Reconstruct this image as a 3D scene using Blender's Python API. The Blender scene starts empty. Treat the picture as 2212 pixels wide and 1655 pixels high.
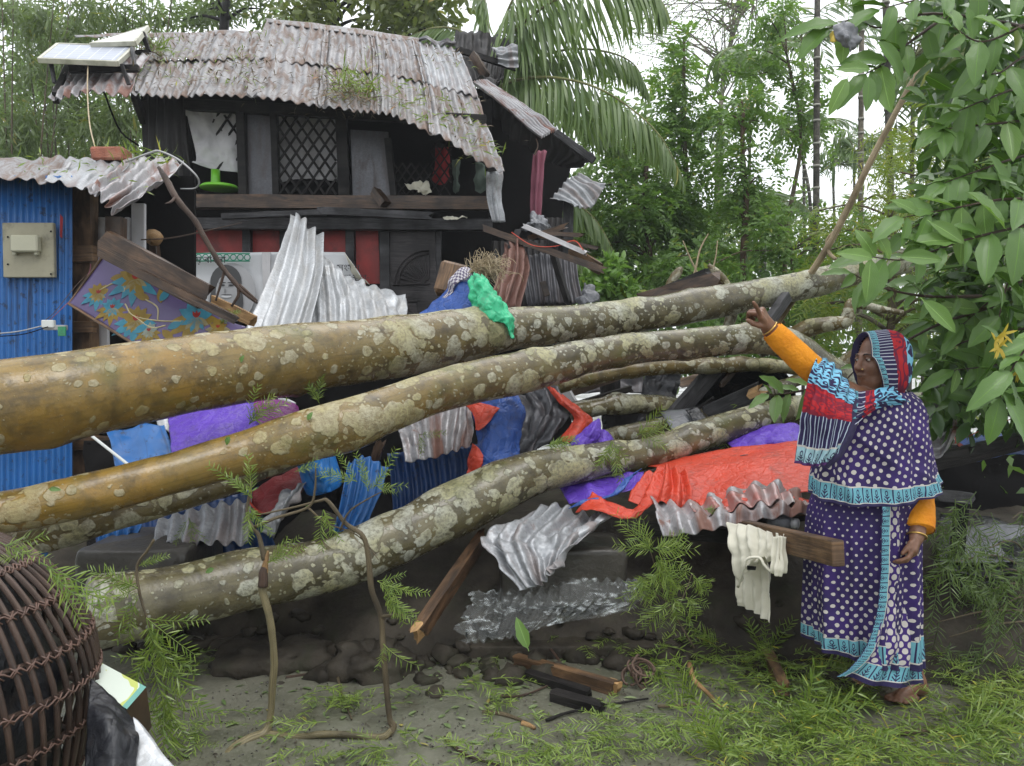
import bpy, math, random
import numpy as np
from mathutils import Vector
random.seed(11); rng = np.random.default_rng(7)
C = bpy.context.scene.collection
scene = bpy.context.scene

# ---------------------------------------------------------------- camera, sky, sun, exposure
F = 1661.6; CU, CV = 1106.0, 827.5; CAMZ = 1.45; PITCH = math.radians(-2.0)
cam = bpy.data.cameras.new('camera'); camo = bpy.data.objects.new('camera', cam); C.objects.link(camo)
camo.location = (0, 0, CAMZ); camo.rotation_euler = (math.radians(90) + PITCH, 0, 0)
cam.sensor_fit = 'HORIZONTAL'; cam.sensor_width = 36.0; cam.lens = 36.0 * F / 2212.0
cam.clip_start = 0.05; cam.clip_end = 2000
scene.camera = camo

w = bpy.data.worlds.new('World'); scene.world = w; w.use_nodes = True
nt = w.node_tree; nt.nodes.clear()
sky = nt.nodes.new('ShaderNodeTexSky'); sky.sky_type = 'NISHITA'; sky.sun_disc = False
sky.sun_elevation = math.radians(62); sky.sun_rotation = math.radians(20)
sky.air_density = 1.0; sky.dust_density = 4.0; sky.ozone_density = 1.0
hs = nt.nodes.new('ShaderNodeHueSaturation'); hs.inputs['Saturation'].default_value = 0.22
mx = nt.nodes.new('ShaderNodeMix'); mx.data_type = 'RGBA'; mx.inputs['Factor'].default_value = 0.6
mx.inputs[7].default_value = (8.4, 8.8, 9.2, 1)
bg = nt.nodes.new('ShaderNodeBackground'); bg.inputs['Strength'].default_value = 0.12
wo = nt.nodes.new('ShaderNodeOutputWorld')
nt.links.new(sky.outputs[0], hs.inputs['Color']); nt.links.new(hs.outputs[0], mx.inputs[6])
nt.links.new(mx.outputs[2], bg.inputs[0]); nt.links.new(bg.outputs[0], wo.inputs[0])
sd = bpy.data.lights.new('sun', 'SUN'); sd.energy = 0.8; sd.angle = math.radians(25); sd.color = (1.0, 0.98, 0.95)
so = bpy.data.objects.new('sun', sd); C.objects.link(so); so.location = (2, -3, 12)
so.rotation_euler = (math.radians(28), 0, math.radians(20))
scene.view_settings.view_transform = 'Standard'; scene.view_settings.look = 'None'
scene.view_settings.exposure = 0.85; scene.view_settings.gamma = 1.0
scene.view_settings.use_curve_mapping = False
scene.cycles.max_bounces = 6; scene.cycles.diffuse_bounces = 3; scene.cycles.glossy_bounces = 3
scene.cycles.transparent_max_bounces = 6; scene.cycles.transmission_bounces = 3
scene.cycles.caustics_reflective = False; scene.cycles.caustics_refractive = False

# ---------------------------------------------------------------- placing: a direction of view and a distance give a point of the place
cp, sp_ = math.cos(PITCH), math.sin(PITCH)
def W(u, v, d):
    x = (u - CU) / F; y = (CV - v) / F
    D = np.array([x, cp - y * sp_, sp_ + y * cp]); k = d / D[1]
    return np.array([D[0] * k, d, CAMZ + D[2] * k])
def G(u, v, z=0.0):
    x = (u - CU) / F; y = (CV - v) / F
    D = np.array([x, cp - y * sp_, sp_ + y * cp]); k = (z - CAMZ) / D[2]
    return np.array([D[0] * k, D[1] * k, z])
def PX(d): return d / F          # metres per picture unit at distance d

# ---------------------------------------------------------------- noise and splines
def _h(ix, iy, iz, s):
    n = (ix * 374761393 + iy * 668265263 + iz * 2147483647 + s * 1274126177) & 0xffffffff
    n = ((n ^ (n >> 13)) * 1274126177) & 0xffffffff
    return ((n ^ (n >> 16)) & 0xffff) / 32767.5 - 1
def vnoise(p, s=0):
    p = np.asarray(p, float); i = np.floor(p).astype(np.int64); f = p - i; f = f * f * (3 - 2 * f)
    r = 0
    for a in (0, 1):
        for b in (0, 1):
            for c in (0, 1):
                wgt = (f[..., 0] if a else 1 - f[..., 0]) * (f[..., 1] if b else 1 - f[..., 1]) * (f[..., 2] if c else 1 - f[..., 2])
                r = r + wgt * _h(i[..., 0] + a, i[..., 1] + b, i[..., 2] + c, s)
    return r
def fbm(p, s=0, o=3):
    p = np.asarray(p, float); r = 0; a = 1
    for k in range(o): r = r + a * vnoise(p * 2 ** k, s + k); a *= .5
    return r
def spl(P, n):
    P = np.asarray(P, float); m = len(P)
    if m == 1: return np.repeat(P, n, 0)
    E = np.concatenate([[2 * P[0] - P[1]], P, [2 * P[-1] - P[-2]]])
    t = np.linspace(0, m - 1, n); i = np.minimum(t.astype(int), m - 2); f = (t - i).reshape((-1,) + (1,) * (P.ndim - 1))
    a, b, c, d = E[i], E[i + 1], E[i + 2], E[i + 3]
    return b + .5 * f * (c - a + f * (2 * a - 5 * b + 4 * c - d + f * (3 * (b - c) + d - a)))
def nrm(a): return a / np.maximum(np.linalg.norm(a, axis=-1, keepdims=True), 1e-9)

# ---------------------------------------------------------------- mesh builder
class MB:
    def __init__(s): s.v = []; s.f = []; s.uv = []; s.n = 0; s.m = []
    def add(s, V, Fc, UV=None, mi=0):
        V = np.asarray(V, float).reshape(-1, 3); s.v.append(V)
        s.uv.append(np.asarray(UV, float).reshape(-1, 2) if UV is not None else np.zeros((len(V), 2)))
        for q in Fc: s.f.append(tuple(int(k) + s.n for k in q)); s.m.append(mi)
        s.n += len(V); return s
    def grid(s, P, UV=None, mi=0, closeu=False, flip=False):
        R, K = P.shape[:2]; Fc = []
        for r in range(R - 1):
            for c in range(K if closeu else K - 1):
                q = (r * K + c, r * K + (c + 1) % K, (r + 1) * K + (c + 1) % K, (r + 1) * K + c)
                Fc.append(q[::-1] if flip else q)
        return s.add(P, Fc, UV, mi)
    def box(s, c, sz, R=None, mi=0, bev=0.0):
        c = np.asarray(c, float); h = np.asarray(sz, float) / 2
        if bev:
            b = min(bev, h.min() * .9)
            V = []; 
            for sx in (-1, 1):
                for sy in (-1, 1):
                    for sz_ in (-1, 1):
                        V += [(sx * h[0], sy * (h[1] - b), sz_ * (h[2] - b)), (sx * (h[0] - b), sy * h[1], sz_ * (h[2] - b)), (sx * (h[0] - b), sy * (h[1] - b), sz_ * h[2])]
            V = np.array(V)
            def id(sx, sy, sz_, k): return (((sx > 0) * 2 + (sy > 0)) * 2 + (sz_ > 0)) * 3 + k
            Fc = []
            for a in (-1, 1):
                Fc.append((id(a, -1, -1, 0), id(a, 1, -1, 0), id(a, 1, 1, 0), id(a, -1, 1, 0)))
                Fc.append((id(-1, a, -1, 1), id(1, a, -1, 1), id(1, a, 1, 1), id(-1, a, 1, 1)))
                Fc.append((id(-1, -1, a, 2), id(1, -1, a, 2), id(1, 1, a, 2), id(-1, 1, a, 2)))
                for b2 in (-1, 1):
                    Fc.append((id(a, b2, -1, 0), id(a, b2, 1, 0), id(a, b2, 1, 1), id(a, b2, -1, 1)))
                    Fc.append((id(a, -1, b2, 0), id(a, 1, b2, 0), id(a, 1, b2, 2), id(a, -1, b2, 2)))
                    Fc.append((id(-1, a, b2, 1), id(1, a, b2, 1), id(1, a, b2, 2), id(-1, a, b2, 2)))
                    for c2 in (-1, 1): Fc.append((id(a, b2, c2, 0), id(a, b2, c2, 1), id(a, b2, c2, 2)))
            G2 = []
            for q in Fc:      # outward winding
                p = V[list(q)]; nn = np.cross(p[1] - p[0], p[2] - p[0])
                G2.append(q if nn @ p.mean(0) > 0 else q[::-1])
            Fc = G2
        else:
            V = np.array([(x, y, z) for x in (-h[0], h[0]) for y in (-h[1], h[1]) for z in (-h[2], h[2])])
            Fc = [(0, 1, 3, 2), (4, 6, 7, 5), (0, 4, 5, 1), (2, 3, 7, 6), (0, 2, 6, 4), (1, 5, 7, 3)]
        uv = V[:, [0, 2]].copy()
        if R is not None: V = V @ np.asarray(R).T
        return s.add(V + c, Fc, uv, mi)
    def plank(s, a, b, wd, th, up=(0, 0, 1), mi=0, bev=.004, rough=0.0, seg=1):
        """a sawn board from a to b; wd lies along up, th across; rough makes splintered ends"""
        a = np.asarray(a, float); b = np.asarray(b, float); x = nrm(b - a); L = np.linalg.norm(b - a)
        up = np.asarray(up, float); z = nrm(up - x * (up @ x)); y = np.cross(z, x)
        R = np.stack([x, y, z], 1)
        if rough:
            k = max(seg, 4); n = 8; rings = []
            for i in range(k + 1):
                t = i / k; c = a + x * L * t; ring = []
                for j, (p, q) in enumerate([(-1, -1), (0, -1), (1, -1), (1, 0), (1, 1), (0, 1), (-1, 1), (-1, 0)]):
                    off = 0
                    if i in (0, k): off = (random.random() - .3) * rough * (1 if i else -1)
                    ring.append(c + x * off + y * p * th / 2 * (1 + random.uniform(-.06, .06)) + z * q * wd / 2 * (1 + random.uniform(-.06, .06)))
                rings.append(ring)
            P = np.array(rings); uv = np.zeros((k + 1, 8, 2)); uv[..., 0] = np.linspace(0, L, k + 1)[:, None]; uv[..., 1] = np.linspace(0, wd, 8)[None]
            b0 = s.n; s.grid(P, uv, mi, closeu=True)
            s.f.append(tuple(b0 + j for j in range(8))[::-1]); s.m.append(mi)
            s.f.append(tuple(b0 + k * 8 + j for j in range(8))); s.m.append(mi)
            return s
        return s.box((a + b) / 2, (L, th, wd), R, mi, bev)
    def tube(s, P, r, n=8, mi=0, cap=True, irr=0.0, seed=0, uvs=1.0):
        P = np.asarray(P, float); m = len(P); r = np.broadcast_to(np.asarray(r, float), (m,))
        T = nrm(np.gradient(P, axis=0)); ref = np.array([0, 0, 1.]) if abs(T[0, 2]) < .9 else np.array([1., 0, 0])
        N = []; nv = nrm(np.cross(T[0], ref))
        for k in range(m):
            nv = nrm(nv - T[k] * (nv @ T[k])); N.append(nv)
        N = np.array(N); B = np.cross(T, N); th = np.linspace(0, 2 * math.pi, n, endpoint=False)
        ring = np.cos(th)[None, :, None] * N[:, None] + np.sin(th)[None, :, None] * B[:, None]
        rr = r[:, None, None]
        Q = P[:, None] + ring * rr
        if irr:
            k = fbm(Q / (r.mean() * 2.2), seed, 3)[..., None]; Q = Q + ring * rr * irr * k
        L = np.concatenate([[0], np.cumsum(np.linalg.norm(np.diff(P, axis=0), axis=1))])
        uv = np.zeros((m, n, 2)); uv[..., 0] = L[:, None] * uvs; uv[..., 1] = th[None] / (2 * math.pi)
        b0 = s.n; s.grid(Q, uv, mi, closeu=True)
        if cap:
            s.f.append(tuple(b0 + j for j in range(n))[::-1]); s.m.append(mi)
            s.f.append(tuple(b0 + (m - 1) * n + j for j in range(n))); s.m.append(mi)
        return s
    def lathe(s, prof, c, ax=(0, 0, 1), n=20, mi=0):
        """prof: list of (radius, height along ax)"""
        ax = nrm(np.asarray(ax, float)); ref = np.array([1., 0, 0]) if abs(ax[0]) < .9 else np.array([0, 1., 0])
        X = nrm(np.cross(ref, ax)); Y = np.cross(ax, X); th = np.linspace(0, 2 * math.pi, n, endpoint=False)
        P = np.array([[np.asarray(c) + ax * h + (X * math.cos(t) + Y * math.sin(t)) * max(r, 1e-4) for t in th] for r, h in prof])
        uv = np.zeros(P.shape[:2] + (2,)); uv[..., 0] = th / 6.283; uv[..., 1] = np.linspace(0, 1, len(prof))[:, None]
        return s.grid(P, uv, mi, closeu=True)
    def mesh(s, name, off=(0, 0, 0), smooth=True):
        me = bpy.data.meshes.new(name); V = np.concatenate(s.v) - np.asarray(off)
        me.from_pydata(V.tolist(), [], s.f)
        uvl = me.uv_layers.new(name='UVMap'); U = np.concatenate(s.uv)
        li = np.empty(len(me.loops), np.int32); me.loops.foreach_get('vertex_index', li)
        uvl.data.foreach_set('uv', U[li].astype(np.float32).ravel())
        if any(s.m): me.polygons.foreach_set('material_index', np.array(s.m, np.int32))
        if smooth: me.polygons.foreach_set('use_smooth', np.ones(len(me.polygons), bool))
        me.update(); return me

ORG = {}
def org(o):
    return ORG.get(o.name, np.zeros(3)) if o else np.zeros(3)
def tag(o, label=None, cat=None, group=None, kind=None):
    if label: o['label'] = label
    if cat: o['category'] = cat
    if group: o['group'] = group
    if kind: o['kind'] = kind
    return o
def thing(name, loc, label, cat, group=None, kind=None):
    o = bpy.data.objects.new(name, None); C.objects.link(o); o.location = tuple(float(x) for x in loc); o.empty_display_size = .05
    ORG[o.name] = np.asarray(loc, float); return tag(o, label, cat, group, kind)
def obj(name, mb, mats, parent=None, smooth=True, label=None, cat=None, group=None, kind=None, sharp=False):
    V = np.concatenate(mb.v)
    if parent: L = org(parent); loc = np.zeros(3)
    else: L = np.array([V[:, 0].mean(), V[:, 1].mean(), V[:, 2].min()]); loc = L
    me = mb.mesh(name, L, smooth)
    for m in (mats if isinstance(mats, (list, tuple)) else [mats]): me.materials.append(m)
    o = bpy.data.objects.new(name, me); C.objects.link(o); o.location = tuple(loc)
    if parent: o.parent = parent
    ORG[o.name] = L
    if smooth and sharp:
        try: me.set_sharp_from_angle(angle=math.radians(40))
        except Exception: pass
    return tag(o, label, cat, group, kind)
def dupe(o, loc, rot, scale=1.0, parent=None, label=None, group=None):
    c = o.copy(); C.objects.link(c); c.location = tuple(float(x) for x in loc); c.rotation_euler = rot; c.scale = (scale,) * 3 if np.isscalar(scale) else scale
    if parent: c.parent = parent
    if label: c['label'] = label
    if group: c['group'] = group
    for ch in o.children:
        k = ch.copy(); C.objects.link(k); k.parent = c
    return c

def patch(net, nu=24, nv=24, cor=None, cr=None, thick=0.0, world=False, seed=0, mb=None, mi=0, rag=0.0, uvm=True):
    """a sheet through a net of points (rows of (u,v,dist)); cor=(ridges, height, axis) corrugates it, cr=[(height, per metre)..] crumples it"""
    A = np.array([[p if world else W(*p) for p in row] for row in net], float)
    Pn = spl(A, nv); Pn = np.swapaxes(spl(np.swapaxes(Pn, 0, 1), nu), 0, 1)
    S = np.linspace(0, 1, nu)[None].repeat(nv, 0); T = np.linspace(0, 1, nv)[:, None].repeat(nu, 1)
    if rag:
        gu = np.gradient(Pn, axis=1) * (nu - 1); gv = np.gradient(Pn, axis=0) * (nv - 1)
        j = fbm(np.stack([S * 9, T * 9, S * 0 + seed], -1), seed + 9, 4)
        eb = np.clip((T - .8) / .2, 0, 1) - np.clip((.2 - T) / .2, 0, 1)
        er = np.clip((S - .8) / .2, 0, 1) - np.clip((.2 - S) / .2, 0, 1)
        Pn = Pn + (gv * (eb * j)[..., None] + gu * (er * np.roll(j, 3, 0))[..., None]) * rag
    def normals(P):
        n = nrm(np.cross(np.gradient(P, axis=1), np.gradient(P, axis=0)))
        to = np.array([0, 0, CAMZ]) - P
        return n * np.where((n * to).sum(-1).mean() < 0, -1, 1)
    N = normals(Pn)
    if cor:
        k, a, ax = cor; X = S if ax == 0 else T
        ph = X * k * 2 * math.pi + .15 * fbm(np.stack([S * 3, T * 3, S * 0], -1), seed, 2)
        Pn = Pn + N * (a * np.cos(ph))[..., None]
    for (a, fr) in (cr or []):
        q = fbm(Pn * fr + seed * 7.3, seed, 3); q = np.abs(q) * 1.5 - .6
        Pn = Pn + N * (a * q)[..., None]
    uv = np.zeros((nv, nu, 2))
    if uvm:
        du = np.linalg.norm(np.diff(A, axis=1), axis=-1).sum(1).mean(); dv = np.linalg.norm(np.diff(A, axis=0), axis=-1).sum(0).mean()
    else: du = dv = 1
    uv[..., 0] = S * du; uv[..., 1] = (1 - T) * dv
    mb = mb or MB(); mb.grid(Pn, uv, mi)
    if thick:
        Q = Pn - normals(Pn) * thick; b0 = mb.n - nu * nv; mb.grid(Q, uv, mi, flip=True); c0 = mb.n - nu * nv
        rim = [r * nu for r in range(nv)] ; 
        per = list(range(nu)) + [r * nu + nu - 1 for r in range(1, nv)] + [(nv - 1) * nu + c for c in range(nu - 2, -1, -1)] + [r * nu for r in range(nv - 2, 0, -1)]
        for i in range(len(per)):
            p, q = per[i], per[(i + 1) % len(per)]
            mb.f.append((b0 + q, b0 + p, c0 + p, c0 + q)); mb.m.append(mi)
    return mb

def path(pts, n=0, world=False):
    """(u,v,dist,(radius in picture units)) -> points, radii"""
    A = np.array([(list(p[:3]) if world else list(W(*p[:3]))) + [p[3] if world else p[3] * PX(p[2])] for p in pts], float)
    S = spl(A, n or len(pts) * 6); return S[:, :3], np.maximum(S[:, 3], .0008)

# ---------------------------------------------------------------- materials
class NT:
    def __init__(s, name):
        s.mat = bpy.data.materials.new(name); s.mat.use_nodes = True; s.t = s.mat.node_tree
        s.b = s.t.nodes['Principled BSDF']; s.n = s.t.nodes; s.l = s.t.links
    def new(s, t, **k):
        q = s.n.new(t)
        for a, b in k.items(): setattr(q, a, b)
        return q
    def set(s, inp, val):
        if hasattr(val, 'is_output'): s.l.new(val, inp)
        else: inp.default_value = val
    def co(s, kind='Object', scale=(1, 1, 1), rot=(0, 0, 0), src=None):
        if src is None: src = s.new('ShaderNodeTexCoord').outputs[kind]
        m = s.new('ShaderNodeMapping'); m.inputs['Scale'].default_value = scale; m.inputs['Rotation'].default_value = rot
        s.l.new(src, m.inputs[0]); return m.outputs[0]
    def noise(s, co, scale, detail=4, rough=.55, dist=0, out=0):
        q = s.new('ShaderNodeTexNoise'); s.l.new(co, q.inputs['Vector']); q.inputs['Scale'].default_value = scale
        q.inputs['Detail'].default_value = detail; q.inputs['Roughness'].default_value = rough; q.inputs['Distortion'].default_value = dist
        return q.outputs[out]
    def vor(s, co, scale, feat='F1', out='Distance', rand=1.0):
        q = s.new('ShaderNodeTexVoronoi', feature=feat); s.l.new(co, q.inputs['Vector']); q.inputs['Scale'].default_value = scale
        q.inputs['Randomness'].default_value = rand; return q.outputs[out]
    def ramp(s, x, stops, interp='LINEAR'):
        q = s.new('ShaderNodeValToRGB'); r = q.color_ramp; r.interpolation = interp
        while len(r.elements) < len(stops): r.elements.new(.5)
        for e, (p, c) in zip(r.elements, stops):
            e.position = p; e.color = (c, c, c, 1) if np.isscalar(c) else tuple(c) + (1,)
        s.l.new(x, q.inputs[0]); return q.outputs[0]
    def mix(s, f, a, b, mode='MIX'):
        q = s.new('ShaderNodeMix', data_type='RGBA', blend_type=mode)
        s.set(q.inputs[0], f)
        for i, x in ((6, a), (7, b)):
            s.set(q.inputs[i], x if hasattr(x, 'is_output') else tuple(x) + (1,))
        return q.outputs[2]
    def math(s, op, a, b=0.0, c=0.0, clamp=False):
        q = s.new('ShaderNodeMath', operation=op, use_clamp=clamp); s.set(q.inputs[0], a); s.set(q.inputs[1], b); s.set(q.inputs[2], c); return q.outputs[0]
    def sep(s, co):
        q = s.new('ShaderNodeSeparateXYZ'); s.l.new(co, q.inputs[0]); return q.outputs
    def bump(s, h, strength=.3, dist=.01):
        q = s.new('ShaderNodeBump'); q.inputs['Strength'].default_value = strength; q.inputs['Distance'].default_value = dist
        s.l.new(h, q.inputs['Height']); s.l.new(q.outputs[0], s.b.inputs['Normal'])
    def fin(s, col, rough=.6, metal=0.0, spec=.5, trans=0.0, coat=0.0):
        s.set(s.b.inputs['Base Color'], col if hasattr(col, 'is_output') else tuple(col) + (1,))
        s.set(s.b.inputs['Roughness'], rough); s.set(s.b.inputs['Metallic'], metal); s.b.inputs['Specular IOR Level'].default_value = spec
        if coat: s.b.inputs['Coat Weight'].default_value = coat; s.b.inputs['Coat Roughness'].default_value = .12
        return s.mat

def m_plain(name, col, rough=.5, metal=0, var=.25, scale=6, bump=.15, coat=0, spec=.5, dirt=None, dirt_amt=.5, bs=None):
    t = NT(name); co = t.co(); n = t.noise(co, scale, 5)
    c = t.mix(t.ramp(n, [(.3, 0), (.7, 1)]), tuple(np.array(col) * (1 - var)), tuple(np.minimum(np.array(col) * (1 + var), 1)))
    if dirt is not None:
        d = t.ramp(t.noise(co, scale * .7, 6, .65), [(.52, 0), (.66, dirt_amt)]); c = t.mix(d, c, dirt)
    if bump: t.bump(t.noise(co, bs or scale * 8, 4), bump, .01)
    return t.fin(c, t.math('MULTIPLY_ADD', n, .3, rough - .15), metal, spec, coat=coat)

def m_wood(name, a, b, rough=.55, axis='UV', wet=0.0, sc=1.0, spec=.4):
    t = NT(name); co = t.co('UV' , (2.5 * sc, 40 * sc, 1)) if axis == 'UV' else t.co('Object', (8, 8, 8))
    g = t.noise(co, 2.0, 6, .65, .6); o = t.co(); n = t.noise(o, 5, 4)
    c = t.mix(t.ramp(g, [(.36, 0), (.64, 1)]), tuple(np.array(a) * .6), tuple(np.array(b) * 1.25)); c = t.mix(t.ramp(n, [(.42, 0), (.68, .85)]), c, tuple(np.array(a) * .35))
    t.bump(g, .6, .008); return t.fin(c, t.math('MULTIPLY_ADD', n, .45, rough - .22), 0, spec, coat=wet)

def m_bark():
    t = NT('wet_lichen_bark'); co = t.co(); uv = t.co('UV', (1, 1, 1))
    n1 = t.noise(co, 3.2, 6, .6); n2 = t.noise(co, 11, 6, .65); streak = t.noise(t.co('UV', (3, 60, 1)), 1.0, 5, .6, .5)
    x = t.sep(t.co('UV'))[0]
    ochre = t.mix(t.ramp(n1, [(.35, 0), (.65, 1)]), (.30, .175, .034), (.20, .140, .036))
    ochre = t.mix(t.ramp(n2, [(.45, 0), (.7, .8)]), ochre, (.045, .034, .014))
    grey = t.mix(t.ramp(n1, [(.35, 0), (.62, 1)]), (.088, .077, .036), (.175, .150, .080))
    grey = t.mix(t.ramp(n2, [(.42, 0), (.66, .8)]), grey, (.042, .034, .020))
    at = t.new('ShaderNodeAttribute', attribute_name='ochre', attribute_type='OBJECT').outputs['Fac']
    f = t.math('MULTIPLY', at, t.math('MULTIPLY_ADD', x, -.42, 1.35, clamp=True), clamp=True)
    c = t.mix(f, grey, ochre)
    c = t.mix(t.ramp(streak, [(.5, 0), (.75, .5)]), c, (.03, .022, .01))
    # lichen: crusty round patches of several sizes
    wco = t.new('ShaderNodeVectorMath', operation='ADD'); t.l.new(co, wco.inputs[0])
    nz = t.new('ShaderNodeTexNoise'); t.l.new(co, nz.inputs[0]); nz.inputs['Scale'].default_value = 14; nz.inputs['Detail'].default_value = 4
    sc = t.new('ShaderNodeVectorMath', operation='SCALE'); t.l.new(nz.outputs[1], sc.inputs[0]); sc.inputs['Scale'].default_value = .055; t.l.new(sc.outputs[0], wco.inputs[1])
    wc = wco.outputs[0]
    dens = t.noise(co, 2.1, 3, .5)
    v1 = t.vor(wc, 12); v2 = t.vor(wc, 34); v3 = t.vor(wc, 6.2)
    k1 = t.math('ADD', v1, t.math('MULTIPLY_ADD', dens, -1.25, .53))
    k2 = t.math('ADD', v2, t.math('MULTIPLY_ADD', dens, -1.0, .44))
    k3 = t.math('ADD', v3, t.math('MULTIPLY_ADD', dens, -1.5, .68))
    less = t.math('MULTIPLY', f, .13)
    e1 = t.ramp(t.math('ADD', k1, less), [(.355, 1), (.395, 0)]); e2 = t.ramp(t.math('ADD', k2, less), [(.26, .9), (.31, 0)]); e3 = t.ramp(t.math('ADD', k3, less), [(.33, 1), (.375, 0)])
    li = t.math('MULTIPLY', t.math('MAXIMUM', t.math('MAXIMUM', e1, e2), e3), t.ramp(t.noise(co, 16, 5, .7), [(.30, .25), (.52, 1)]))
    ln = t.noise(co, 60, 5, .7); pn = t.noise(co, 4.5, 2)
    lc = t.mix(t.ramp(pn, [(.4, 0), (.6, 1)]), (.42, .42, .34), (.36, .34, .19)); lc = t.mix(t.ramp(ln, [(.38, .75), (.55, 0)]), lc, (.13, .125, .09))
    lc = t.mix(t.math('MULTIPLY', f, .55), lc, (.33, .235, .075)); c = t.mix(li, c, lc)
    moss = t.ramp(t.noise(co, 5, 4), [(.56, 0), (.7, .5)]); c = t.mix(moss, c, (.085, .095, .018))
    h = t.math('ADD', t.math('MULTIPLY', li, .5), t.math('ADD', t.math('MULTIPLY', n2, .7), t.math('MULTIPLY', ln, t.math('MULTIPLY_ADD', li, .5, .15)))); t.bump(h, .5, .012)
    return t.fin(c, t.math('MULTIPLY_ADD', li, .32, t.math('MULTIPLY_ADD', n2, .34, .10)), 0, .55)

def m_metal(name, base=(.42, .43, .45), rust=(.16, .07, .04), ramt=.5, rough=.42, metal=.65, rs=4.0, paint=None):
    """galvanised sheet with zinc spangle, dull film and rust washes"""
    t = NT(name); co = t.co(); uv = t.co('UV', (7, 1.2, 1))
    n = t.noise(co, 2.6, 6, .6); sp = t.vor(co, 90, 'F1', 'Color'); sm = t.new('ShaderNodeSeparateColor'); t.l.new(sp, sm.inputs[0])
    c = t.mix(sm.outputs[0], tuple(np.array(base) * .82), tuple(np.minimum(np.array(base) * 1.12, 1)))
    c = t.mix(t.ramp(n, [(.38, 0), (.68, .6)]), c, tuple(np.array(base) * .55))
    r = t.math('MULTIPLY', t.ramp(t.noise(uv, rs * .35, 5, .65, .8), [(.47, 0), (.62, 1)]), ramt)
    r2 = t.math('MULTIPLY', t.ramp(t.noise(co, rs * 2.2, 6, .7), [(.58, 0), (.66, 1)]), ramt, clamp=True)
    rr = t.math('MAXIMUM', r, r2); c = t.mix(rr, c, rust)
    c = t.mix(t.ramp(t.noise(co, 26, 5, .7), [(.58, 0), (.72, .35)]), c, tuple(np.array(base) * .35))
    t.bump(t.math('ADD', t.noise(co, 14, 4), t.math('MULTIPLY', t.noise(co, 60, 4), .3)), .22, .012)
    return t.fin(c, t.math('MULTIPLY_ADD', rr, .3, t.math('MULTIPLY_ADD', n, .3, rough - .15)), t.math('MULTIPLY', t.math('SUBTRACT', 1.0, rr), metal), .5)

def m_paint(name, col, chip=(.03, .025, .02), amt=.6, rough=.38):
    t = NT(name); co = t.co(); uv = t.co('UV', (30, 1.0, 1)); n = t.noise(co, 3, 5)
    c = t.mix(t.ramp(n, [(.3, 0), (.7, 1)]), tuple(np.array(col) * .7), tuple(np.minimum(np.array(col) * 1.15, 1)))
    s = t.math('MULTIPLY', t.ramp(t.noise(uv, 1.0, 5, .7), [(.56, 0), (.68, 1)]), amt); s2 = t.math('MULTIPLY', t.ramp(t.noise(co, 16, 6, .75), [(.57, 0), (.63, 1)]), amt)
    k = t.math('MAXIMUM', s, s2); c = t.mix(k, c, chip); t.bump(t.noise(co, 30, 4), .15, .008)
    return t.fin(c, t.math('MULTIPLY_ADD', k, .35, t.math('MULTIPLY_ADD', n, .2, rough - .1)), 0, .5)

def m_tarp(name, col, rough=.34, wr=26):
    t = NT(name); co = t.co(); n = t.noise(co, 5, 4); wk = t.noise(co, wr, 6, .65, 1.4); wv = t.vor(co, wr * .7, 'DISTANCE_TO_EDGE')
    c = t.mix(t.ramp(n, [(.3, 0), (.7, 1)]), tuple(np.array(col) * .8), tuple(np.minimum(np.array(col) * 1.1, 1)))
    c = t.mix(t.ramp(t.noise(co, 9, 6, .7), [(.52, 0), (.72, .65)]), c, (.06, .045, .034)); c = t.mix(t.ramp(t.noise(co, 2.2, 5, .6), [(.5, 0), (.75, .35)]), c, tuple(np.array(col) * .45 + .05))
    t.bump(t.math('ADD', wk, t.math('MULTIPLY', t.ramp(wv, [(0, 0), (.12, 1)]), .35)), .55, .012)
    return t.fin(c, t.math('MULTIPLY_ADD', n, .25, rough - .1), 0, .5)

def m_leaf(name, a, b, rough=.4, trans=.25, vein=False, spec=.5, back=None):
    t = NT(name); g = t.new('ShaderNodeNewGeometry'); rnd = g.outputs['Random Per Island']; co = t.co()
    oi = t.new('ShaderNodeObjectInfo').outputs['Random']
    n = t.noise(co, 1.6, 3); f = t.math('ADD', t.math('MULTIPLY', t.math('FRACT', t.math('ADD', rnd, oi)), .65), t.math('MULTIPLY_ADD', n, .9, -.28), clamp=True)
    c = t.mix(f, a, b)
    c = t.mix(t.math('GREATER_THAN', rnd, .97), c, tuple(np.array(b) * np.array([1.5, 1.05, .6])))
    if back is not None: c = t.mix(g.outputs['Backfacing'], c, back)
    if vein:
        u, v, _ = t.sep(t.co('UV')); d = t.math('ABSOLUTE', t.math('SUBTRACT', v, .5)); mid = t.math('LESS_THAN', d, .018)
        sv = t.math('LESS_THAN', t.math('FRACT', t.math('MULTIPLY_ADD', d, -9.0, t.math('MULTIPLY', u, 11))), .07)
        c = t.mix(t.math('MAXIMUM', mid, t.math('MULTIPLY', sv, .35)), c, tuple(np.minimum(np.array(b) * 1.8, 1)))
        t.bump(t.math('SUBTRACT', t.noise(co, 45, 3), t.math('MULTIPLY', sv, .6)), .3, .004)
    m = t.fin(c, t.math('MULTIPLY_ADD', n, .3, rough - .15), 0, spec)
    if trans:
        tr = t.new('ShaderNodeBsdfTranslucent'); tc = t.mix(.5, c, tuple(np.array(b) * np.array([1.5, 1.7, .6])))
        t.l.new(tc, tr.inputs[0]); ms = t.new('ShaderNodeMixShader'); ms.inputs[0].default_value = trans
        t.l.new(t.b.outputs[0], ms.inputs[1]); t.l.new(tr.outputs[0], ms.inputs[2]); t.l.new(ms.outputs[0], t.n['Material Output'].inputs[0])
    return m

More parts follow.
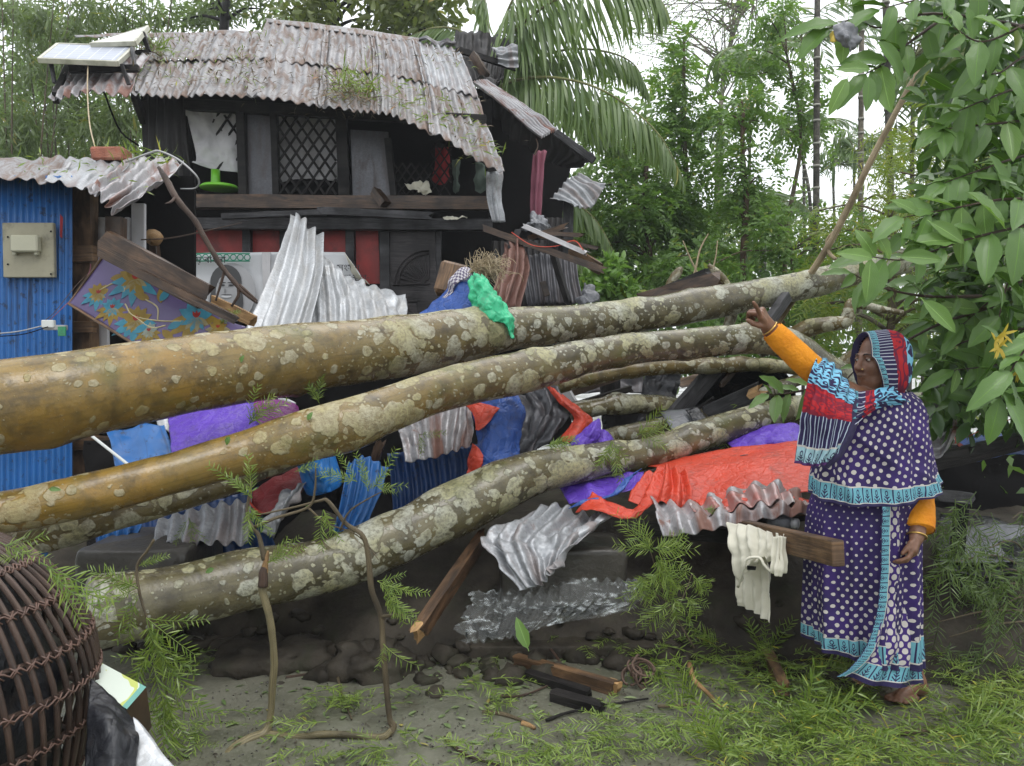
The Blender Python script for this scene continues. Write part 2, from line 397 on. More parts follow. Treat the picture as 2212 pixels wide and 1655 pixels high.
def m_film(name, tint=(.8, .85, .85), alpha=.30):
    t = NT(name); co = t.co('Object', (5, 5, 18), (0.3, .5, .2)); n = t.noise(co, 2.2, 5, .6, 1.2); t.bump(n, .7, .02)
    a = t.ramp(n, [(.52, .03), (.64, alpha * .6), (.74, .55)]); t.set(t.b.inputs['Alpha'], a); return t.fin(tint, .22, 0, .4)  # pale opacity streaks stand in for glints on the film

M = {}
M['bark'] = m_bark()
M['zinc'] = m_metal('galvanised_sheet', (.36, .37, .385), (.15, .08, .055), .5, .48, .45)
M['roof'] = m_metal('weathered_roof_sheet', (.25, .243, .247), (.155, .105, .08), 1.0, .48, .3, 4.5)
M['roofrust'] = m_metal('rust_washed_roof_sheet', (.40, .39, .40), (.20, .10, .075), 1.0, .45, .4, 3.5)
M['white_sheet'] = m_metal('whitened_sheet', (.54, .555, .57), (.27, .24, .20), .4, .4, .25, 4)
M['dark_sheet'] = m_metal('sooty_sheet', (.10, .10, .11), (.06, .04, .035), .5, .38, .35)
M['black_sheet'] = m_metal('blackened_sheet', (.022, .020, .020), (.022, .016, .014), .5, .6, .1)
M['rust_sheet'] = m_metal('red_rusted_sheet', (.16, .075, .055), (.09, .035, .025), .9, .5, .15)
M['blue_sheet'] = m_paint('blue_painted_sheet', (.026, .140, .40), amt=.7)
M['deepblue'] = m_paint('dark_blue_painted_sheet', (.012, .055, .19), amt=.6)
M['bluepl'] = m_plain('blue_plastic', (.03, .21, .62), .3, 0, .15, 4, .1, dirt=(.03, .03, .04))
M['black_wood'] = m_wood('sooty_black_timber', (.010, .009, .009), (.028, .025, .023), .55, spec=.2)
M['greyblack_wood'] = m_wood('weathered_black_timber', (.018, .018, .020), (.062, .060, .064), .5, spec=.3)
M['brown_wood'] = m_wood('wet_brown_timber', (.035, .018, .010), (.10, .055, .028), .45, wet=.2)
M['raw_wood'] = m_wood('fresh_timber', (.36, .20, .08), (.50, .31, .14), .5)
M['mid_wood'] = m_wood('brown_timber', (.09, .05, .025), (.19, .11, .055), .5)
M['red_panel'] = m_plain('faded_red_board', (.30, .028, .024), .5, 0, .3, 7, .2, dirt=(.05, .02, .02))
M['red_tarp'] = m_tarp('red_tarpaulin', (.62, .06, .026))
M['darkred'] = m_tarp('dark_red_cloth', (.26, .016, .018), .55)
M['blue_tarp'] = m_tarp('blue_tarpaulin', (.025, .09, .36))
M['purple_tarp'] = m_tarp('purple_sheet', (.135, .06, .50))
M['magenta'] = m_tarp('magenta_sheet', (.28, .02, .26))
M['black_plastic'] = m_tarp('black_plastic', (.012, .013, .017), .3, 16)
M['grey_plastic'] = m_tarp('grey_plastic', (.16, .165, .18), .35, 14)
M['green_plastic'] = m_tarp('green_plastic', (.035, .50, .24), .3, 18)
M['film'] = m_film('clear_plastic_film')
M['cloth_white'] = m_plain('cream_cotton', (.66, .63, .52), .85, 0, .08, 6, .1, dirt=(.3, .27, .2), dirt_amt=.3)
M['cloth_grey'] = m_plain('grey_cloth', (.54, .53, .54), .8, 0, .15, 5, .1, dirt=(.2, .18, .17))
M['cloth_pink'] = m_plain('dusty_pink_cloth', (.30, .10, .14), .85, 0, .2, 5, .1)
M['cloth_red'] = m_plain('red_cloth', (.30, .02, .025), .85, 0, .25, 9, .1)
M['cloth_green'] = m_plain('grey_green_cloth', (.10, .135, .11), .85, 0, .2, 6, .1)
M['black'] = m_plain('plain_and_shade_black', (.009, .0085, .0085), .9, 0, .3, 5, .2, spec=.08)  # flat black, also the colour of the sheets standing in for shade
M['concrete'] = m_plain('wet_grey_concrete', (.060, .054, .045), .45, 0, .3, 5, .4, dirt=(.04, .035, .03))
M['mud'] = m_plain('wet_mud', (.040, .034, .026), .7, 0, .5, 7, .9, bs=22, spec=.15, dirt=(.03, .035, .018))
M['twig'] = m_wood('twig_bark', (.085, .062, .035), (.16, .125, .07), .5)
M['brown_twig'] = m_wood('brown_twig_bark', (.055, .032, .022), (.10, .06, .04), .5)
M['pale_wood'] = m_wood('peeled_pale_wood', (.38, .28, .16), (.56, .45, .29), .5)
M['rattan'] = m_wood('dark_cane', (.050, .030, .022), (.115, .07, .05), .4, wet=.25)
M['tie'] = m_plain('cane_binding', (.105, .058, .042), .5, 0, .3, 20, .1)
M['white_paint'] = m_plain('white_enamel', (.66, .68, .66), .35, 0, .1, 5, .05)
M['rope'] = m_plain('brown_rope', (.11, .07, .05), .85, 0, .3, 20, .4)
M['straw'] = m_plain('straw_fibre', (.42, .34, .22), .8, 0, .2, 20, .2)
M['cable'] = m_plain('grey_cable', (.36, .36, .36), .4, 0, .1, 5, 0)
M['brick'] = m_plain('broken_brick', (.33, .12, .075), .8, 0, .3, 12, .7, dirt=(.42, .26, .17))
# ================================================================ THE SETTING
def sheet_ground():
    nx, ny = 140, 130
    xs = np.concatenate([np.linspace(-300, -9, 12), np.linspace(-8, 8, nx - 24), np.linspace(9, 300, 12)])
    ys = np.concatenate([np.linspace(-30, 1, 6), np.linspace(1.3, 9, ny - 26), np.linspace(9.6, 400, 20)])
    X, Y = np.meshgrid(xs, ys); P = np.stack([X, Y, X * 0], -1)
    near = np.exp(-np.maximum(0, Y - 9) / 3)
    Z = .012 * fbm(P * .9, 3, 4) * near
    Z += .30 * np.clip((Y - 6.2) / 1.5, 0, 1) * (1 / (1 + np.exp(-(X + 0) * 3)))      # the yard rises a little behind the wreck
    P[..., 2] = Z
    t = NT('wet_yard_floor'); co = t.co(); n = t.noise(co, .9, 6, .6); n2 = t.noise(co, 7, 6, .65); n3 = t.noise(co, 60, 4, .7)
    c = t.mix(t.ramp(n, [(.35, 0), (.65, 1)]), (.115, .118, .086), (.175, .170, .130)); c = t.mix(t.ramp(n2, [(.45, 0), (.72, .7)]), c, (.070, .074, .048))
    c = t.mix(t.ramp(n3, [(.55, 0), (.72, .6)]), c, (.24, .23, .19)); c = t.mix(t.ramp(t.noise(co, 2.4, 6, .7), [(.54, 0), (.70, .6)]), c, (.058, .050, .036))
    x, y, _ = t.sep(co); far = t.ramp(t.math('MULTIPLY', y, .1), [(.62, 0), (.72, 1)]); c = t.mix(far, c, (.035, .055, .016))
    wet = t.ramp(t.noise(co, 1.6, 4, .5), [(.40, .10), (.60, .42)])
    t.bump(t.math('ADD', t.math('MULTIPLY', n2, .8), t.math('MULTIPLY', n3, .25)), .35, .015); m = t.fin(c, wet, 0, .5)
    mb = MB().grid(P); o = obj('ground', mb, m, kind='structure'); o['label'] = 'wet grey yard floor strewn with green leaves'
    return o
sheet_ground()
# mud bank and house plinth under the wreck, put in to catch darkness
P = []
for v in np.linspace(0, 1, 26):
    row = []
    for x in np.linspace(-2.6, 3.6, 90):
        y0 = 3.62 - .10 * x + .12 * math.sin(x * 2.3)
        row.append((x, y0 + v * 3.4, .56 * min(1, max(0, v * 5)) ** .7 - .02))
    P.append(row)
P = np.array(P); P[..., 2] += .05 * fbm(P * 2.6, 5, 4); P[..., 1] += .08 * fbm(P * 3.0, 15, 3); P[0, :, 2] = -.03
mb = MB().grid(P); obj('mud_bank', mb, M['mud'], kind='structure', label='dark wet mud bank under the fallen trunks')

def poly(pts, d, th, mb=None, dd=None, mi=0):
    """board cut to an outline (u,v[,d]) with real thickness th away from the viewer"""
    mb = mb or MB(); A = np.array([W(p[0], p[1], p[2] if len(p) > 2 else d) for p in pts])
    if np.cross(A[1] - A[0], A[2] - A[0])[1] > 0: A = A[::-1]
    B = A + np.array([0, th, 0]); n = len(A); uv = np.concatenate([A[:, [0, 2]], B[:, [0, 2]]])
    Fc = [tuple(range(n)), tuple(range(2 * n - 1, n - 1, -1))] + [((i + 1) % n, i, n + i, n + (i + 1) % n) for i in range(n)]
    return mb.add(np.concatenate([A, B]), Fc, uv, mi)
def beam(pa, pb, wd, th, mat, name, parent=None, mb=None, **k):
    """timber between two (u,v,d) points, wd and th in metres"""
    rough = k.pop('rough', 0.0); up = k.pop('up', (0, 0, 1)); bev = k.pop('bev', .004)
    b = (mb or MB()).plank(W(*pa), W(*pb), wd, th, up, 0, bev, rough)
    return obj(name, b, mat, parent, smooth=False, **k)

# ================================================================ HOUSE
H = thing('house', W(690, 700, 7.3), 'two storey black timber house with rusting tin roof half torn away', 'house')
def cutnet(net, s0, s1, t0, t1, lift=0.0, k=5, jit=0.0):
    A = np.array([[W(*p) for p in r] for r in net], float); Pn = spl(A, 41); Pn = np.swapaxes(spl(np.swapaxes(Pn, 0, 1), 41), 0, 1)
    ti = np.linspace(t0, t1, k) * 40; si = np.linspace(s0, s1, k) * 40; out = []
    for t in ti:
        row = []
        for s in si:
            a, b = min(int(t), 39), min(int(s), 39); ft, fs = t - a, s - b
            p = (Pn[a, b] * (1 - ft) + Pn[a + 1, b] * ft) * (1 - fs) + (Pn[a, b + 1] * (1 - ft) + Pn[a + 1, b + 1] * ft) * fs
            row.append(p + np.array([0, -.3, 1]) * lift)
        out.append(row)
    out = np.array(out)
    if jit: out = out + rng.normal(0, jit, out.shape)
    return out
RL = [[(345, 80, 9.0), (465, 75, 9.0), (592, 70, 9.0)], [(316, 138, 7.8), (440, 137, 7.8), (572, 135, 7.8)], [(283, 203, 6.5), (412, 206, 6.5), (556, 207, 6.5)]]
RR = [[(576, 46, 9.2), (739, 68, 9.1), (860, 87, 9.0), (988, 104, 9.0)], [(557, 106, 8.2), (738, 132, 8.1), (872, 150, 8.0), (1022, 184, 7.8)],
      [(541, 165, 7.1), (737, 195, 7.0), (880, 222, 6.9), (1056, 285, 6.8)], [(533, 206, 6.5), (736, 235, 6.4), (882, 262, 6.3), (1090, 375, 6.15)]]
roof = tag(bpy.data.objects.new('roof', None), 'corrugated tin roof littered with leaves'); C.objects.link(roof); roof.parent = H; ORG[roof.name] = org(H)
def roof_sheet(net, s0, s1, t0, t1, cor, lift, mat, seed, cr=((.012, 3.0),), thick=.003, jit=.006, amp=.0145):
    mb = patch(cutnet(net, s0, s1, t0, t1, lift, 5, jit), int(cor * 7) + 1, 26, (cor, amp, 0), list(cr), thick, True, seed, rag=.004)
    return obj('roofing_sheet', mb, mat, roof)
for i, (s0, s1) in enumerate(((0, .5), (.47, 1.0))):
    roof_sheet(RL, s0, s1, .40, 1, 7, 0, M['roof'], 10 + i); roof_sheet(RL, s0 - .0, s1, 0, .47, 7, .014, M['roof'], 14 + i)
for i, (s0, s1) in enumerate(((0, .27), (.25, .52), (.50, .77), (.75, 1.0))):
    roof_sheet(RR, s0, s1, .37, 1, 7, 0, M['roof'], 20 + i, ((.012, 3.0), (.014, 5.0)) if i > 1 else ((.012, 3.0),))
    roof_sheet(RR, s0, s1, 0, .44, 7, .014, M['roof'] if i < 3 else M['zinc'], 30 + i)
# ridge caps
mb = patch([[(160, 74, 9.1), (330, 70, 9.1), (575, 66, 9.1)], [(166, 80, 9.0), (330, 79, 8.95), (577, 76, 8.95)]], 24, 6, None, [(.02, 3)], .004); obj('ridge_cap', mb, M['roof'], roof)
mb = patch([[(572, 38, 9.3), (740, 57, 9.2), (905, 81, 9.1)], [(578, 47, 9.1), (740, 69, 9.0), (905, 94, 8.95)]], 24, 6, None, [(.012, 3)], .004); obj('ridge_cap', mb, M['roof'], roof)
mb = patch([[(900, 82, 9.1), (940, 83, 9.1), (982, 92, 9.1)], [(905, 92, 8.95), (945, 98, 8.95), (985, 101, 8.95)]], 12, 8, None, [(.06, 4)], .004); obj('ridge_cap', mb, M['dark_sheet'], roof)
# left overhang beyond the wall
mb = patch([[(178, 120, 7.6), (250, 118, 7.6), (330, 116, 7.6)], [(140, 165, 7.0), (205, 160, 7.0), (300, 160, 7.0)], [(105, 214, 6.45), (175, 202, 6.45), (284, 203, 6.5)]], 64, 22, (8, .020, 0), [(.02, 4)], .004)
obj('roofing_sheet', mb, M['roofrust'], roof)
beam((160, 122, 7.65), (120, 212, 6.55), .10, .05, M['black_wood'], 'rafter', roof); beam((290, 205, 6.6), (310, 260, 6.9), .09, .05, M['black_wood'], 'rafter', roof)
mb = MB().tube(path([(222, 192, 6.9, 2.2), (258, 280, 6.95, 2.2), (300, 315, 7, 2.2)], 10)[0], .008, 6); obj('stay_wire', mb, M['black'], roof)
# upturned torn sheets at the right end of the ridge
mb = patch([[(985, 72, 9.2), (1030, 66, 9.3), (1080, 82, 9.4), (1112, 96, 9.4)], [(984, 105, 8.9), (1030, 110, 9.1), (1070, 120, 9.2), (1100, 128, 9.2)], [(1020, 165, 8.5), (1040, 160, 8.7), (1065, 160, 8.9), (1090, 140, 9.1)], [(1060, 192, 8.2), (1070, 190, 8.4), (1076, 185, 8.6), (1080, 170, 8.8)]], 50, 24, (8, .02, 0), [(.07, 3)], .004, rag=.02); obj('roofing_sheet', mb, M['black_sheet'], roof, label='blackened torn sheet standing up at the ridge end')
mb = patch([[(1062, 103, 8.9), (1090, 100, 8.9), (1118, 95, 8.9)], [(1074, 118, 8.8), (1095, 116, 8.8), (1119, 112, 8.8)], [(1076, 141, 8.8), (1098, 145, 8.8), (1120, 146, 8.8)]], 14, 30, (4, .018, 1), [(.05, 4)], .004); obj('roofing_sheet', mb, M['zinc'], roof, label='bent grey sheet scrap at the ridge end')
beam((1022, 120, 8.7), (1050, 164, 8.6), .09, .05, M['brown_wood'], 'rafter', roof, rough=.06); beam((990, 108, 8.8), (1110, 146, 8.95), .06, .05, M['black_wood'], 'batten', roof, rough=.05)
# right-hand lean-to roof
mb = patch([[(1020, 176, 7.9), (1036, 176, 8.0), (1050, 174, 8.1)], [(1095, 235, 7.4), (1115, 228, 7.5), (1125, 222, 7.6)], [(1168, 300, 6.9), (1186, 290, 7.0), (1203, 280, 7.1)]], 44, 24, (7, .016, 0), [(.015, 3)], .004); obj('roofing_sheet', mb, M['roofrust'], roof, label='rust streaked lean-to roof sheet')
mb = patch([[(1030, 190, 8.0), (1110, 232, 7.8), (1200, 282, 7.6), (1290, 340, 7.6)], [(1030, 215, 8.1), (1110, 262, 7.9), (1195, 320, 7.7), (1262, 352, 7.7)], [(1030, 240, 8.2), (1110, 300, 8.0), (1180, 350, 7.8), (1225, 362, 7.8)]], 60, 20, (12, .02, 0), [(.03, 3)], .004, rag=.02); obj('roofing_sheet', mb, M['black_sheet'], roof, label='dark underside of the lean-to roof')
beam((1200, 286, 7.45), (1284, 348, 7.4), .07, .04, M['greyblack_wood'], 'bargeboard', roof)
# walls
mb = MB()
poly([(308, 200), (1062, 215), (1062, 700), (308, 700)], 7.62, .06, mb); obj('back_wall', mb, M['black'], H, smooth=False)  # black panel colour stands for the dark interior behind the openings
mb = poly([(1040, 195, 8.05), (1240, 330, 8.05), (1225, 400, 8.05), (1215, 460, 8.05), (1215, 700, 8.05), (1000, 700, 8.05), (1000, 195, 8.05)], 8.05, .05); obj('side_wall', mb, M['black'], H, smooth=False)  # painted black in place of the dark interior under the roof end
mb = patch([[(990, 520, 7.9), (1120, 520, 7.9), (1235, 515, 7.9)], [(990, 700, 7.9), (1120, 700, 7.9), (1235, 700, 7.9)]], 110, 4, (17, .012, 0), None, .003); obj('wall_sheet', mb, M['black_sheet'], H)
mb = patch([[(306, 203, 7.0), (352, 205, 6.97), (402, 206, 7.0)], [(308, 300, 7.0), (352, 305, 6.97), (405, 310, 7.0)], [(318, 425, 7.0), (352, 425, 6.97), (420, 425, 7.0)]], 40, 10, (5, .014, 0), [(.02, 2)], .003); obj('wall_sheet', mb, M['black_sheet'], H, label='curled black corrugated wall sheet at the left')
def panel(pts, d, th, mat, name='wall_panel', **k): return obj(name, poly(pts, d, th), mat, H, smooth=False, **k)
panel([(534, 236), (586, 236), (590, 428), (536, 428)], 7.02, .02, M['dark_sheet'], label='grey tin infill panel left of the lattice window')
panel([(757, 280), (838, 285), (846, 426), (762, 424)], 7.02, .02, M['dark_sheet'], label='spotted grey tin infill panel right of the lattice window')
for a, b, wd in (((520, 232, 7), (527, 424, 7), .075), ((592, 236, 7), (598, 424, 7), .06), ((737, 240, 7), (745, 424, 7), .10), ((1060, 330, 7), (1064, 470, 7), .07), ((838, 300, 7.02), (851, 424, 7.02), .06), ((400, 232, 7.03), (408, 420, 7.03), .06)):
    beam(a, b, .075, wd, M['black_wood'], 'post', H, up=(0, 1, 0))
beam((400, 226, 6.99), (1050, 262, 6.99), .10, .07, M['black_wood'], 'wall_plate', H)
beam((410, 436, 6.9), (1062, 440, 6.9), .115, .10, M['brown_wood'], 'floor_beam', H, rough=.05)
beam((390, 484, 6.93), (1064, 486, 6.93), .10, .08, M['greyblack_wood'], 'lintel_beam', H)
beam((480, 468, 6.8), (705, 459, 6.8), .05, .06, M['greyblack_wood'], 'cornice_board', H); beam((700, 456, 6.78), (928, 467, 6.72), .062, .06, M['greyblack_wood'], 'cornice_board', H, rough=.10)
beam((812, 415, 6.86), (832, 441, 6.8), .07, .09, M['brown_wood'], 'joist_end', H, rough=.03)
# windows: hanging cloth and diagonal lattice
def lattice(u0, v0, u1, v1, d, step, name, label, slat=.020, slope=1.45, clip=None):
    wn = tag(bpy.data.objects.new(name, None), label); C.objects.link(wn); wn.parent = H; ORG[wn.name] = org(H)
    for s in (1, -1):
        k = -30
        for k in range(-40, 80):
            # line u = u0 + k*step + s*(v-v0)/slope
            pts = []
            f = lambda v: u0 + k * step + s * (v - v0) / slope
            va, vb = v0, v1
            if s > 0: va = max(va, v0 + (u0 - f(v0)) * slope); vb = min(vb, v0 + (u1 - f(v0)) * slope)
            else: va = max(va, v0 + (f(v0) - u1) * slope); vb = min(vb, v0 + (f(v0) - u0) * slope)
            if clip:
                va2, vb2 = clip(f, va, vb); va, vb = va2, vb2
            if vb - va < 14: continue
            dd = d + (.012 if s > 0 else 0)
            mb = MB().plank(W(f(va), va, dd), W(f(vb), vb, dd), slat, .009, (0, .2, 1), 0, 0); obj('slat', mb, M['black_wood'], wn, smooth=False)
    return wn
wn = lattice(602, 240, 726, 420, 6.99, 25, 'lattice_window', 'diagonal lattice window with pale cloth behind it')
mb = patch([[(600, 238, 7.12), (660, 244, 7.16), (728, 240, 7.12)], [(602, 320, 7.12), (660, 330, 7.18), (730, 320, 7.12)], [(604, 392, 7.12), (665, 388, 7.16), (726, 392, 7.12)]], 36, 36, None, [(.05, 3.5), (.012, 12)], .003); obj('cloth_sheet', mb, M['cloth_grey'], wn, label='pale cloth hung behind the lattice')
wn = lattice(450, 238, 520, 372, 7.06, 27, 'torn_lattice_window', 'torn lattice window with a grey sheet hanging loose', clip=lambda f, a, b: (a, min(b, 238 + (f(a) - 420) * 1.6)))
mb = patch([[(398, 236, 7.0), (450, 236, 7.02), (512, 240, 7.06)], [(416, 300, 6.98), (465, 305, 7.03), (516, 310, 7.08)], [(424, 345, 6.98), (470, 345, 7.03), (518, 350, 7.08)], [(414, 352, 6.96), (470, 366, 7.03), (520, 375, 7.08)]], 36, 36, None, [(.05, 3.0), (.012, 12)], .003); obj('cloth_sheet', mb, M['cloth_grey'], wn, label='grey sheet hanging from the window head')
wn = lattice(850, 352, 930, 420, 7.05, 19, 'broken_lattice_window', 'dark open window with the stump of its lattice', slat=.014)
lattice(930, 300, 975, 420, 7.08, 20, 'broken_lattice_window', 'lattice remnant in front of the red cloth', slat=.012)
# ground storey panels
panel([(390, 470, 7.1), (845, 470, 7.1), (845, 700, 7.1), (390, 700, 7.1)], 7.1, .03, M['greyblack_wood'], 'wall_board')
for pts in ([(396, 497), (524, 497), (526, 545), (394, 548)], [(546, 496), (603, 496), (604, 548), (546, 548)], [(695, 496), (746, 496), (748, 548), (695, 548)], [(768, 496), (816, 496), (822, 613), (770, 613)]):
    panel(pts, 7.07, .022, M['red_panel'], 'red_wall_panel', label='faded red board set in a black frame')
for a, b, wd in (((534, 494, 7.04), (534, 700, 7.04), .075), ((757, 494, 7.04), (757, 700, 7.04), .08), ((686, 494, 7.04), (686, 700, 7.04), .075), ((614, 494, 7.04), (614, 700, 7.04), .07), ((831, 494, 7.0), (833, 700, 7.0), .09), ((388, 494, 7.04), (388, 700, 7.04), .06), ((947, 497, 7.04), (950, 700, 7.04), .05)):
    beam(a, b, .06, wd, M['greyblack_wood'], 'frame_post', H, up=(0, 1, 0))
# carved door leaf
D = tag(bpy.data.objects.new('door', None), 'dark carved door leaf with a fan of slats'); C.objects.link(D); D.parent = H; ORG[D.name] = org(H)
def dp(x, y, d=7.0): return W(842 + x, 497 + y, d)      # x,y in picture units on the leaf
obj('door_leaf', poly([(842, 497), (940, 497), (945, 705), (842, 705)], 7.0, .04), m_wood('carved_door_timber', (.016, .013, .014), (.045, .037, .038), .45), D, smooth=False)
door_m = bpy.data.materials['carved_door_timber']
cx, cy = 84, 118
for k in range(11):
    a = math.radians(4 + k * 8.6); r0, r1 = 12, 62
    mb = MB().plank(W(842 + cx - r0 * math.cos(a), 497 + cy - r0 * math.sin(a), 6.985), W(842 + cx - r1 * math.cos(a), 497 + cy - r1 * math.sin(a), 6.985), .012, .03, (0, -1, 0), 0, .002); 
    mb2 = MB().plank(dp(cx - r0 * math.cos(a), cy - r0 * math.sin(a), 6.99), dp(cx - r1 * math.cos(a), cy - r1 * math.sin(a), 6.99), .02, .011, (0, -1, 0), 0, .003)
    obj('fan_slat', mb2, door_m, D, smooth=False)
for r, q in ((66, .016), (74, .012), (11, .014)):
    pts = [W(842 + cx - r * math.cos(a), 497 + cy - r * math.sin(a), 6.985) for a in np.linspace(0, math.pi / 2, 16)]
    obj('fan_arch', MB().tube(pts, q * .5, 6), door_m, D)
beam((848, 615, 6.985), (930, 613, 6.985), .012, .02, door_m, 'moulding', D); beam((846, 650, 6.985), (905, 650, 6.985), .02, .02, door_m, 'moulding', D)
obj('lower_panel', poly([(858, 655), (900, 655), (902, 700), (858, 700)], 6.98, .02), door_m, D, smooth=False)
for r in (14, 20): obj('fan_arch', MB().tube([W(879 - r * math.cos(a), 690 - r * math.sin(a), 6.975) for a in np.linspace(0, math.pi, 16)], .005, 6), door_m, D)
# dangling corner sheet
mb = patch([[(1050, 372, 6.5), (1068, 372, 6.5), (1080, 372, 6.55)], [(1052, 430, 6.5), (1070, 430, 6.5), (1082, 430, 6.55)], [(1064, 480, 6.5), (1078, 481, 6.5), (1090, 480, 6.55)]], 20, 20, (2, .012, 0), [(.02, 5)], .003); obj('wall_sheet', mb, M['zinc'], H, label='narrow galvanised strip hanging at the corner')
beam((1228, 425, 7.2), (1226, 590, 7.2), .10, .09, M['greyblack_wood'], 'corner_post', H, up=(0, 1, 0), rough=.05)
mb = patch([[(1180, 470, 7.35), (1215, 470, 7.35)], [(1180, 600, 7.35), (1215, 600, 7.35)]], 20, 3, (3, .012, 0), None, .003); obj('wall_sheet', mb, M['black_sheet'], H)
beam((1231, 418, 7.15), (1231, 440, 7.15), .025, .03, M['raw_wood'], 'splinter', H, rough=.03)

mb = patch([[(1188, 428, 7.0), (1222, 392, 7.1), (1250, 374, 7.2)], [(1210, 432, 6.95), (1248, 412, 7.0), (1285, 392, 7.1)], [(1238, 440, 6.9), (1278, 446, 6.95), (1308, 402, 7.05)]], 44, 24, (7, .014, 0), [(.03, 4)], .003, rag=.01); obj('wall_sheet', mb, M['zinc'], H, label='bent grey sheet scrap sticking out at the right corner post')
# things hanging or standing in the house
def cloth(net, mat, label, cat, name='cloth', nu=26, nv=26, cr=((.05, 4), (.01, 14)), th=.003, seed=0, cor=None, rag=0.0, **k):
    return obj(name, patch(net, nu, nv, cor, list(cr), th, False, seed, rag=rag), mat, label=label, cat=cat, **k)
cloth([[(940, 318, 7.25), (965, 318, 7.22), (972, 320, 7.25)], [(936, 350, 7.25), (955, 350, 7.2), (974, 350, 7.25)], [(933, 392, 7.25), (952, 400, 7.2), (970, 388, 7.25)]], M['cloth_red'], 'crumpled red cloth hanging in the dark right window', 'cloth', 'hanging_cloth', seed=2)
cloth([[(975, 345, 7.2), (985, 342, 7.18), (996, 345, 7.2)], [(976, 385, 7.2), (985, 385, 7.17), (994, 385, 7.2)], [(976, 414, 7.2), (984, 418, 7.18), (992, 414, 7.2)]], M['cloth_green'], 'grey green cloth strip beside the red cloth', 'cloth', 'hanging_cloth', seed=3)
cloth([[(1026, 350, 7.1), (1040, 352, 7.08), (1050, 356, 7.1)], [(1027, 390, 7.1), (1038, 392, 7.06), (1050, 394, 7.1)], [(1026, 412, 7.1), (1038, 418, 7.07), (1048, 412, 7.1)]], M['cloth_green'], 'grey green cloth strip near the house corner', 'cloth', 'hanging_cloth', seed=4)
cloth([[(874, 396, 6.97), (900, 392, 6.95), (924, 388, 6.97)], [(884, 408, 6.93), (905, 406, 6.91), (928, 402, 6.95)], [(905, 418, 6.93), (915, 420, 6.91), (932, 416, 6.95)]], M['cloth_white'], 'crumpled white cloth on the sill of the right window', 'cloth', 'crumpled_cloth', cr=((.05, 9), (.02, 20)), seed=5)
cloth([[(955, 466, 6.85), (975, 464, 6.82), (1010, 470, 6.85)], [(960, 472, 6.8), (980, 471, 6.78), (1008, 474, 6.8)]], M['cloth_white'], 'scrap of white cloth lying on the lintel beam', 'cloth', 'crumpled_cloth', cr=((.03, 12),), seed=6)
cloth([[(1152, 335, 7.4), (1166, 325, 7.4), (1182, 325, 7.4)], [(1150, 380, 7.4), (1164, 380, 7.36), (1174, 380, 7.4)], [(1147, 430, 7.4), (1160, 430, 7.35), (1173, 430, 7.4)], [(1148, 468, 7.4), (1160, 470, 7.36), (1170, 468, 7.4)]], M['cloth_pink'], 'long dusty pink cloth hanging under the lean-to roof', 'cloth', 'hanging_cloth', cr=((.012, 3),), cor=(2.5, .018, 0), seed=7)
obj('rope_loop', MB().tube(path([(1158, 300, 7.0, 1), (1162, 315, 7.0, 1), (1157, 330, 7.0, 1), (1154, 334, 7, 1), (1160, 322, 7.0, 1)], 24)[0], .006, 6), M['rope'], label='short rope loop dangling from the lean-to roof edge', cat='rope')
cloth([[(1132, 492, 6.6), (1145, 465, 6.6), (1165, 460, 6.6), (1180, 474, 6.6)], [(1130, 497, 6.5), (1145, 480, 6.4), (1170, 478, 6.4), (1190, 494, 6.5)], [(1128, 502, 6.6), (1150, 500, 6.45), (1172, 500, 6.45), (1194, 500, 6.6)]], M['grey_plastic'], 'grey plastic bundle lying on the plank pile by the house', 'bundle', 'plastic_bundle', cr=((.06, 7), (.02, 20)), seed=8)
# green fan base in the left window
g = thing('table_fan', W(474, 408, 7.0), 'lime green fan base on the sill under the hanging grey sheet', 'fan')
gm = m_plain('lime_plastic', (.16, .48, .03), .35, 0, .1, 4, 0)
obj('fan_foot', MB().lathe([(0, .0), (.165, 0), (.17, .012), (.15, .03), (.05, .045), (0, .047)], W(474, 408, 7.0), n=32), gm, g)
obj('fan_column', MB().lathe([(.045, .03), (.04, .08), (.038, .17), (0, .172)], W(466, 408, 7.0), n=20), gm, g)
# poster banner on the ground storey
pm = m_plain('banner_print_ground', (.62, .63, .65), .45, 0, .06, 3, .05); ink = m_plain('banner_ink', (.02, .02, .025), .6, 0, .1, 5, 0); grn = m_plain('banner_green', (.02, .22, .13), .6, 0, .1, 5, 0)
B = thing('banner', W(580, 690, 6.9), 'white political banner with Bengali lettering and a printed grey portrait', 'banner')
mb = patch([[(372, 556, 6.86), (420, 547, 6.93), (600, 545, 6.93), (745, 545, 6.93)], [(358, 600, 6.84), (420, 610, 6.93), (600, 610, 6.93), (788, 612, 6.93)], [(385, 690, 6.86), (420, 690, 6.93), (600, 690, 6.93), (800, 690, 6.93)]], 50, 20, None, [(.02, 2)], .003); obj('banner_sheet', mb, pm, B)
mb = patch([[(745, 545, 6.9), (752, 556, 6.86), (760, 565, 6.84)], [(755, 575, 6.9), (772, 585, 6.84), (785, 600, 6.82)], [(768, 600, 6.9), (785, 608, 6.86), (800, 615, 6.84)]], 12, 12, None, [(.02, 6)], .003); obj('turned_corner', mb, M['cloth_white'], B, label='folded back corner showing the cream reverse')
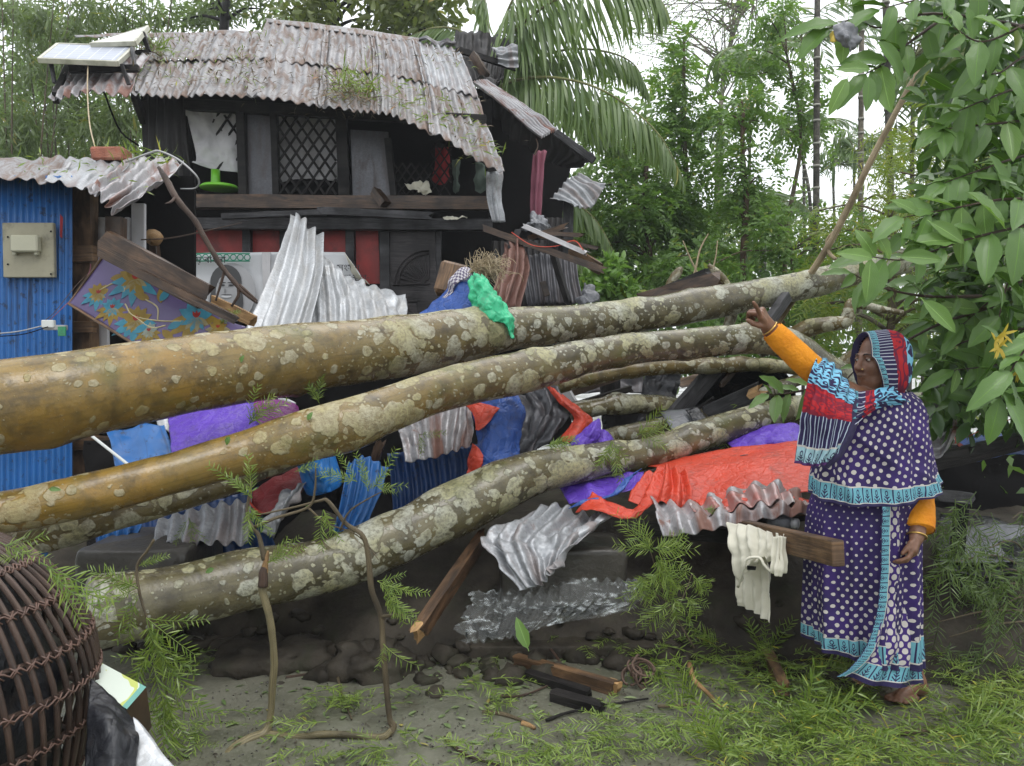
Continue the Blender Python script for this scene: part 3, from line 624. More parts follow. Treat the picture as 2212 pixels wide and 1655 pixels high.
def btext(s, u, v, size, d, mat, name='lettering', parent=B, sx=1.0, font=None, rot=0.0):
    cu = bpy.data.curves.new(name, 'FONT'); cu.body = s; cu.size = size; cu.extrude = .0015; cu.resolution_u = 3
    tmp = bpy.data.objects.new('tmp', cu); C.objects.link(tmp)
    dg = bpy.context.evaluated_depsgraph_get(); me = bpy.data.meshes.new_from_object(tmp.evaluated_get(dg))
    bpy.data.objects.remove(tmp); me.materials.clear(); me.materials.append(mat)
    o = bpy.data.objects.new(name, me); C.objects.link(o); L = W(u, v, d) - org(parent); o.location = tuple(L); o.rotation_euler = (math.radians(90), rot, 0); o.scale = (sx, 1, 1); o.parent = parent; return o
btext('জয় বাংলা', 403, 568, .085, 6.88, ink); btext('সংসদ', 728, 585, .085, 6.88, ink); btext('রা সদর-', 744, 604, .066, 6.88, ink); btext('ীন', 765, 620, .1, 6.88, ink)
# green ornament strip of the banner
for q in range(9):
    c = W(414 + q * 15, 556, 6.885); obj('printed_ring', MB().tube([c + np.array([.026 * math.cos(a), 0, .026 * math.sin(a)]) for a in np.linspace(0, 6.4, 14)], .005, 5), grn, B)
for vv in (548, 564): beam((405, vv, 6.885), (540, vv, 6.885), .012, .006, grn, 'printed_border', B)
obj('printed_border', poly([(392, 553), (405, 553), (405, 550), (392, 550)], 6.89, .004), ink, B, smooth=False)
beam((391, 551, 6.89), (391, 640, 6.89), .006, .008, ink, 'printed_border', B, up=(0, 1, 0))
# printed portrait: a generic smiling face in grey ink, flat print
def flat(pts, d, mat, name, parent=B): return obj(name, poly(pts, d, .0015), mat, parent, smooth=False)
def ell(u, v, a, b, d, mat, name, rot=0, parent=B, n=22):
    return flat([(u + a * math.cos(t) * math.cos(rot) - b * math.sin(t) * math.sin(rot), v + a * math.cos(t) * math.sin(rot) + b * math.sin(t) * math.cos(rot)) for t in np.linspace(0, 2 * math.pi, n, endpoint=False)], d, mat, name, parent)
gr = lambda n, x: m_plain(n, (x, x, x * 1.03), .5, 0, .05, 4, 0)
ell(500, 632, 52, 64, 6.905, gr('print_pale_grey', .40), 'printed_halo'); ell(488, 610, 34, 38, 6.897, gr('print_dark_grey', .06), 'printed_hair'); ell(478, 645, 25, 44, 6.896, bpy.data.materials['print_dark_grey'], 'printed_hair', .15); ell(505, 645, 20, 44, 6.896, bpy.data.materials['print_dark_grey'], 'printed_hair', -.1)
ell(489, 632, 23, 36, 6.89, gr('print_face_grey', .36), 'printed_face'); ell(489, 608, 17, 12, 6.887, bpy.data.materials['print_face_grey'], 'printed_face')
for du in (-9, 10): ell(489 + du, 616, 6, 1.6, 6.883, ink, 'printed_eye'); ell(489 + du, 611, 8, 1.0, 6.883, ink, 'printed_eyebrow', .1 * (1 if du > 0 else -1))
ell(489, 640, 11, 3.4, 6.883, gr('print_white', .6), 'printed_mouth'); ell(489, 637, 12, 1.0, 6.881, ink, 'printed_mouth'); ell(486, 628, 2.0, 5, 6.884, gr('print_mid_grey', .22), 'printed_nose')
obj('fixing_batten', poly([(566, 545), (584, 545), (582, 640), (568, 640)], 6.9, .012), M['cloth_grey'], B, smooth=False)

# ---------------------------------------------------------------- solar panels on the roof's left end
cell = NT('solar_cells'); co = cell.co('UV'); bt = cell.new('ShaderNodeTexBrick'); cell.l.new(co, bt.inputs[0]); bt.offset = 0; bt.inputs['Scale'].default_value = 1
bt.inputs['Brick Width'].default_value = .125; bt.inputs['Row Height'].default_value = .125; bt.inputs['Mortar Size'].default_value = .004
bt.inputs['Color1'].default_value = (.30, .33, .40, 1); bt.inputs['Color2'].default_value = (.36, .38, .45, 1); bt.inputs['Mortar'].default_value = (.6, .62, .65, 1); cellm = cell.fin(bt.outputs[0], .35, 0, .4)
frame_m = m_plain('cream_aluminium', (.50, .49, .40), .4, .2, .15, 8, .05, dirt=(.2, .2, .12))
def solar(q, label, mat, th=.045):
    s = thing('solar_panel', W(*q[3]) - np.array([0, 0, .1]), label, 'solar panel', 'solar panels on the roof')
    A = np.array([W(*p) for p in q]); n = nrm(np.cross(A[1] - A[0], A[3] - A[0])); n = n * np.sign(n[2] + 1e-6)
    def at(x, y, z=0): return (A[0] * (1 - x) + A[1] * x) * (1 - y) + (A[3] * (1 - x) + A[2] * x) * y + n * z
    P = np.array([[at(x, y, .002) for x in np.linspace(.03, .97, 4)] for y in np.linspace(.05, .95, 4)])
    L = np.linalg.norm(A[1] - A[0]); Wd = np.linalg.norm(A[3] - A[0]); uv = np.stack(np.meshgrid(np.linspace(0, L, 4), np.linspace(0, Wd, 4)), -1)
    obj('cell_sheet', MB().grid(P, uv), mat, s)
    for (p, r) in (((0, 0), (1, 0)), ((1, 0), (1, 1)), ((1, 1), (0, 1)), ((0, 1), (0, 0))): obj('frame_rail', MB().plank(at(*p, -th / 2 + .006), at(*r, -th / 2 + .006), th, .03, n), frame_m, s, smooth=False)
    obj('back_sheet', MB().grid(np.array([[at(x, y, -th + .01) for x in (.01, .99)] for y in (.01, .99)])), M['white_paint'], s)
    return s
s1 = solar([(124, 94, 7.5), (288, 100, 7.4), (252, 133, 6.6), (84, 126, 6.7)], 'front solar panel with its cream frame tilted over the roof corner', cellm)
for a, b in (((262, 138, 6.65), (279, 184, 6.7)), ((285, 104, 7.2), (292, 150, 6.9)), ((110, 135, 6.8), (118, 180, 6.8)), ((168, 134, 6.75), (190, 158, 6.9))):
    obj('bracket', MB().plank(W(*a), W(*b), .03, .03, (0, 1, 0)), M['greyblack_wood'], s1, smooth=False)
beam((150, 150, 6.85), (300, 148, 6.9), .06, .05, M['black_wood'], 'support_rail', s1)
s2 = solar([(230, 84, 7.9), (318, 56, 8.0), (290, 90, 7.3), (196, 93, 7.3)], 'rear solar panel showing white, tipped up behind the front one', M['white_paint'])
obj('bracket', MB().plank(W(308, 70, 7.7), W(322, 112, 7.7), .04, .04, (0, 1, 0)), M['black_wood'], s2, smooth=False); obj('bracket', MB().plank(W(322, 112, 7.7), W(240, 116, 7.6), .04, .04, (0, 0, 1)), M['black_wood'], s2, smooth=False)

# ================================================================ LEFT SHED
S = thing('shed', W(80, 1000, 4.6), 'blue painted tin shed with a buckled grey roof at the left', 'shed')
sr = tag(bpy.data.objects.new('shed_roof', None)); C.objects.link(sr); sr.parent = S; ORG[sr.name] = org(S)
SR = [[(-110, 334, 5.6), (60, 339, 5.5), (150, 343, 5.45), (240, 346, 5.4), (325, 350, 5.35), (404, 361, 5.3)],
      [(-130, 355, 5.0), (35, 362, 4.95), (130, 368, 4.9), (225, 372, 4.9), (280, 398, 4.8), (345, 415, 4.75)],
      [(-160, 385, 4.4), (10, 386, 4.35), (95, 396, 4.3), (175, 408, 4.3), (225, 440, 4.2), (252, 474, 4.2)]]
for i, (s0, s1) in enumerate(((0, .42), (.40, .72), (.70, 1.0))):
    mb = patch(cutnet(SR, s0, s1, 0, 1, .015 * i, 5, .008), 46, 30, (5 if i < 1 else 4, .010 if i < 2 else .022, 0), [(.008, 3), (.003, 9)] if i < 2 else [(.02, 4), (.006, 11)], .003, True, 60 + i, rag=.005)
    obj('roofing_sheet', mb, (M['roof'], M['zinc'], M['roofrust'])[i], sr)
mb = patch([[(-90, 380, 4.55), (157, 380, 4.55)], [(-90, 700, 4.55), (157, 700, 4.55)], [(-90, 1300, 4.55), (157, 1300, 4.55)]], 150, 6, (18, .009, 0), None, .003); obj('wall_sheet', mb, M['blue_sheet'], S)
obj('corner_post', MB().plank(W(180, 400, 4.75), W(182, 1080, 4.75), .1, .13, (0, 1, 0), rough=.01), M['mid_wood'], S, smooth=False)
for a, b, wd in (((150, 550, 4.68), (205, 548, 4.68), .10), ((150, 707, 4.68), (205, 707, 4.68), .07), ((150, 955, 4.68), (262, 960, 4.68), .09)): beam(a, b, wd, .05, M['mid_wood'], 'cross_rail', S)
obj('inner_wall', poly([(150, 380), (420, 380), (420, 800), (150, 800)], 5.35, .03), M['black'], S, smooth=False)
for a, b, wd in (((222, 470, 4.85), (226, 760, 4.85), .055), ((300, 440, 5.0), (300, 640, 5.0), .085), ((276, 470, 5.0), (277, 560, 5.0), .03)): beam(a, b, .03, wd, M['cloth_grey'], 'tin_strip', S, up=(0, 1, 0))
beam((251, 470, 4.8), (250, 530, 4.8), .08, .10, M['brown_wood'], 'post', S, up=(0, 1, 0))
beam((330, 500, 5.2), (345, 640, 5.2), .06, .05, M['brown_wood'], 'post', S, up=(0, 1, 0))
mb = MB().tube(path([(318, 520, 5.1, 12), (330, 512, 5.1, 16), (345, 520, 5.1, 12)], 8)[0], path([(318, 520, 5.1, 12), (330, 512, 5.1, 16), (345, 520, 5.1, 12)], 8)[1], 10, irr=.2); obj('broken_timber', mb, M['raw_wood'], label='pale broken timber end in the dark behind the shed post', cat='timber')
# meter board
mbd = thing('meter_board', W(63, 600, 4.5), 'cream meter board with a small cover on the blue wall', 'meter board')
board_m = m_plain('cream_board', (.30, .28, .20), .6, 0, .12, 8, .1, dirt=(.07, .06, .04), dirt_amt=.7)
obj('board', MB().box(W(64, 541, 4.51), (110 * PX(4.5), .03, 117 * PX(4.5)), bev=.004), board_m, mbd, smooth=False)
obj('cover', MB().box(W(56, 527, 4.47), (58 * PX(4.5), .05, 36 * PX(4.5)), bev=.008), m_plain('cream_plastic', (.40, .39, .29), .4, 0, .05, 8, 0), mbd, smooth=False)
for u in (33, 80): obj('lug', MB().box(W(u, 546, 4.475), (.02, .03, .03), bev=.004), bpy.data.materials['cream_plastic'], mbd, smooth=False)
for u, v in ((17, 512), (17, 571), (110, 500), (110, 592)): obj('screw', MB().lathe([(0, 0), (.006, 0), (.004, .004), (0, .005)], W(u, v, 4.49), (0, -1, 0), 8), M['black'], mbd)
obj('red_mark', poly([(130, 462), (136, 470), (134, 515), (129, 510)], 4.53, .001), M['cloth_red'], S, smooth=False)
# junction box and wires
jb = thing('junction_box', W(112, 715, 4.4), 'grey cable box with loose wires and a small green circuit board', 'junction box')
obj('box', MB().box(W(105, 700, 4.42), (.07, .03, .045), bev=.004), M['white_paint'], jb, smooth=False); obj('tray', MB().box(W(120, 708, 4.43), (.13, .03, .03), bev=.004), M['cable'], jb, smooth=False)
obj('circuit_board', MB().box(W(134, 716, 4.40), (.045, .01, .055), bev=.002), m_plain('circuit_green', (.03, .22, .10), .4, 0, .3, 40, .1), jb, smooth=False)
for pts, m in (([(-20, 722, 4.3, 1.5), (40, 716, 4.35, 1.5), (100, 702, 4.42, 1.5)], 'cable'), ([(-20, 728, 4.3, 1.2), (50, 722, 4.35, 1.2), (104, 706, 4.4, 1.2)], 'black'), ([(104, 695, 4.42, .8), (130, 670, 4.4, .8), (165, 635, 4.5, .8), (192, 590, 4.6, .8), (196, 570, 4.6, .8)], 'cloth_pink'), ([(98, 692, 4.42, .7), (120, 672, 4.4, .7), (160, 622, 4.5, .7), (188, 592, 4.6, .7)], 'rope')):
    P, r = path(pts, 24); obj('wire', MB().tube(P, r, 6), M[m], jb)
# brick, cable loop and a hanging wire
P = patch([[(206, 340, 5.1), (222, 322, 5.2), (252, 321, 5.2), (273, 326, 5.15)]], 2, 2) if 0 else None
mb = MB().box((0, 0, 0), (.22, .13, .085), bev=.012); V = np.concatenate(mb.v); V = V + .012 * np.stack([fbm(V * 14 + k * 9, 4 + k, 3) for k in range(3)], -1); mb.v = [V + W(240, 336, 5.25)]
obj('brick', mb, M['brick'], smooth=False, label='broken red brick lying on the shed roof edge', cat='brick')
P, r = path([(272, 350, 5.1, 2.2), (325, 330, 4.9, 2.2), (345, 327, 4.9, 2.2), (385, 345, 4.9, 2.2), (420, 375, 4.9, 2.0), (430, 395, 4.95, 2.0), (420, 407, 5, 1.6), (390, 408, 5, 1.3)], 50); obj('cable', MB().tube(P, r, 7), M['cable'], label='grey cable looping up from the shed roof edge', cat='cable')
P, r = path([(190, 140, 6.7, 1.4), (189, 200, 6.4, 1.4), (194, 270, 5.8, 1.4), (208, 328, 5.3, 1.4)], 24); obj('hanging_wire', MB().tube(P, r, 6), M['straw'], label='thin pale wire hanging from the solar panel to the brick', cat='wire')
# ================================================================ LOWER HOUSE AND WRECK BEHIND THE TRUNKS
mb = MB(); poly([(308, 690, 7.2), (1064, 690, 7.2), (1064, 1010, 7.2), (308, 1010, 7.2)], 7.2, .3, mb); obj('lower_wall', mb, M['black'], H, smooth=False)
poly_lw = poly([(1000, 690, 8.06), (1235, 690, 8.06), (1235, 960, 8.06), (1000, 960, 8.06)], 8.06, .05); obj('lower_wall', poly_lw, M['black'], H, smooth=False)
obj('inner_wall', poly([(150, 790), (420, 790), (420, 1150), (150, 1150)], 5.35, .03), M['black'], S, smooth=False)

# ================================================================ FALLEN TRUNKS
def trunk(tops, label, ochre, name='fallen_log', n=150, seg=40, irr=.05, seed=0, cat='tree trunk', group='fallen trunks', mat=None):
    pts = [(u, (a + b) / 2, d, (b - a) / 2) for u, a, b, d in tops]; P, r = path(pts, n)
    P = P + .012 * fbm(P * 1.7 + seed, seed, 2)[:, None] * np.array([0, .4, 1])
    r = r * (1 + .055 * fbm(np.stack([P[:, 0] * 3, P[:, 1] * 3, P[:, 2]], 1), seed + 3, 2))
    b = MB(); b.tube(P, r, seg, irr=irr, seed=seed)
    Vt = b.v[0]; rr_ = random.Random(seed)
    for kk in range(14):
        q = Vt[rr_.randrange(len(Vt))]; k_ = int(np.argmin(np.linalg.norm(P - q, axis=1))); dd_ = np.linalg.norm(Vt - q, axis=1); s_ = rr_.uniform(.03, .08); Vt = Vt + nrm(Vt - P[k_]) * (rr_.choice([.010, .016, -.010, .012]) * np.exp(-(dd_ / s_) ** 2))[:, None]
    b.v[0] = Vt; o = obj(name, b, mat or M['bark'], label=label, cat=cat, group=group); o['ochre'] = ochre; return o
trunk([(-260, 800, 1030, 2.75), (0, 778, 984, 3.05), (170, 753, 948, 3.2), (336, 728, 909, 3.4), (571, 704, 866, 3.75), (874, 681, 812, 4.3), (1109, 664, 756, 4.75), (1348, 648, 724, 5.2), (1546, 620, 690, 5.5), (1700, 592, 655, 5.75), (1831, 563, 620, 5.95), (1960, 535, 588, 6.2), (2120, 498, 545, 6.5)], 'thickest fallen trunk, topmost, with large pale lichen patches, passing under the pointing hand', .85, irr=.035, seed=1)
trunk([(-260, 1085, 1190, 2.7), (0, 1056, 1153, 2.95), (168, 1026, 1120, 3.05), (336, 988, 1079, 3.2), (538, 926, 1025, 3.4), (743, 859, 975, 3.55), (840, 828, 929, 3.7), (1008, 781, 872, 4.0), (1143, 755, 845, 4.2), (1348, 722, 790, 4.5), (1500, 706, 773, 4.7), (1646, 700, 763, 4.85), (1712, 715, 785, 4.95), (1765, 752, 832, 5.05), (1850, 810, 880, 5.15)], 'middle fallen trunk with glossy ochre bark, bending down behind the orange sleeve', 1.0, irr=.04, seed=2)
trunk([(185, 1248, 1398, 3.05), (215, 1241, 1400, 3.08), (336, 1226, 1368, 3.2), (538, 1187, 1314, 3.4), (743, 1149, 1264, 3.6), (840, 1102, 1221, 3.7), (1008, 1029, 1150, 3.9), (1143, 976, 1076, 4.05), (1277, 957, 1036, 4.2), (1411, 942, 1013, 4.35), (1546, 900, 966, 4.5), (1734, 858, 912, 4.75), (1880, 848, 895, 4.95), (2060, 850, 890, 5.2)], 'lowest fallen trunk, grey and crusted with lichen, sawn end beside the basket', 0.0, irr=.05, seed=3)
trunk([(-260, 1150, 1235, 3.0), (50, 1120, 1200, 3.25), (269, 1068, 1142, 3.4), (504, 1000, 1064, 3.65), (700, 930, 985, 3.9)], 'dark fallen trunk tucked under the ochre one', .2, seed=4, n=80)
trunk([(1200, 815, 850, 4.9), (1361, 784, 815, 5.05), (1450, 775, 808, 5.15), (1560, 773, 806, 5.25), (1660, 775, 803, 5.35), (1790, 800, 825, 5.5)], 'slim trunk lying close under the middle trunk', .3, seed=5, n=70)
trunk([(1235, 868, 908, 5.0), (1300, 856, 898, 5.05), (1380, 850, 893, 5.15), (1480, 862, 900, 5.3)], 'short grey trunk piece among the black timber', .1, seed=6, n=50)
trunk([(1310, 930, 968, 4.75), (1420, 905, 950, 4.85), (1500, 885, 925, 5.0), (1600, 857, 890, 5.15), (1720, 812, 838, 5.4), (1800, 780, 805, 5.6)], 'slim smooth trunk lying just above the lowest one', .1, seed=7, n=80)
pale = [dict(pts=[(1640, 760, 5.6, 14), (1700, 735, 5.6, 20), (1745, 710, 5.55, 20), (1790, 700, 5.5, 17), (1825, 695, 5.5, 15), (1835, 670, 5.5, 13), (1845, 655, 5.5, 12), (1900, 668, 5.5, 8), (1950, 676, 5.5, 6)], l='crooked pale bare branch above the veiled head'),
        dict(pts=[(1560, 740, 5.8, 11), (1578, 690, 5.8, 12), (1585, 650, 5.8, 11), (1570, 620, 5.8, 12), (1548, 590, 5.8, 9), (1530, 572, 5.8, 4)], l='bent pale branch stub behind the topmost trunk'),
        dict(pts=[(1440, 640, 6.2, 7), (1447, 615, 6.2, 9), (1465, 588, 6.2, 9), (1474, 578, 6.2, 3)], l='short curved pale branch stub above the topmost trunk'),
        dict(pts=[(1740, 870, 5.6, 9), (1800, 840, 5.6, 22), (1830, 790, 5.6, 22), (1880, 760, 5.6, 24), (1960, 765, 5.7, 20)], l='thick pale branch behind the veiled head'),
        dict(pts=[(2120, 415, 4.6, 14), (2140, 385, 4.5, 26), (2160, 350, 4.5, 20), (2176, 310, 4.5, 17), (2186, 290, 4.5, 3)], l='freshly split cream wood stub among the right hand leaves'),
        dict(pts=[(2030, 600, 4.4, 9), (2070, 600, 4.4, 14), (2110, 625, 4.4, 13), (2180, 635, 4.4, 15), (2260, 650, 4.4, 12)], l='pale bare limb half hidden by the right hand leaves')]
for q in pale:
    P, r = path(q['pts'], 40); o = obj('bare_branch', MB().tube(P, r, 14, irr=.10, seed=3), M['pale_wood'] if 'cream' in q['l'] else M['bark'], label=q['l'], cat='branch', group='bare broken branches'); o['ochre'] = .25
for i, (pts, l) in enumerate((([(1480, 640, 6.1, 2.6), (1500, 590, 6.1, 2.4), (1512, 540, 6.1, 2), (1530, 505, 6.1, 1.2)], 0), ([(1512, 600, 6.1, 2), (1492, 560, 6.1, 1.6), (1475, 520, 6.1, 1)], 0), ([(1530, 612, 6.1, 2), (1545, 560, 6.1, 1.6), (1550, 520, 6.1, 1)], 0))):
    P, r = path(pts, 24); obj('bare_twig', MB().tube(P, r, 6, irr=.1), M['pale_wood'], label=('tallest', 'left', 'right')[i] + ' thin bare twig standing up behind the topmost trunk', cat='twig', group='bare twigs behind the topmost trunk')

# ================================================================ DEBRIS
def sheet(net, mat, label, cor=None, nu=50, nv=30, cr=((.02, 4), (.01, 11)), seed=0, name='metal_sheet', cat='metal sheet', th=.003, rag=.004):
    if mat.name.endswith(('tarpaulin', 'purple_sheet', 'magenta_sheet', 'dark_red_cloth', 'green_plastic')): cr = [(a * .45, f) for a, f in cr]
    return obj(name, patch(net, nu, nv, cor, list(cr), th, False, seed, rag=rag), mat, label=label, cat=cat)
# leaning white sheets and what stands round them
sheet([[(636, 470, 6.3), (648, 464, 6.2), (672, 490, 6.15), (697, 506, 6.2)], [(600, 565, 5.7), (625, 570, 5.6), (665, 590, 5.55), (692, 600, 5.6)], [(536, 720, 4.9), (580, 722, 4.8), (625, 722, 4.8), (664, 722, 4.9)]], M['white_sheet'], 'white corrugated sheet leaning tall against the house front', (4, .028, 0), 60, 24, ((.012, 4),), 41)
sheet([[(668, 548, 6.1), (700, 552, 6.05), (745, 588, 6.0), (800, 612, 6.0), (876, 640, 6.0)], [(668, 620, 5.8), (715, 625, 5.75), (765, 635, 5.7), (820, 650, 5.7), (878, 672, 5.8)], [(670, 712, 5.4), (720, 708, 5.4), (770, 705, 5.4), (830, 702, 5.4), (880, 700, 5.4)]], M['white_sheet'], 'crumpled white corrugated sheet with a sloping top edge', (9, .016, 0), 80, 26, ((.03, 4), (.018, 11)), 42)
sheet([[(664, 560, 6.1), (676, 560, 6.1)], [(645, 720, 5.3), (672, 720, 5.3)]], M['zinc'], 'narrow grey sheet edge between the two white sheets', None, 8, 12, ((.01, 5),), 43)
# floral board and its dark plank
fl = NT('floral_vinyl'); co = fl.co('UV'); x, y, _ = fl.sep(co)
base = fl.mix(fl.ramp(fl.noise(fl.co(), 4, 4), [(.3, 0), (.7, 1)]), (.065, .045, .125), (.10, .075, .17))
flor = fl.fin(base, .32, 0, .5)
Fb = thing('floral_board', W(330, 760, 4.25), 'purple floral vinyl sheet hanging askew under a dark plank', 'vinyl sheet')
fnet = [[(224, 540, 4.45), (300, 588, 4.4), (400, 645, 4.35), (510, 700, 4.3)], [(190, 600, 4.4), (275, 640, 4.35), (385, 695, 4.3), (525, 712, 4.28)], [(148, 656, 4.35), (215, 695, 4.3), (290, 742, 4.25), (400, 752, 4.25)]]
obj('vinyl', patch(fnet, 41, 31, None, None, .006), flor, Fb)
A_ = np.array([[W(*p) for p in r] for r in fnet]); FS = spl(A_, 31); FS = np.swapaxes(spl(np.swapaxes(FS, 0, 1), 41), 0, 1)
def fpt(s, t): 
    a, b = min(int(t * 30), 29), min(int(s * 40), 39); return FS[a, b] * (1 - (t * 30 - a)) + FS[a + 1, b] * (t * 30 - a) + (FS[a, b + 1] - FS[a, b]) * (s * 40 - b)
fcols = {k: m_plain('floral_' + k, c, .35, 0, .15, 20, 0) for k, c in dict(gold=(.36, .24, .035), sky=(.07, .33, .46), pale=(.36, .42, .36), red=(.4, .03, .02), cream=(.40, .34, .18)).items()}
fn = nrm(np.cross(fpt(.6, .4) - fpt(.4, .4), fpt(.5, .6) - fpt(.5, .4))); fn = fn * (-1 if fn[1] > 0 else 1)
fe1 = nrm(np.array([1., 0, 0]) - fn * fn[0]); fe2 = np.cross(fn, fe1)
def petal(c, a, L, wd, col, z=.008, name='printed_petal'):
    d = fe1 * math.cos(a) + fe2 * math.sin(a); e = np.cross(fn, d); pts = []
    for t in np.linspace(0, 1, 7): pts.append((t, math.sin(math.pi * t ** .8) * wd))
    V = [c + d * L * t + e * q + fn * (z * .25 + .0012) for t, q in pts] + [c + d * L * t - e * q + fn * (z * .25 + .0012) for t, q in pts[-2:0:-1]]
    V2 = [v - fn * .0008 for v in V]; n = len(V); b = MB(); b.add(np.array(V + V2), [tuple(range(n))[::-1], tuple(range(n))[::-1]] + [(i, (i + 1) % n, n + (i + 1) % n, n + i) for i in range(n)])
    return obj(name, b, fcols[col], Fb, smooth=False)
for (s, t, R, c1, c2) in ((.33, .16, .17, 'gold', 'sky'), (.15, .66, .11, 'gold', 'sky'), (.74, .34, .18, 'sky', 'gold'), (.50, .74, .15, 'gold', 'sky'), (.62, .78, .09, 'pale', 'gold'), (.88, .52, .09, 'gold', 'cream'), (.32, .76, .11, 'sky', 'gold')):
    c = fpt(s, t)
    for k in range(7): petal(c, math.radians(200 + k * 27 - 10), R * (.8 + .2 * (k % 2)), R * .16, c2, .006)
    for k in range(5): petal(c, math.radians(25 + k * 32), R * .62, R * .17, c1, .008)
    for k in range(6): petal(c, math.radians(210 + k * 24), R * .5, R * .10, 'cream' if k % 2 else c1, .010)
    for k in range(3): petal(c, math.radians(60 + k * 30), R * .25, R * .05, 'red', .012)
def vine(pts, col='cream'):
    P = spl([fpt(*p) + fn * .001 for p in pts], 20); obj('printed_vine', MB().tube(P, .0045, 5), fcols[col], Fb)
for q in ([(.36, .62), (.46, .70), (.58, .60), (.68, .48)], [(.58, .6), (.52, .42), (.44, .40)], [(.46, .70), (.6, .72), (.64, .62)], [(.14, .6), (.2, .4), (.26, .36), (.30, .44), (.27, .48)], [(.22, .1), (.30, .03), (.36, .03)], [(.84, .75), (.9, .85), (.95, .8)]): vine(q)
for (s, t, a) in ((.52, .30, 60), (.53, .32, 100), (.16, .36, 10), (.58, .88, 40), (.42, .40, 120), (.46, .36, 160), (.98, .7, 100), (.67, .66, 30), (.66, .7, -40)): petal(fpt(s, t), math.radians(a), .10, .022, 'sky' if a in (60, 40, 30) else 'gold', .01, 'printed_leaf')
for a, b, wd in (((148, 656, 4.33), (292, 745, 4.22), .02), ((150, 655, 4.36), (228, 545, 4.44), .02)): beam(a, b, .012, wd, M['mid_wood'], 'edge_lath', Fb)
beam((228, 528, 4.25), (440, 640, 4.2), .15, .05, M['brown_wood'], 'dark_plank', rough=.05, label='heavy dark plank slanting down over the floral sheet', cat='plank')
beam((300, 590, 4.2), (506, 690, 4.15), .045, .04, M['brown_wood'], 'thin_lath', rough=.06, label='thin dark lath below the heavy slanting plank', cat='plank')
beam((462, 652, 4.7), (545, 692, 4.65), .07, .04, M['raw_wood'], 'fresh_plank', rough=.04, label='fresh yellow plank end beside the printed portrait', cat='plank')
# fallen stick in front of the house
st = thing('forked_stick', W(545, 650, 4.6), 'brown forked stick slanting from the shed roof edge across the banner', 'stick')
P, r = path([(343, 362, 4.7, 4), (362, 392, 4.65, 7), (382, 430, 4.6, 6.5), (420, 475, 4.6, 6), (440, 510, 4.6, 5.5), (475, 570, 4.6, 5.5), (520, 625, 4.6, 4.5), (556, 655, 4.6, 3)], 60); obj('main_stick', MB().tube(P, r, 9, irr=.15), M['brown_twig'], st)
for pts in ([(487, 578, 4.6, 3), (478, 610, 4.6, 3), (466, 650, 4.6, 2)], [(517, 620, 4.6, 4), (514, 640, 4.6, 3.5), (500, 662, 4.6, 2.5)], [(517, 615, 4.6, 3), (545, 640, 4.6, 2.6), (556, 650, 4.6, 2)], [(380, 425, 4.6, 3), (370, 436, 4.55, 3), (357, 440, 4.5, 1)]):
    P, r = path(pts, 16); obj('fork', MB().tube(P, r, 7, irr=.1), M['brown_twig'], st)
P, r = path([(305, 518, 4.7, 1.6), (370, 514, 4.7, 1.6), (440, 500, 4.7, 1.4), (522, 481, 4.7, 1.0)], 24); obj('thin_stick', MB().tube(P, r, 6), M['brown_twig'], label='thin bare stick lying across the red wall panels', cat='stick')
# blue tarp bundle, straw, block, green bag on the topmost trunk
sheet([[(975, 600, 5.0), (1000, 580, 4.9), (1022, 585, 4.85), (1034, 610, 4.85)], [(950, 635, 4.95), (985, 620, 4.8), (1020, 620, 4.75), (1040, 640, 4.8)], [(890, 690, 4.9), (960, 690, 4.75), (1020, 690, 4.72), (1050, 690, 4.8)]], M['blue_tarp'], 'dark blue tarpaulin bundle behind the topmost trunk', None, 40, 30, ((.05, 4), (.012, 16)), 51, 'tarpaulin', 'tarpaulin')
chk = NT('checked_cloth'); co = chk.co('UV', (60, 60, 1)); cb = chk.new('ShaderNodeTexChecker'); chk.l.new(co, cb.inputs[0]); cb.inputs['Color1'].default_value = (.5, .48, .5, 1); cb.inputs['Color2'].default_value = (.10, .08, .14, 1); cb.inputs['Scale'].default_value = 1; chk.fin(cb.outputs[0], .8)
sheet([[(955, 660, 4.9), (975, 600, 4.86), (1000, 578, 4.84), (1018, 578, 4.8)], [(962, 662, 4.86), (985, 612, 4.78), (1008, 596, 4.74), (1024, 592, 4.74)]], chk.mat, 'small checked cloth edge wrapped over the blue tarpaulin', None, 30, 10, ((.02, 8),), 52, 'checked_cloth', 'cloth')
beam((966, 640, 5.15), (985, 572, 5.2), .19, .12, M['mid_wood'], 'wood_block', up=(1, 0, 0), bev=.02, label='squared fresh wood block standing behind the blue tarpaulin', cat='wood block')
b = MB()
for k in range(240):
    a = random.uniform(0, 6.3); c = W(1020, 588, 4.75); q = np.array([random.gauss(.10, .05), random.gauss(0, .035), random.gauss(.045, .035)])
    pts = [c + np.array([random.gauss(0, .01), random.gauss(0, .01), 0]), c + q * .6 + rng.normal(0, .012, 3), c + q + rng.normal(0, .02, 3), c + q * 1.15 + rng.normal(0, .02, 3) - np.array([0, 0, random.uniform(0, .09)])]
    b.tube(spl(pts, 7), .0016, 3, cap=False)
obj('straw_tuft', b, M['straw'], label='tuft of pale straw fibre above the green bag', cat='straw tuft')
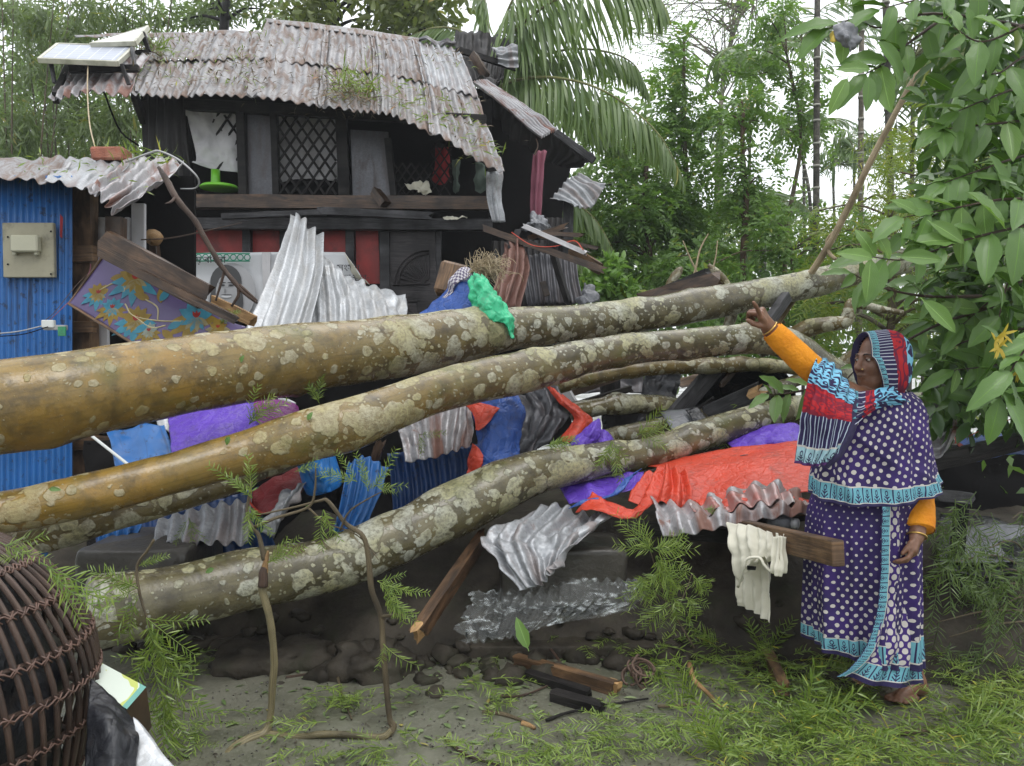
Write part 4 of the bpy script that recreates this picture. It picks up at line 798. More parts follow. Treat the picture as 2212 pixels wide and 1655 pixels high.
sheet([[(1014, 596, 4.66), (1026, 590, 4.62), (1042, 594, 4.62), (1060, 612, 4.66)], [(1012, 640, 4.62), (1036, 642, 4.53), (1064, 632, 4.54), (1088, 645, 4.62)], [(1030, 684, 4.60), (1056, 690, 4.50), (1082, 672, 4.50), (1106, 676, 4.58)], [(1080, 702, 4.58), (1090, 706, 4.51), (1102, 700, 4.51), (1114, 697, 4.57)], [(1094, 728, 4.58), (1102, 732, 4.54), (1108, 731, 4.54), (1114, 724, 4.58)]], M['green_plastic'], 'bright green plastic bag draped over the topmost trunk', None, 40, 60, ((.06, 6), (.03, 15)), 53, 'plastic_bag', 'plastic bag', rag=.02)
# right of the house: rusted sheet and planks
sheet([[(1098, 530, 6.2), (1118, 520, 6.1), (1125, 532, 6.2)], [(1085, 580, 6.0), (1115, 580, 5.9), (1140, 582, 6.0)], [(1060, 655, 5.7), (1090, 662, 5.6), (1118, 668, 5.7)]], M['rust_sheet'], 'deep rust red corrugated sheet standing beside the straw tuft', (4, .03, 0), 34, 24, ((.02, 5),), 54)
sheet([[(1120, 560, 6.6), (1180, 545, 6.6), (1245, 565, 6.6)], [(1130, 610, 6.5), (1185, 605, 6.5), (1250, 610, 6.5)], [(1140, 660, 6.4), (1190, 655, 6.4), (1262, 655, 6.4)]], M['dark_sheet'], 'dark corrugated sheet standing under the plank pile', (10, .014, 0), 70, 20, ((.02, 5),), 55)
for i, (a, b_, wd, th, m, l) in enumerate((((1050, 495, 6.2), (1300, 582, 5.9), .05, .06, 'brown_wood', 'longest dark splintered plank of the pile by the house'), ((1140, 492, 6.15), (1262, 545, 5.95), .035, .09, 'cloth_grey', 'grey painted plank lying on the pile by the house'), ((1150, 512, 6.2), (1222, 488, 6.3), .04, .03, 'brown_wood', 'short brown lath pointing up from the pile by the house'), ((1160, 503, 6.1), (1252, 508, 6.0), .03, .03, 'brown_wood', 'level brown lath in the pile by the house'), ((1165, 510, 6.2), (1282, 535, 6.1), .03, .04, 'brown_wood', 'slanting brown lath in the pile by the house'), ((1118, 505, 6.15), (1075, 600, 6.2), .05, .04, 'greyblack_wood', 'grey black post leaning by the rusted sheet'), ((1196, 552, 6.3), (1226, 650, 6.2), .05, .04, 'black_wood', 'black post leaning under the plank pile'), ((1238, 545, 6.2), (1290, 577, 6.0), .09, .03, 'mid_wood', 'broken plank end at the right of the pile'))):
    beam(a, b_, wd, th, M[m], 'plank', rough=.08, label=l, cat='plank', group='planks piled by the house')
for u, v in ((1172, 608), (1212, 606)): beam((u, v, 6.3), (u + 10, v + 32, 6.3), .04, .05, M['brown_wood'], 'wood_peg', label=('left' if u < 1200 else 'right') + ' brown wood peg on the dark corrugated sheet', cat='wood peg', group='wood pegs on the dark sheet', up=(0, 1, 0))
sheet([[(1250, 640, 6.2), (1262, 610, 6.2), (1285, 618, 6.2)], [(1245, 665, 6.1), (1265, 650, 6.0), (1300, 650, 6.1)]], M['grey_plastic'], 'grey plastic rag below the plank pile', None, 20, 14, ((.05, 8),), 56, 'plastic_rag', 'plastic rag')
P, r = path([(1105, 502, 6.1, 1), (1150, 530, 6.0, 1), (1200, 532, 6, 1), (1240, 520, 6, 1), (1260, 540, 5.9, 1)], 30); obj('orange_cord', MB().tube(P, r, 5), M['red_tarp'], label='thin orange cord slung along the plank pile', cat='cord')
beam((1395, 652, 6.0), (1545, 610, 5.75), .14, .10, M['brown_wood'], 'dark_beam', rough=.08, label='dark beam lying across behind the topmost trunk', cat='beam')
beam((1420, 635, 6.1), (1530, 588, 5.95), .05, .16, M['black_wood'], 'dark_beam', rough=.06, label='black squared beam end rising over the topmost trunk', cat='beam')
beam((1625, 745, 5.3), (1700, 640, 5.6), .08, .06, M['greyblack_wood'], 'beam_post', label='grey black timber standing behind the pointing hand', cat='beam')
# between the topmost and the middle trunk
sheet([[(362, 905, 4.1), (420, 880, 4.15), (500, 872, 4.15), (560, 866, 4.2)], [(366, 940, 3.95), (430, 925, 3.95), (500, 915, 4.0), (560, 900, 4.05)], [(370, 985, 3.8), (430, 975, 3.8), (505, 950, 3.85), (570, 925, 3.9)]], M['purple_tarp'], 'glossy purple sheet lying between the topmost and middle trunks', None, 50, 36, ((.03, 5), (.010, 22)), 57, 'tarpaulin', 'tarpaulin')
sheet([[(548, 868, 4.15), (585, 864, 4.1), (620, 868, 4.15), (645, 880, 4.2)], [(550, 890, 4.0), (590, 890, 3.95), (625, 884, 4.0), (650, 888, 4.1)], [(560, 925, 3.9), (600, 910, 3.85), (630, 900, 3.9), (652, 894, 4.0)]], M['magenta'], 'magenta folded corner of the purple sheet', None, 34, 28, ((.04, 6), (.01, 20)), 58, 'tarpaulin', 'tarpaulin')
sheet([[(228, 930, 4.1), (290, 922, 4.1), (352, 915, 4.1)], [(240, 960, 4.0), (300, 960, 4.0), (368, 958, 4.0)], [(250, 1010, 3.9), (310, 1010, 3.9), (375, 1010, 3.9)]], M['blue_sheet'], 'flaking blue painted board beside the purple sheet', (1.5, .012, 0), 30, 24, ((.008, 8),), 59, 'blue_board', 'board')
sheet([[(336, 906, 4.2), (350, 900, 4.2), (362, 905, 4.2)], [(346, 930, 4.1), (358, 928, 4.1), (368, 935, 4.1)]], M['white_sheet'], 'white printed scrap at the left edge of the purple sheet', None, 8, 8, ((.01, 8),), 60, 'paper_scrap', 'scrap')
beam((196, 940, 4.0), (300, 1022, 3.8), .014, .014, M['white_paint'], 'white_rod', label='thin white rod slanting beside the blue shed wall', cat='rod')
sheet([[(600, 860, 4.5), (622, 862, 4.5), (640, 870, 4.5)], [(600, 885, 4.5), (622, 890, 4.5), (638, 895, 4.5)]], M['white_sheet'], 'white sheet corner showing behind the magenta fold', None, 8, 8, ((.01, 8),), 61, 'paper_scrap', 'scrap')
# between the middle and the lowest trunk
sheet([[(345, 1120, 3.85), (410, 1100, 3.9), (480, 1088, 3.9), (545, 1078, 3.95)], [(340, 1140, 3.75), (410, 1130, 3.75), (480, 1120, 3.75), (540, 1120, 3.8)], [(332, 1176, 3.6), (400, 1176, 3.6), (470, 1172, 3.6), (536, 1175, 3.62)]], M['zinc'], 'pale corrugated sheet lip hanging between the middle and lowest trunks', (6, .018, 0), 60, 22, ((.012, 6),), 62)
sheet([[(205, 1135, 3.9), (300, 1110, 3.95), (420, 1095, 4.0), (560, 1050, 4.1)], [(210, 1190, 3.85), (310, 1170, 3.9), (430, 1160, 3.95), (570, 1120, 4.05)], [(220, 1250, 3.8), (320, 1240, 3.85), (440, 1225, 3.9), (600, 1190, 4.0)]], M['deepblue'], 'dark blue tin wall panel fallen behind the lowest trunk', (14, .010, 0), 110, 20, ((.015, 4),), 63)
sheet([[(208, 1125, 3.78), (250, 1115, 3.8), (300, 1105, 3.85)], [(212, 1160, 3.75), (255, 1152, 3.78), (305, 1140, 3.82)], [(216, 1225, 3.7), (240, 1215, 3.75), (262, 1180, 3.8)]], M['blue_sheet'], 'bright blue torn strip on the fallen dark blue panel', (4, .010, 0), 36, 20, ((.012, 5),), 64)
sheet([[(545, 1060, 4.0), (590, 1030, 4.05), (650, 1000, 4.1)], [(540, 1085, 3.9), (600, 1065, 3.9), (660, 1040, 4.0)], [(550, 1118, 3.85), (580, 1105, 3.8), (640, 1075, 3.95)]], M['darkred'], 'dark red plastic cloth wedged under the middle trunk', None, 36, 28, ((.05, 5), (.012, 14)), 65, 'red_cloth', 'cloth')
P, r = path([(543, 1060, 3.85, 2), (540, 1085, 3.8, 2.2), (560, 1105, 3.78, 2.2), (578, 1108, 3.8, 1.5)], 24); obj('red_rope', MB().tube(P, r, 6), M['red_tarp'], label='bright red cord edging the dark red cloth', cat='rope')
sheet([[(618, 1058, 3.85), (645, 1044, 3.85), (668, 1036, 3.9)], [(590, 1100, 3.75), (615, 1090, 3.72), (645, 1065, 3.8)], [(566, 1150, 3.7), (590, 1158, 3.66), (612, 1120, 3.75)]], M['zinc'], 'twisted shiny metal strip below the dark red cloth', (2, .02, 0), 26, 26, ((.035, 6), (.01, 14)), 66)
bl = thing('blue_drum', W(700, 1100, 3.95), 'broken blue plastic drum under the middle trunk', 'drum')
obj('drum_body', MB().lathe([(.085, 0), (.095, .01), (.10, .05), (.098, .16), (.10, .20), (.085, .21), (.078, .20), (.075, .05)], W(702, 1058, 3.95), nrm(np.array([-.25, -.12, 1])), 28), M['bluepl'], bl)
obj('drum_flap', patch([[(660, 985, 3.85), (690, 978, 3.8), (715, 985, 3.85)], [(668, 1030, 3.82), (695, 1026, 3.76), (718, 1030, 3.82)], [(682, 1066, 3.84), (700, 1068, 3.8), (716, 1062, 3.84)]], 20, 20, None, [(.02, 8)], .004), M['bluepl'], bl)
sheet([[(752, 1000, 4.0), (790, 985, 4.05), (838, 1010, 4.1)], [(740, 1070, 3.9), (780, 1065, 3.9), (815, 1070, 4.0)], [(722, 1150, 3.8), (750, 1150, 3.8), (790, 1135, 3.9)]], M['blue_sheet'], 'blue corrugated offcut standing behind the lowest trunk', (5, .014, 0), 44, 24, ((.012, 5),), 67)
sheet([[(850, 905, 4.4), (910, 880, 4.4), (990, 860, 4.45), (1015, 870, 4.5)], [(866, 945, 4.25), (920, 930, 4.25), (980, 925, 4.3), (1022, 930, 4.35)], [(876, 998, 4.15), (930, 990, 4.15), (975, 975, 4.2), (1018, 955, 4.25)]], M['roofrust'], 'grey rust spotted corrugated sheet hanging under the middle trunk', (6, .014, 0), 56, 30, ((.02, 5), (.008, 14)), 68)
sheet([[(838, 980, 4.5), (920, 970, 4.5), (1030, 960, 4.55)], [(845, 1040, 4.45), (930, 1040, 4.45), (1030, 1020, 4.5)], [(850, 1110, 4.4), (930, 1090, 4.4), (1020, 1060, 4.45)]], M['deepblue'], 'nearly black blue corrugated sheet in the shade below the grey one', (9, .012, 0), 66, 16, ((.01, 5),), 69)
beam((820, 960, 4.3), (790, 1060, 4.3), .05, .05, M['brown_wood'], 'timber', rough=.06, up=(0, 1, 0), label='brown timber stub under the middle trunk', cat='timber')
sheet([[(1000, 868, 4.5), (1050, 855, 4.45), (1090, 840, 4.45), (1115, 840, 4.5)], [(1020, 900, 4.4), (1060, 895, 4.32), (1100, 890, 4.35), (1138, 892, 4.42)], [(1030, 945, 4.32), (1060, 945, 4.25), (1100, 945, 4.3), (1126, 940, 4.38)], [(1022, 1000, 4.26), (1050, 1005, 4.2), (1080, 995, 4.22), (1122, 985, 4.3)], [(1012, 1020, 4.25), (1032, 1024, 4.2), (1060, 1020, 4.22), (1085, 1005, 4.25)]], M['blue_tarp'], 'crumpled blue tarpaulin hanging between the middle and lowest trunks', None, 44, 60, ((.045, 5), (.012, 18)), 70, 'tarpaulin', 'tarpaulin')
sheet([[(995, 868, 4.4), (1035, 870, 4.36), (1080, 882, 4.34)], [(1022, 895, 4.34), (1040, 898, 4.3), (1066, 898, 4.3)], [(1026, 928, 4.28), (1034, 930, 4.26), (1046, 922, 4.26)]], M['red_tarp'], 'upper red reverse fold of the blue tarpaulin', None, 28, 26, ((.03, 7), (.01, 18)), 71, 'tarpaulin', 'tarpaulin')
sheet([[(1020, 958, 4.24), (1032, 965, 4.2), (1044, 985, 4.18)], [(1010, 990, 4.22), (1026, 995, 4.18), (1042, 1000, 4.16)], [(1008, 1024, 4.2), (1018, 1022, 4.18), (1036, 1012, 4.16)]], M['red_tarp'], 'lower red reverse fold of the blue tarpaulin', None, 22, 24, ((.03, 8), (.01, 18)), 72, 'tarpaulin', 'tarpaulin')
sheet([[(1118, 850, 4.75), (1155, 835, 4.75), (1195, 825, 4.8)], [(1130, 900, 4.6), (1180, 880, 4.55), (1235, 880, 4.65)], [(1100, 975, 4.45), (1150, 955, 4.4), (1210, 925, 4.5), ][:3], [(1085, 1010, 4.42), (1120, 1000, 4.38), (1170, 970, 4.45)]], M['dark_sheet'], 'dark bent sheet folded over between blue tarpaulin and orange tarpaulin', (3.5, .02, 0), 44, 50, ((.05, 4), (.012, 14)), 73)
sheet([[(1178, 832, 4.7), (1195, 838, 4.66), (1215, 850, 4.7)], [(1205, 868, 4.6), (1230, 875, 4.55), (1255, 880, 4.62)], [(1238, 905, 4.52), (1258, 905, 4.48), (1282, 905, 4.55)], [(1210, 955, 4.45), (1235, 955, 4.4), (1262, 940, 4.48)]], M['red_tarp'], 'orange red tarpaulin strip hanging over the short trunk piece', None, 26, 40, ((.03, 6), (.01, 18)), 74, 'tarpaulin', 'tarpaulin')
sheet([[(1292, 902, 4.45), (1294, 903, 4.44), (1298, 905, 4.45)], [(1262, 925, 4.42), (1280, 928, 4.36), (1300, 935, 4.4)], [(1228, 962, 4.38), (1260, 962, 4.34), (1290, 958, 4.38), ][:3]], M['purple_tarp'], 'pointed purple tarpaulin corner below the orange strip', None, 26, 26, ((.025, 7), (.01, 18)), 75, 'tarpaulin', 'tarpaulin')
sheet([[(1296, 925, 4.5), (1310, 930, 4.46), (1325, 945, 4.5)], [(1285, 955, 4.42), (1305, 955, 4.4), (1330, 958, 4.44)]], M['purple_tarp'], 'small violet scrap beside the pointed purple corner', None, 16, 14, ((.03, 9),), 76, 'tarpaulin', 'tarpaulin')
# black timber and dark things at the middle right
sheet([[(1400, 790, 5.7), (1440, 785, 5.7), (1480, 790, 5.7)], [(1380, 860, 5.6), (1420, 855, 5.55), (1465, 850, 5.6)], [(1370, 940, 5.5), (1410, 945, 5.45), (1450, 930, 5.5)]], M['black_plastic'], 'black tree stump like bundle in the wreck below the middle trunk', None, 26, 26, ((.08, 4), (.02, 12)), 77, 'black_bundle', 'bundle')
for a, b_, wd, th, m, l in (((1315, 790, 5.6), (1320, 880, 5.5), .16, .12, 'black_wood', 'upright black post below the middle trunk'), ((1450, 905, 5.1), (1555, 785, 5.3), .11, .05, 'greyblack_wood', 'wet black board leaning steeply below the slim trunk'), ((1525, 895, 5.0), (1640, 843, 4.95), .10, .06, 'greyblack_wood', 'ribbed black beam with a snapped pale end'), ((1500, 900, 5.1), (1545, 868, 5.1), .07, .05, 'black_wood', 'short black lath against the ribbed beam'), ((1560, 830, 5.3), (1600, 785, 5.4), .03, .03, 'brown_wood', 'brown splinter leaning on the black basin'), ((1230, 850, 5.3), (1330, 815, 5.4), .05, .05, 'brown_wood', 'brown lath crossing behind the orange tarpaulin'), ((1260, 870, 5.2), (1360, 840, 5.3), .04, .05, 'black_wood', 'black lath crossing behind the short trunk piece'), ((1210, 830, 5.2), (1250, 900, 5.1), .09, .02, 'cloth_grey', 'grey board end behind the orange tarpaulin')):
    beam(a, b_, wd, th, M[m], 'black_timber', rough=.04, label=l, cat='timber', group='broken timbers in the wreck')
beam((1618, 853, 4.93), (1642, 842, 4.9), .06, .05, M['raw_wood'], 'snapped_end', rough=.06, label='snapped pale wood end of the ribbed black beam', cat='timber')
sheet([[(1250, 800, 5.9), (1320, 790, 5.9), (1390, 795, 5.9)], [(1240, 850, 5.8), (1320, 845, 5.8), (1395, 850, 5.8)]], M['dark_sheet'], 'dull dirty sheet lying deep in the wreck', None, 20, 14, ((.04, 4),), 78)
sheet([[(1395, 800, 5.95), (1460, 815, 5.95), (1520, 800, 5.95)], [(1400, 830, 5.85), (1450, 835, 5.85), (1520, 830, 5.85)]], M['mid_wood'], 'brown board deep in the wreck behind the black board', None, 20, 14, ((.03, 6),), 79, 'wood_board', 'board')
sheet([[(1426, 888, 4.85), (1465, 884, 4.85), (1500, 880, 4.85)], [(1440, 910, 4.7), (1480, 905, 4.7), (1530, 905, 4.7)], [(1456, 940, 4.6), (1500, 935, 4.6), (1560, 918, 4.6), ][:3]], M['grey_plastic'], 'grey slate coloured board lying over the slim smooth trunk', None, 16, 14, ((.008, 6),), 80, 'grey_board', 'board')
sheet([[(1478, 882, 4.78), (1492, 880, 4.76), (1506, 878, 4.78)], [(1495, 905, 4.64), (1510, 902, 4.62), (1528, 900, 4.64)], [(1508, 930, 4.56), (1524, 926, 4.55), (1542, 920, 4.56)]], M['black_plastic'], 'black plastic strip folded over the grey board', None, 12, 14, ((.02, 9),), 81, 'plastic_strip', 'plastic strip')
bs = thing('black_basin', W(1590, 860, 5.5), 'large black basin lying on its side behind the snapped beam', 'basin')
obj('basin_shell', MB().lathe([(.0, .18), (.22, .18), (.30, .12), (.36, .02), (.385, .0), (.39, -.012), (.37, -.012), (.35, .02), (.28, .10), (0, .13)], W(1598, 872, 5.55), nrm(np.array([.05, .75, .45])), 40), M['black_plastic'], bs)
sheet([[(1300, 870, 5.9), (1480, 860, 5.9), (1700, 850, 5.9)], [(1300, 1000, 5.5), (1480, 1000, 5.4), (1750, 950, 5.4)]], M['black'], 'black sheet standing in for the shade deep in the wreck', None, 30, 12, ((.04, 3),), 82, 'wreck_shade_sheet', 'shade sheet')  # added black sheet, its colour is the darkness inside the wreck
# red tarpaulin table at the right
sheet([[(1390, 1005, 4.3), (1480, 985, 4.35), (1600, 965, 4.3), (1740, 948, 4.2)], [(1425, 1010, 4.15), (1500, 1000, 4.15), (1610, 990, 4.1), (1750, 975, 4.0)], [(1485, 1030, 4.0), (1530, 1030, 4.0), (1620, 1015, 3.95), (1755, 1000, 3.85)], [(1490, 1085, 3.85), (1540, 1075, 3.85), (1630, 1040, 3.8), (1755, 1040, 3.72)], [(1500, 1112, 3.75), (1560, 1100, 3.72), (1640, 1080, 3.66), (1765, 1060, 3.6)]], M['red_tarp'], 'big smooth red tarpaulin spread over the wreck behind the woman', None, 70, 60, ((.025, 3), (.006, 16)), 83, 'tarpaulin', 'tarpaulin')
sheet([[(1405, 1020, 4.1), (1440, 1002, 4.05), (1480, 1015, 4.0)], [(1370, 1055, 4.0), (1440, 1045, 3.88), (1492, 1055, 3.86)], [(1360, 1085, 3.95), (1430, 1085, 3.8), (1495, 1110, 3.78)]], M['red_tarp'], 'rumpled red fold at the left end of the big tarpaulin', (4, .02, 0), 44, 40, ((.05, 5), (.014, 14)), 84, 'tarpaulin', 'tarpaulin')
sheet([[(1280, 1062, 4.0), (1330, 1085, 3.88), (1365, 1100, 3.85), (1400, 1070, 3.86)], [(1258, 1085, 3.92), (1310, 1100, 3.78), (1360, 1118, 3.76), (1410, 1086, 3.8)], [(1240, 1104, 3.9), (1290, 1104, 3.78), (1350, 1120, 3.75), (1400, 1100, 3.8)]], M['red_tarp'], 'twisted red tarpaulin tail hanging off to the left', None, 44, 30, ((.05, 6), (.012, 16)), 85, 'tarpaulin', 'tarpaulin')
sheet([[(1500, 1080, 3.8), (1545, 1070, 3.74), (1620, 1058, 3.7), (1720, 1070, 3.62), (1760, 1082, 3.6)], [(1520, 1100, 3.7), (1565, 1090, 3.64), (1640, 1074, 3.6), (1720, 1082, 3.54), (1762, 1092, 3.54)], [(1540, 1125, 3.68), (1570, 1112, 3.62), (1640, 1085, 3.58), (1720, 1090, 3.54), (1762, 1098, 3.54)]], M['red_tarp'], 'rolled red front edge of the big tarpaulin above the corrugated lip', None, 60, 30, ((.04, 7), (.012, 18)), 86, 'tarpaulin', 'tarpaulin')
sheet([[(1384, 1012, 4.1), (1370, 1022, 4.05), (1350, 1035, 4.0)], [(1345, 1060, 3.96), (1332, 1068, 3.92), (1310, 1072, 3.92)], [(1300, 1082, 3.95), (1260, 1080, 3.93), (1226, 1100, 3.93)]], M['blue_tarp'], 'bright blue edge strip of the red tarpaulin', None, 20, 40, ((.03, 8), (.01, 18)), 87, 'tarpaulin', 'tarpaulin')
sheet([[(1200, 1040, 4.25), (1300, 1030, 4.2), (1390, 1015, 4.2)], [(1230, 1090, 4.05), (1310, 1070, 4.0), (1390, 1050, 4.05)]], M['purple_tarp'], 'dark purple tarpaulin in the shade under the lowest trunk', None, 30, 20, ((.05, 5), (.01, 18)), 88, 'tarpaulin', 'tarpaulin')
sheet([[(1560, 945, 4.55), (1620, 925, 4.55), (1690, 915, 4.5), (1740, 930, 4.45)], [(1580, 962, 4.4), (1640, 950, 4.35), (1700, 940, 4.3), (1745, 948, 4.3)], [(1600, 978, 4.32), (1650, 972, 4.3), (1700, 962, 4.25), (1745, 958, 4.22)]], M['purple_tarp'], 'violet tarpaulin heap between the lowest trunk and the red tarpaulin', None, 44, 30, ((.04, 6), (.012, 20)), 89, 'tarpaulin', 'tarpaulin')
sheet([[(1540, 985, 4.36), (1580, 968, 4.4), (1610, 966, 4.4)], [(1546, 1012, 4.2), (1600, 996, 4.2), (1625, 985, 4.25)]], M['white_sheet'], 'white printed scrap at the corner of the red tarpaulin', None, 16, 10, ((.015, 8),), 90, 'paper_scrap', 'scrap')
sheet([[(1590, 978, 4.25), (1660, 972, 4.25), (1745, 955, 4.2)], [(1600, 988, 4.15), (1670, 980, 4.15), (1748, 962, 4.1)]], M['grey_plastic'], 'grey hem of sheet below the violet heap', None, 20, 8, ((.02, 8),), 91, 'plastic_strip', 'plastic strip')
# corrugated lip with shirt, bottle and beam
sheet([[(1405, 1075, 3.85), (1490, 1085, 3.8), (1580, 1055, 3.72), (1680, 1042, 3.68), (1760, 1085, 3.6)], [(1418, 1105, 3.7), (1510, 1106, 3.62), (1600, 1092, 3.58), (1680, 1085, 3.54), (1760, 1100, 3.5)], [(1420, 1122, 3.6), (1510, 1118, 3.55), (1600, 1102, 3.5), (1690, 1090, 3.46), (1762, 1086, 3.44)], [(1434, 1160, 3.56), (1520, 1148, 3.5), (1600, 1132, 3.46), (1690, 1116, 3.42), (1764, 1108, 3.4)]], M['roofrust'], 'corrugated sheet lip bent down over the shirt', (8, .02, 0), 80, 40, ((.012, 5), (.006, 16)), 92)
tx = NT('red_stained_sheet'); 
sheet([[(1490, 1092, 3.74), (1580, 1066, 3.66), (1670, 1052, 3.62), (1735, 1088, 3.56)], [(1500, 1112, 3.62), (1600, 1094, 3.54), (1680, 1086, 3.5), (1745, 1096, 3.46)]], tx.fin(tx.mix(tx.ramp(tx.noise(tx.co(), 6, 5), [(.4, 0), (.6, 1)]), (.33, .12, .10), (.38, .33, .32)), .25, .2), 'red stained upper face of the corrugated lip', (6, .02, 0), 70, 20, ((.008, 5),), 93)
sheet([[(1175, 1105, 4.0), (1200, 1098, 3.98), (1260, 1108, 3.95), (1320, 1108, 3.9)], [(1048, 1160, 3.72), (1120, 1150, 3.66), (1200, 1165, 3.64), (1290, 1135, 3.75)], [(1075, 1205, 3.62), (1130, 1200, 3.56), (1190, 1210, 3.54), (1230, 1190, 3.6)], [(1130, 1275, 3.5), (1160, 1265, 3.46), (1185, 1250, 3.44), (1200, 1218, 3.46)]], M['zinc'], 'buckled galvanised sheet folded over the step with its torn corner down', (6, .016, 0), 64, 56, ((.03, 5), (.012, 13)), 94)
sheet([[(1205, 1165, 3.7), (1270, 1130, 3.75), (1320, 1100, 3.85)], [(1215, 1172, 3.66), (1280, 1138, 3.72), (1326, 1108, 3.82)], [(1200, 1190, 3.66), (1260, 1160, 3.7), (1322, 1116, 3.8)]], M['zinc'], 'turned up long rim of the buckled galvanised sheet', None, 30, 14, ((.015, 8),), 95)
beam((1380, 1140, 3.9), (1600, 1160, 3.7), .07, .05, M['black_wood'], 'under_beam', label='dark beam under the corrugated lip', cat='beam')
beam((1590, 1142, 3.55), (1812, 1196, 2.78), .095, .05, M['mid_wood'], 'roof_beam', bev=.004, label='squared brown beam jutting out in front of the patterned sari', cat='beam')
beam((1640, 1105, 3.7), (1790, 1095, 3.6), .06, .05, M['mid_wood'], 'short_beam', label='short brown beam behind the bottle', cat='beam')
bt = thing('bottle', W(1690, 1142, 3.5), 'grey plastic bottle lying under the corrugated lip', 'bottle')
axb = nrm(W(1712, 1128, 3.46) - W(1665, 1122, 3.52)); bo = W(1662, 1124, 3.52)
obj('bottle_body', MB().lathe([(0, 0), (.036, .002), (.04, .01), (.04, .085), (.022, .10), (.018, .104), (0, .104)], bo, axb, 22), M['grey_plastic'], bt); obj('bottle_cap', MB().lathe([(0, .104), (.024, .104), (.024, .128), (.02, .132), (0, .132)], bo, axb, 18), M['cable'], bt)
# shirt over the beam
sh = thing('shirt', W(1640, 1340, 3.3), 'cream cotton shirt hung over the squared brown beam', 'shirt')
obj('shirt_back', patch([[(1580, 1140, 3.46), (1620, 1150, 3.36), (1665, 1158, 3.24)], [(1586, 1220, 3.46), (1625, 1225, 3.36), (1662, 1225, 3.26)], [(1592, 1290, 3.44), (1630, 1310, 3.36), (1667, 1300, 3.28)], [(1594, 1308, 3.44), (1630, 1325, 3.36), (1671, 1342, 3.28)]], 36, 46, (4, .008, 0), [(.02, 5), (.006, 16)], .003), M['cloth_white'], sh)
obj('shirt_front', patch([[(1577, 1131, 3.42), (1620, 1134, 3.3), (1660, 1148, 3.2), (1697, 1154, 3.1)], [(1580, 1180, 3.34), (1620, 1178, 3.24), (1660, 1182, 3.16), (1692, 1185, 3.09)], [(1588, 1225, 3.32), (1622, 1205, 3.22), (1655, 1205, 3.15), (1692, 1200, 3.08)], [(1597, 1262, 3.32), (1612, 1225, 3.24), (1660, 1215, 3.16), (1698, 1238, 3.08)]], 46, 36, (6, .010, 0), [(.02, 6), (.008, 16)], .003), M['cloth_white'], sh)
obj('collar', MB().tube(path([(1594, 1268, 3.28, 3), (1606, 1230, 3.2, 3), (1614, 1208, 3.18, 3), (1640, 1205, 3.14, 3), (1652, 1222, 3.12, 3), (1668, 1236, 3.1, 3), (1680, 1232, 3.08, 3)], 40)[0], .006, 7), M['cloth_white'], sh)
obj('sleeve', patch([[(1672, 1160, 3.09), (1686, 1158, 3.06), (1697, 1160, 3.08)], [(1670, 1210, 3.08), (1684, 1208, 3.05), (1696, 1206, 3.07)], [(1668, 1234, 3.08), (1682, 1246, 3.05), (1698, 1238, 3.07)]], 20, 24, (3, .008, 0), [(.01, 10)], .003), M['cloth_white'], sh)
obj('shirt_tag', poly([(1614, 1222), (1634, 1224), (1632, 1232), (1614, 1231)], 3.19, .002), M['black'], sh, smooth=False)
# step, blocks and clear film
st_ = thing('concrete_step', W(1180, 1420, 3.6), 'low grey concrete step half covered in clear film', 'step')
def rock(c, sz, name, mat, parent=None, seed=0, **k):
    b = MB(); th = np.linspace(0, math.pi, 30); ph = np.linspace(0, 2 * math.pi, 56, endpoint=False)
    q = np.array([[(math.sin(t) * math.cos(p), math.sin(t) * math.sin(p), math.cos(t)) for p in ph] for t in th]); e = np.sign(q) * np.abs(q) ** (.14 if 'step' in name or 'block' in name else .8)
    V = e * np.asarray(sz) / 2; V = V + nrm(V) * ((.05 if 'step' in name or 'block' in name else .40) * min(sz) * fbm(V * 11 + seed, seed, 5))[..., None]; b.grid(V + np.asarray(c), None, 0, closeu=True); return obj(name, b, mat, parent, **k)
g0 = G(1180, 1385); rock((g0[0] + .1, 3.92, .03), (1.1, .6, .08), 'step_slab', M['mud'], st_, 1)
rock((.26, 4.0, .34), (.62, .42, .30), 'step_block', M['concrete'], st_, 2)
rock((-1.75, 3.72, .40), (.52, .5, .34), 'clay_block', M['concrete'], None, 3, label='smooth grey clay block behind the basket', cat='block')
rock((-1.12, 3.60, .03), (.55, .4, .14), 'mud_lump', M['mud'], None, 4, label='dark mud lump under the lowest trunk', cat='mud lump')
rock((-.65, 3.5, .05), (.35, .3, .16), 'mud_lump', M['mud'], None, 5, label='smaller mud lump left of the broken plank', cat='mud lump')
cloth([[(1040, 1275, 3.62), (1150, 1265, 3.6), (1260, 1258, 3.62), (1385, 1250, 3.7)], [(1010, 1310, 3.4), (1130, 1300, 3.34), (1260, 1285, 3.38), (1390, 1270, 3.5)], [(995, 1350, 3.30), (1110, 1342, 3.26), (1230, 1325, 3.30), (1380, 1300, 3.45)], [(1000, 1382, 3.20), (1090, 1380, 3.18), (1190, 1352, 3.25), (1350, 1322, 3.4)]], M['film'], 'crinkled clear plastic film over the concrete step', 'plastic film', 'plastic_film', 120, 70, ((.03, 4), (.008, 9)), .002, 96, cor=(15, .010, 0), rag=.04)
sheet([[(180, 950, 4.3), (600, 940, 4.5), (1070, 900, 4.9)], [(190, 1130, 4.15), (600, 1110, 4.3), (1070, 1060, 4.6)], [(200, 1300, 3.95), (600, 1290, 4.0), (1060, 1220, 4.2)]], M['black'], 'black sheet standing in for the shade behind the lowest trunk', None, 40, 24, ((.05, 3),), 103, 'trunk_shade_sheet', 'shade sheet')  # added black backing that paints the shade between the trunks
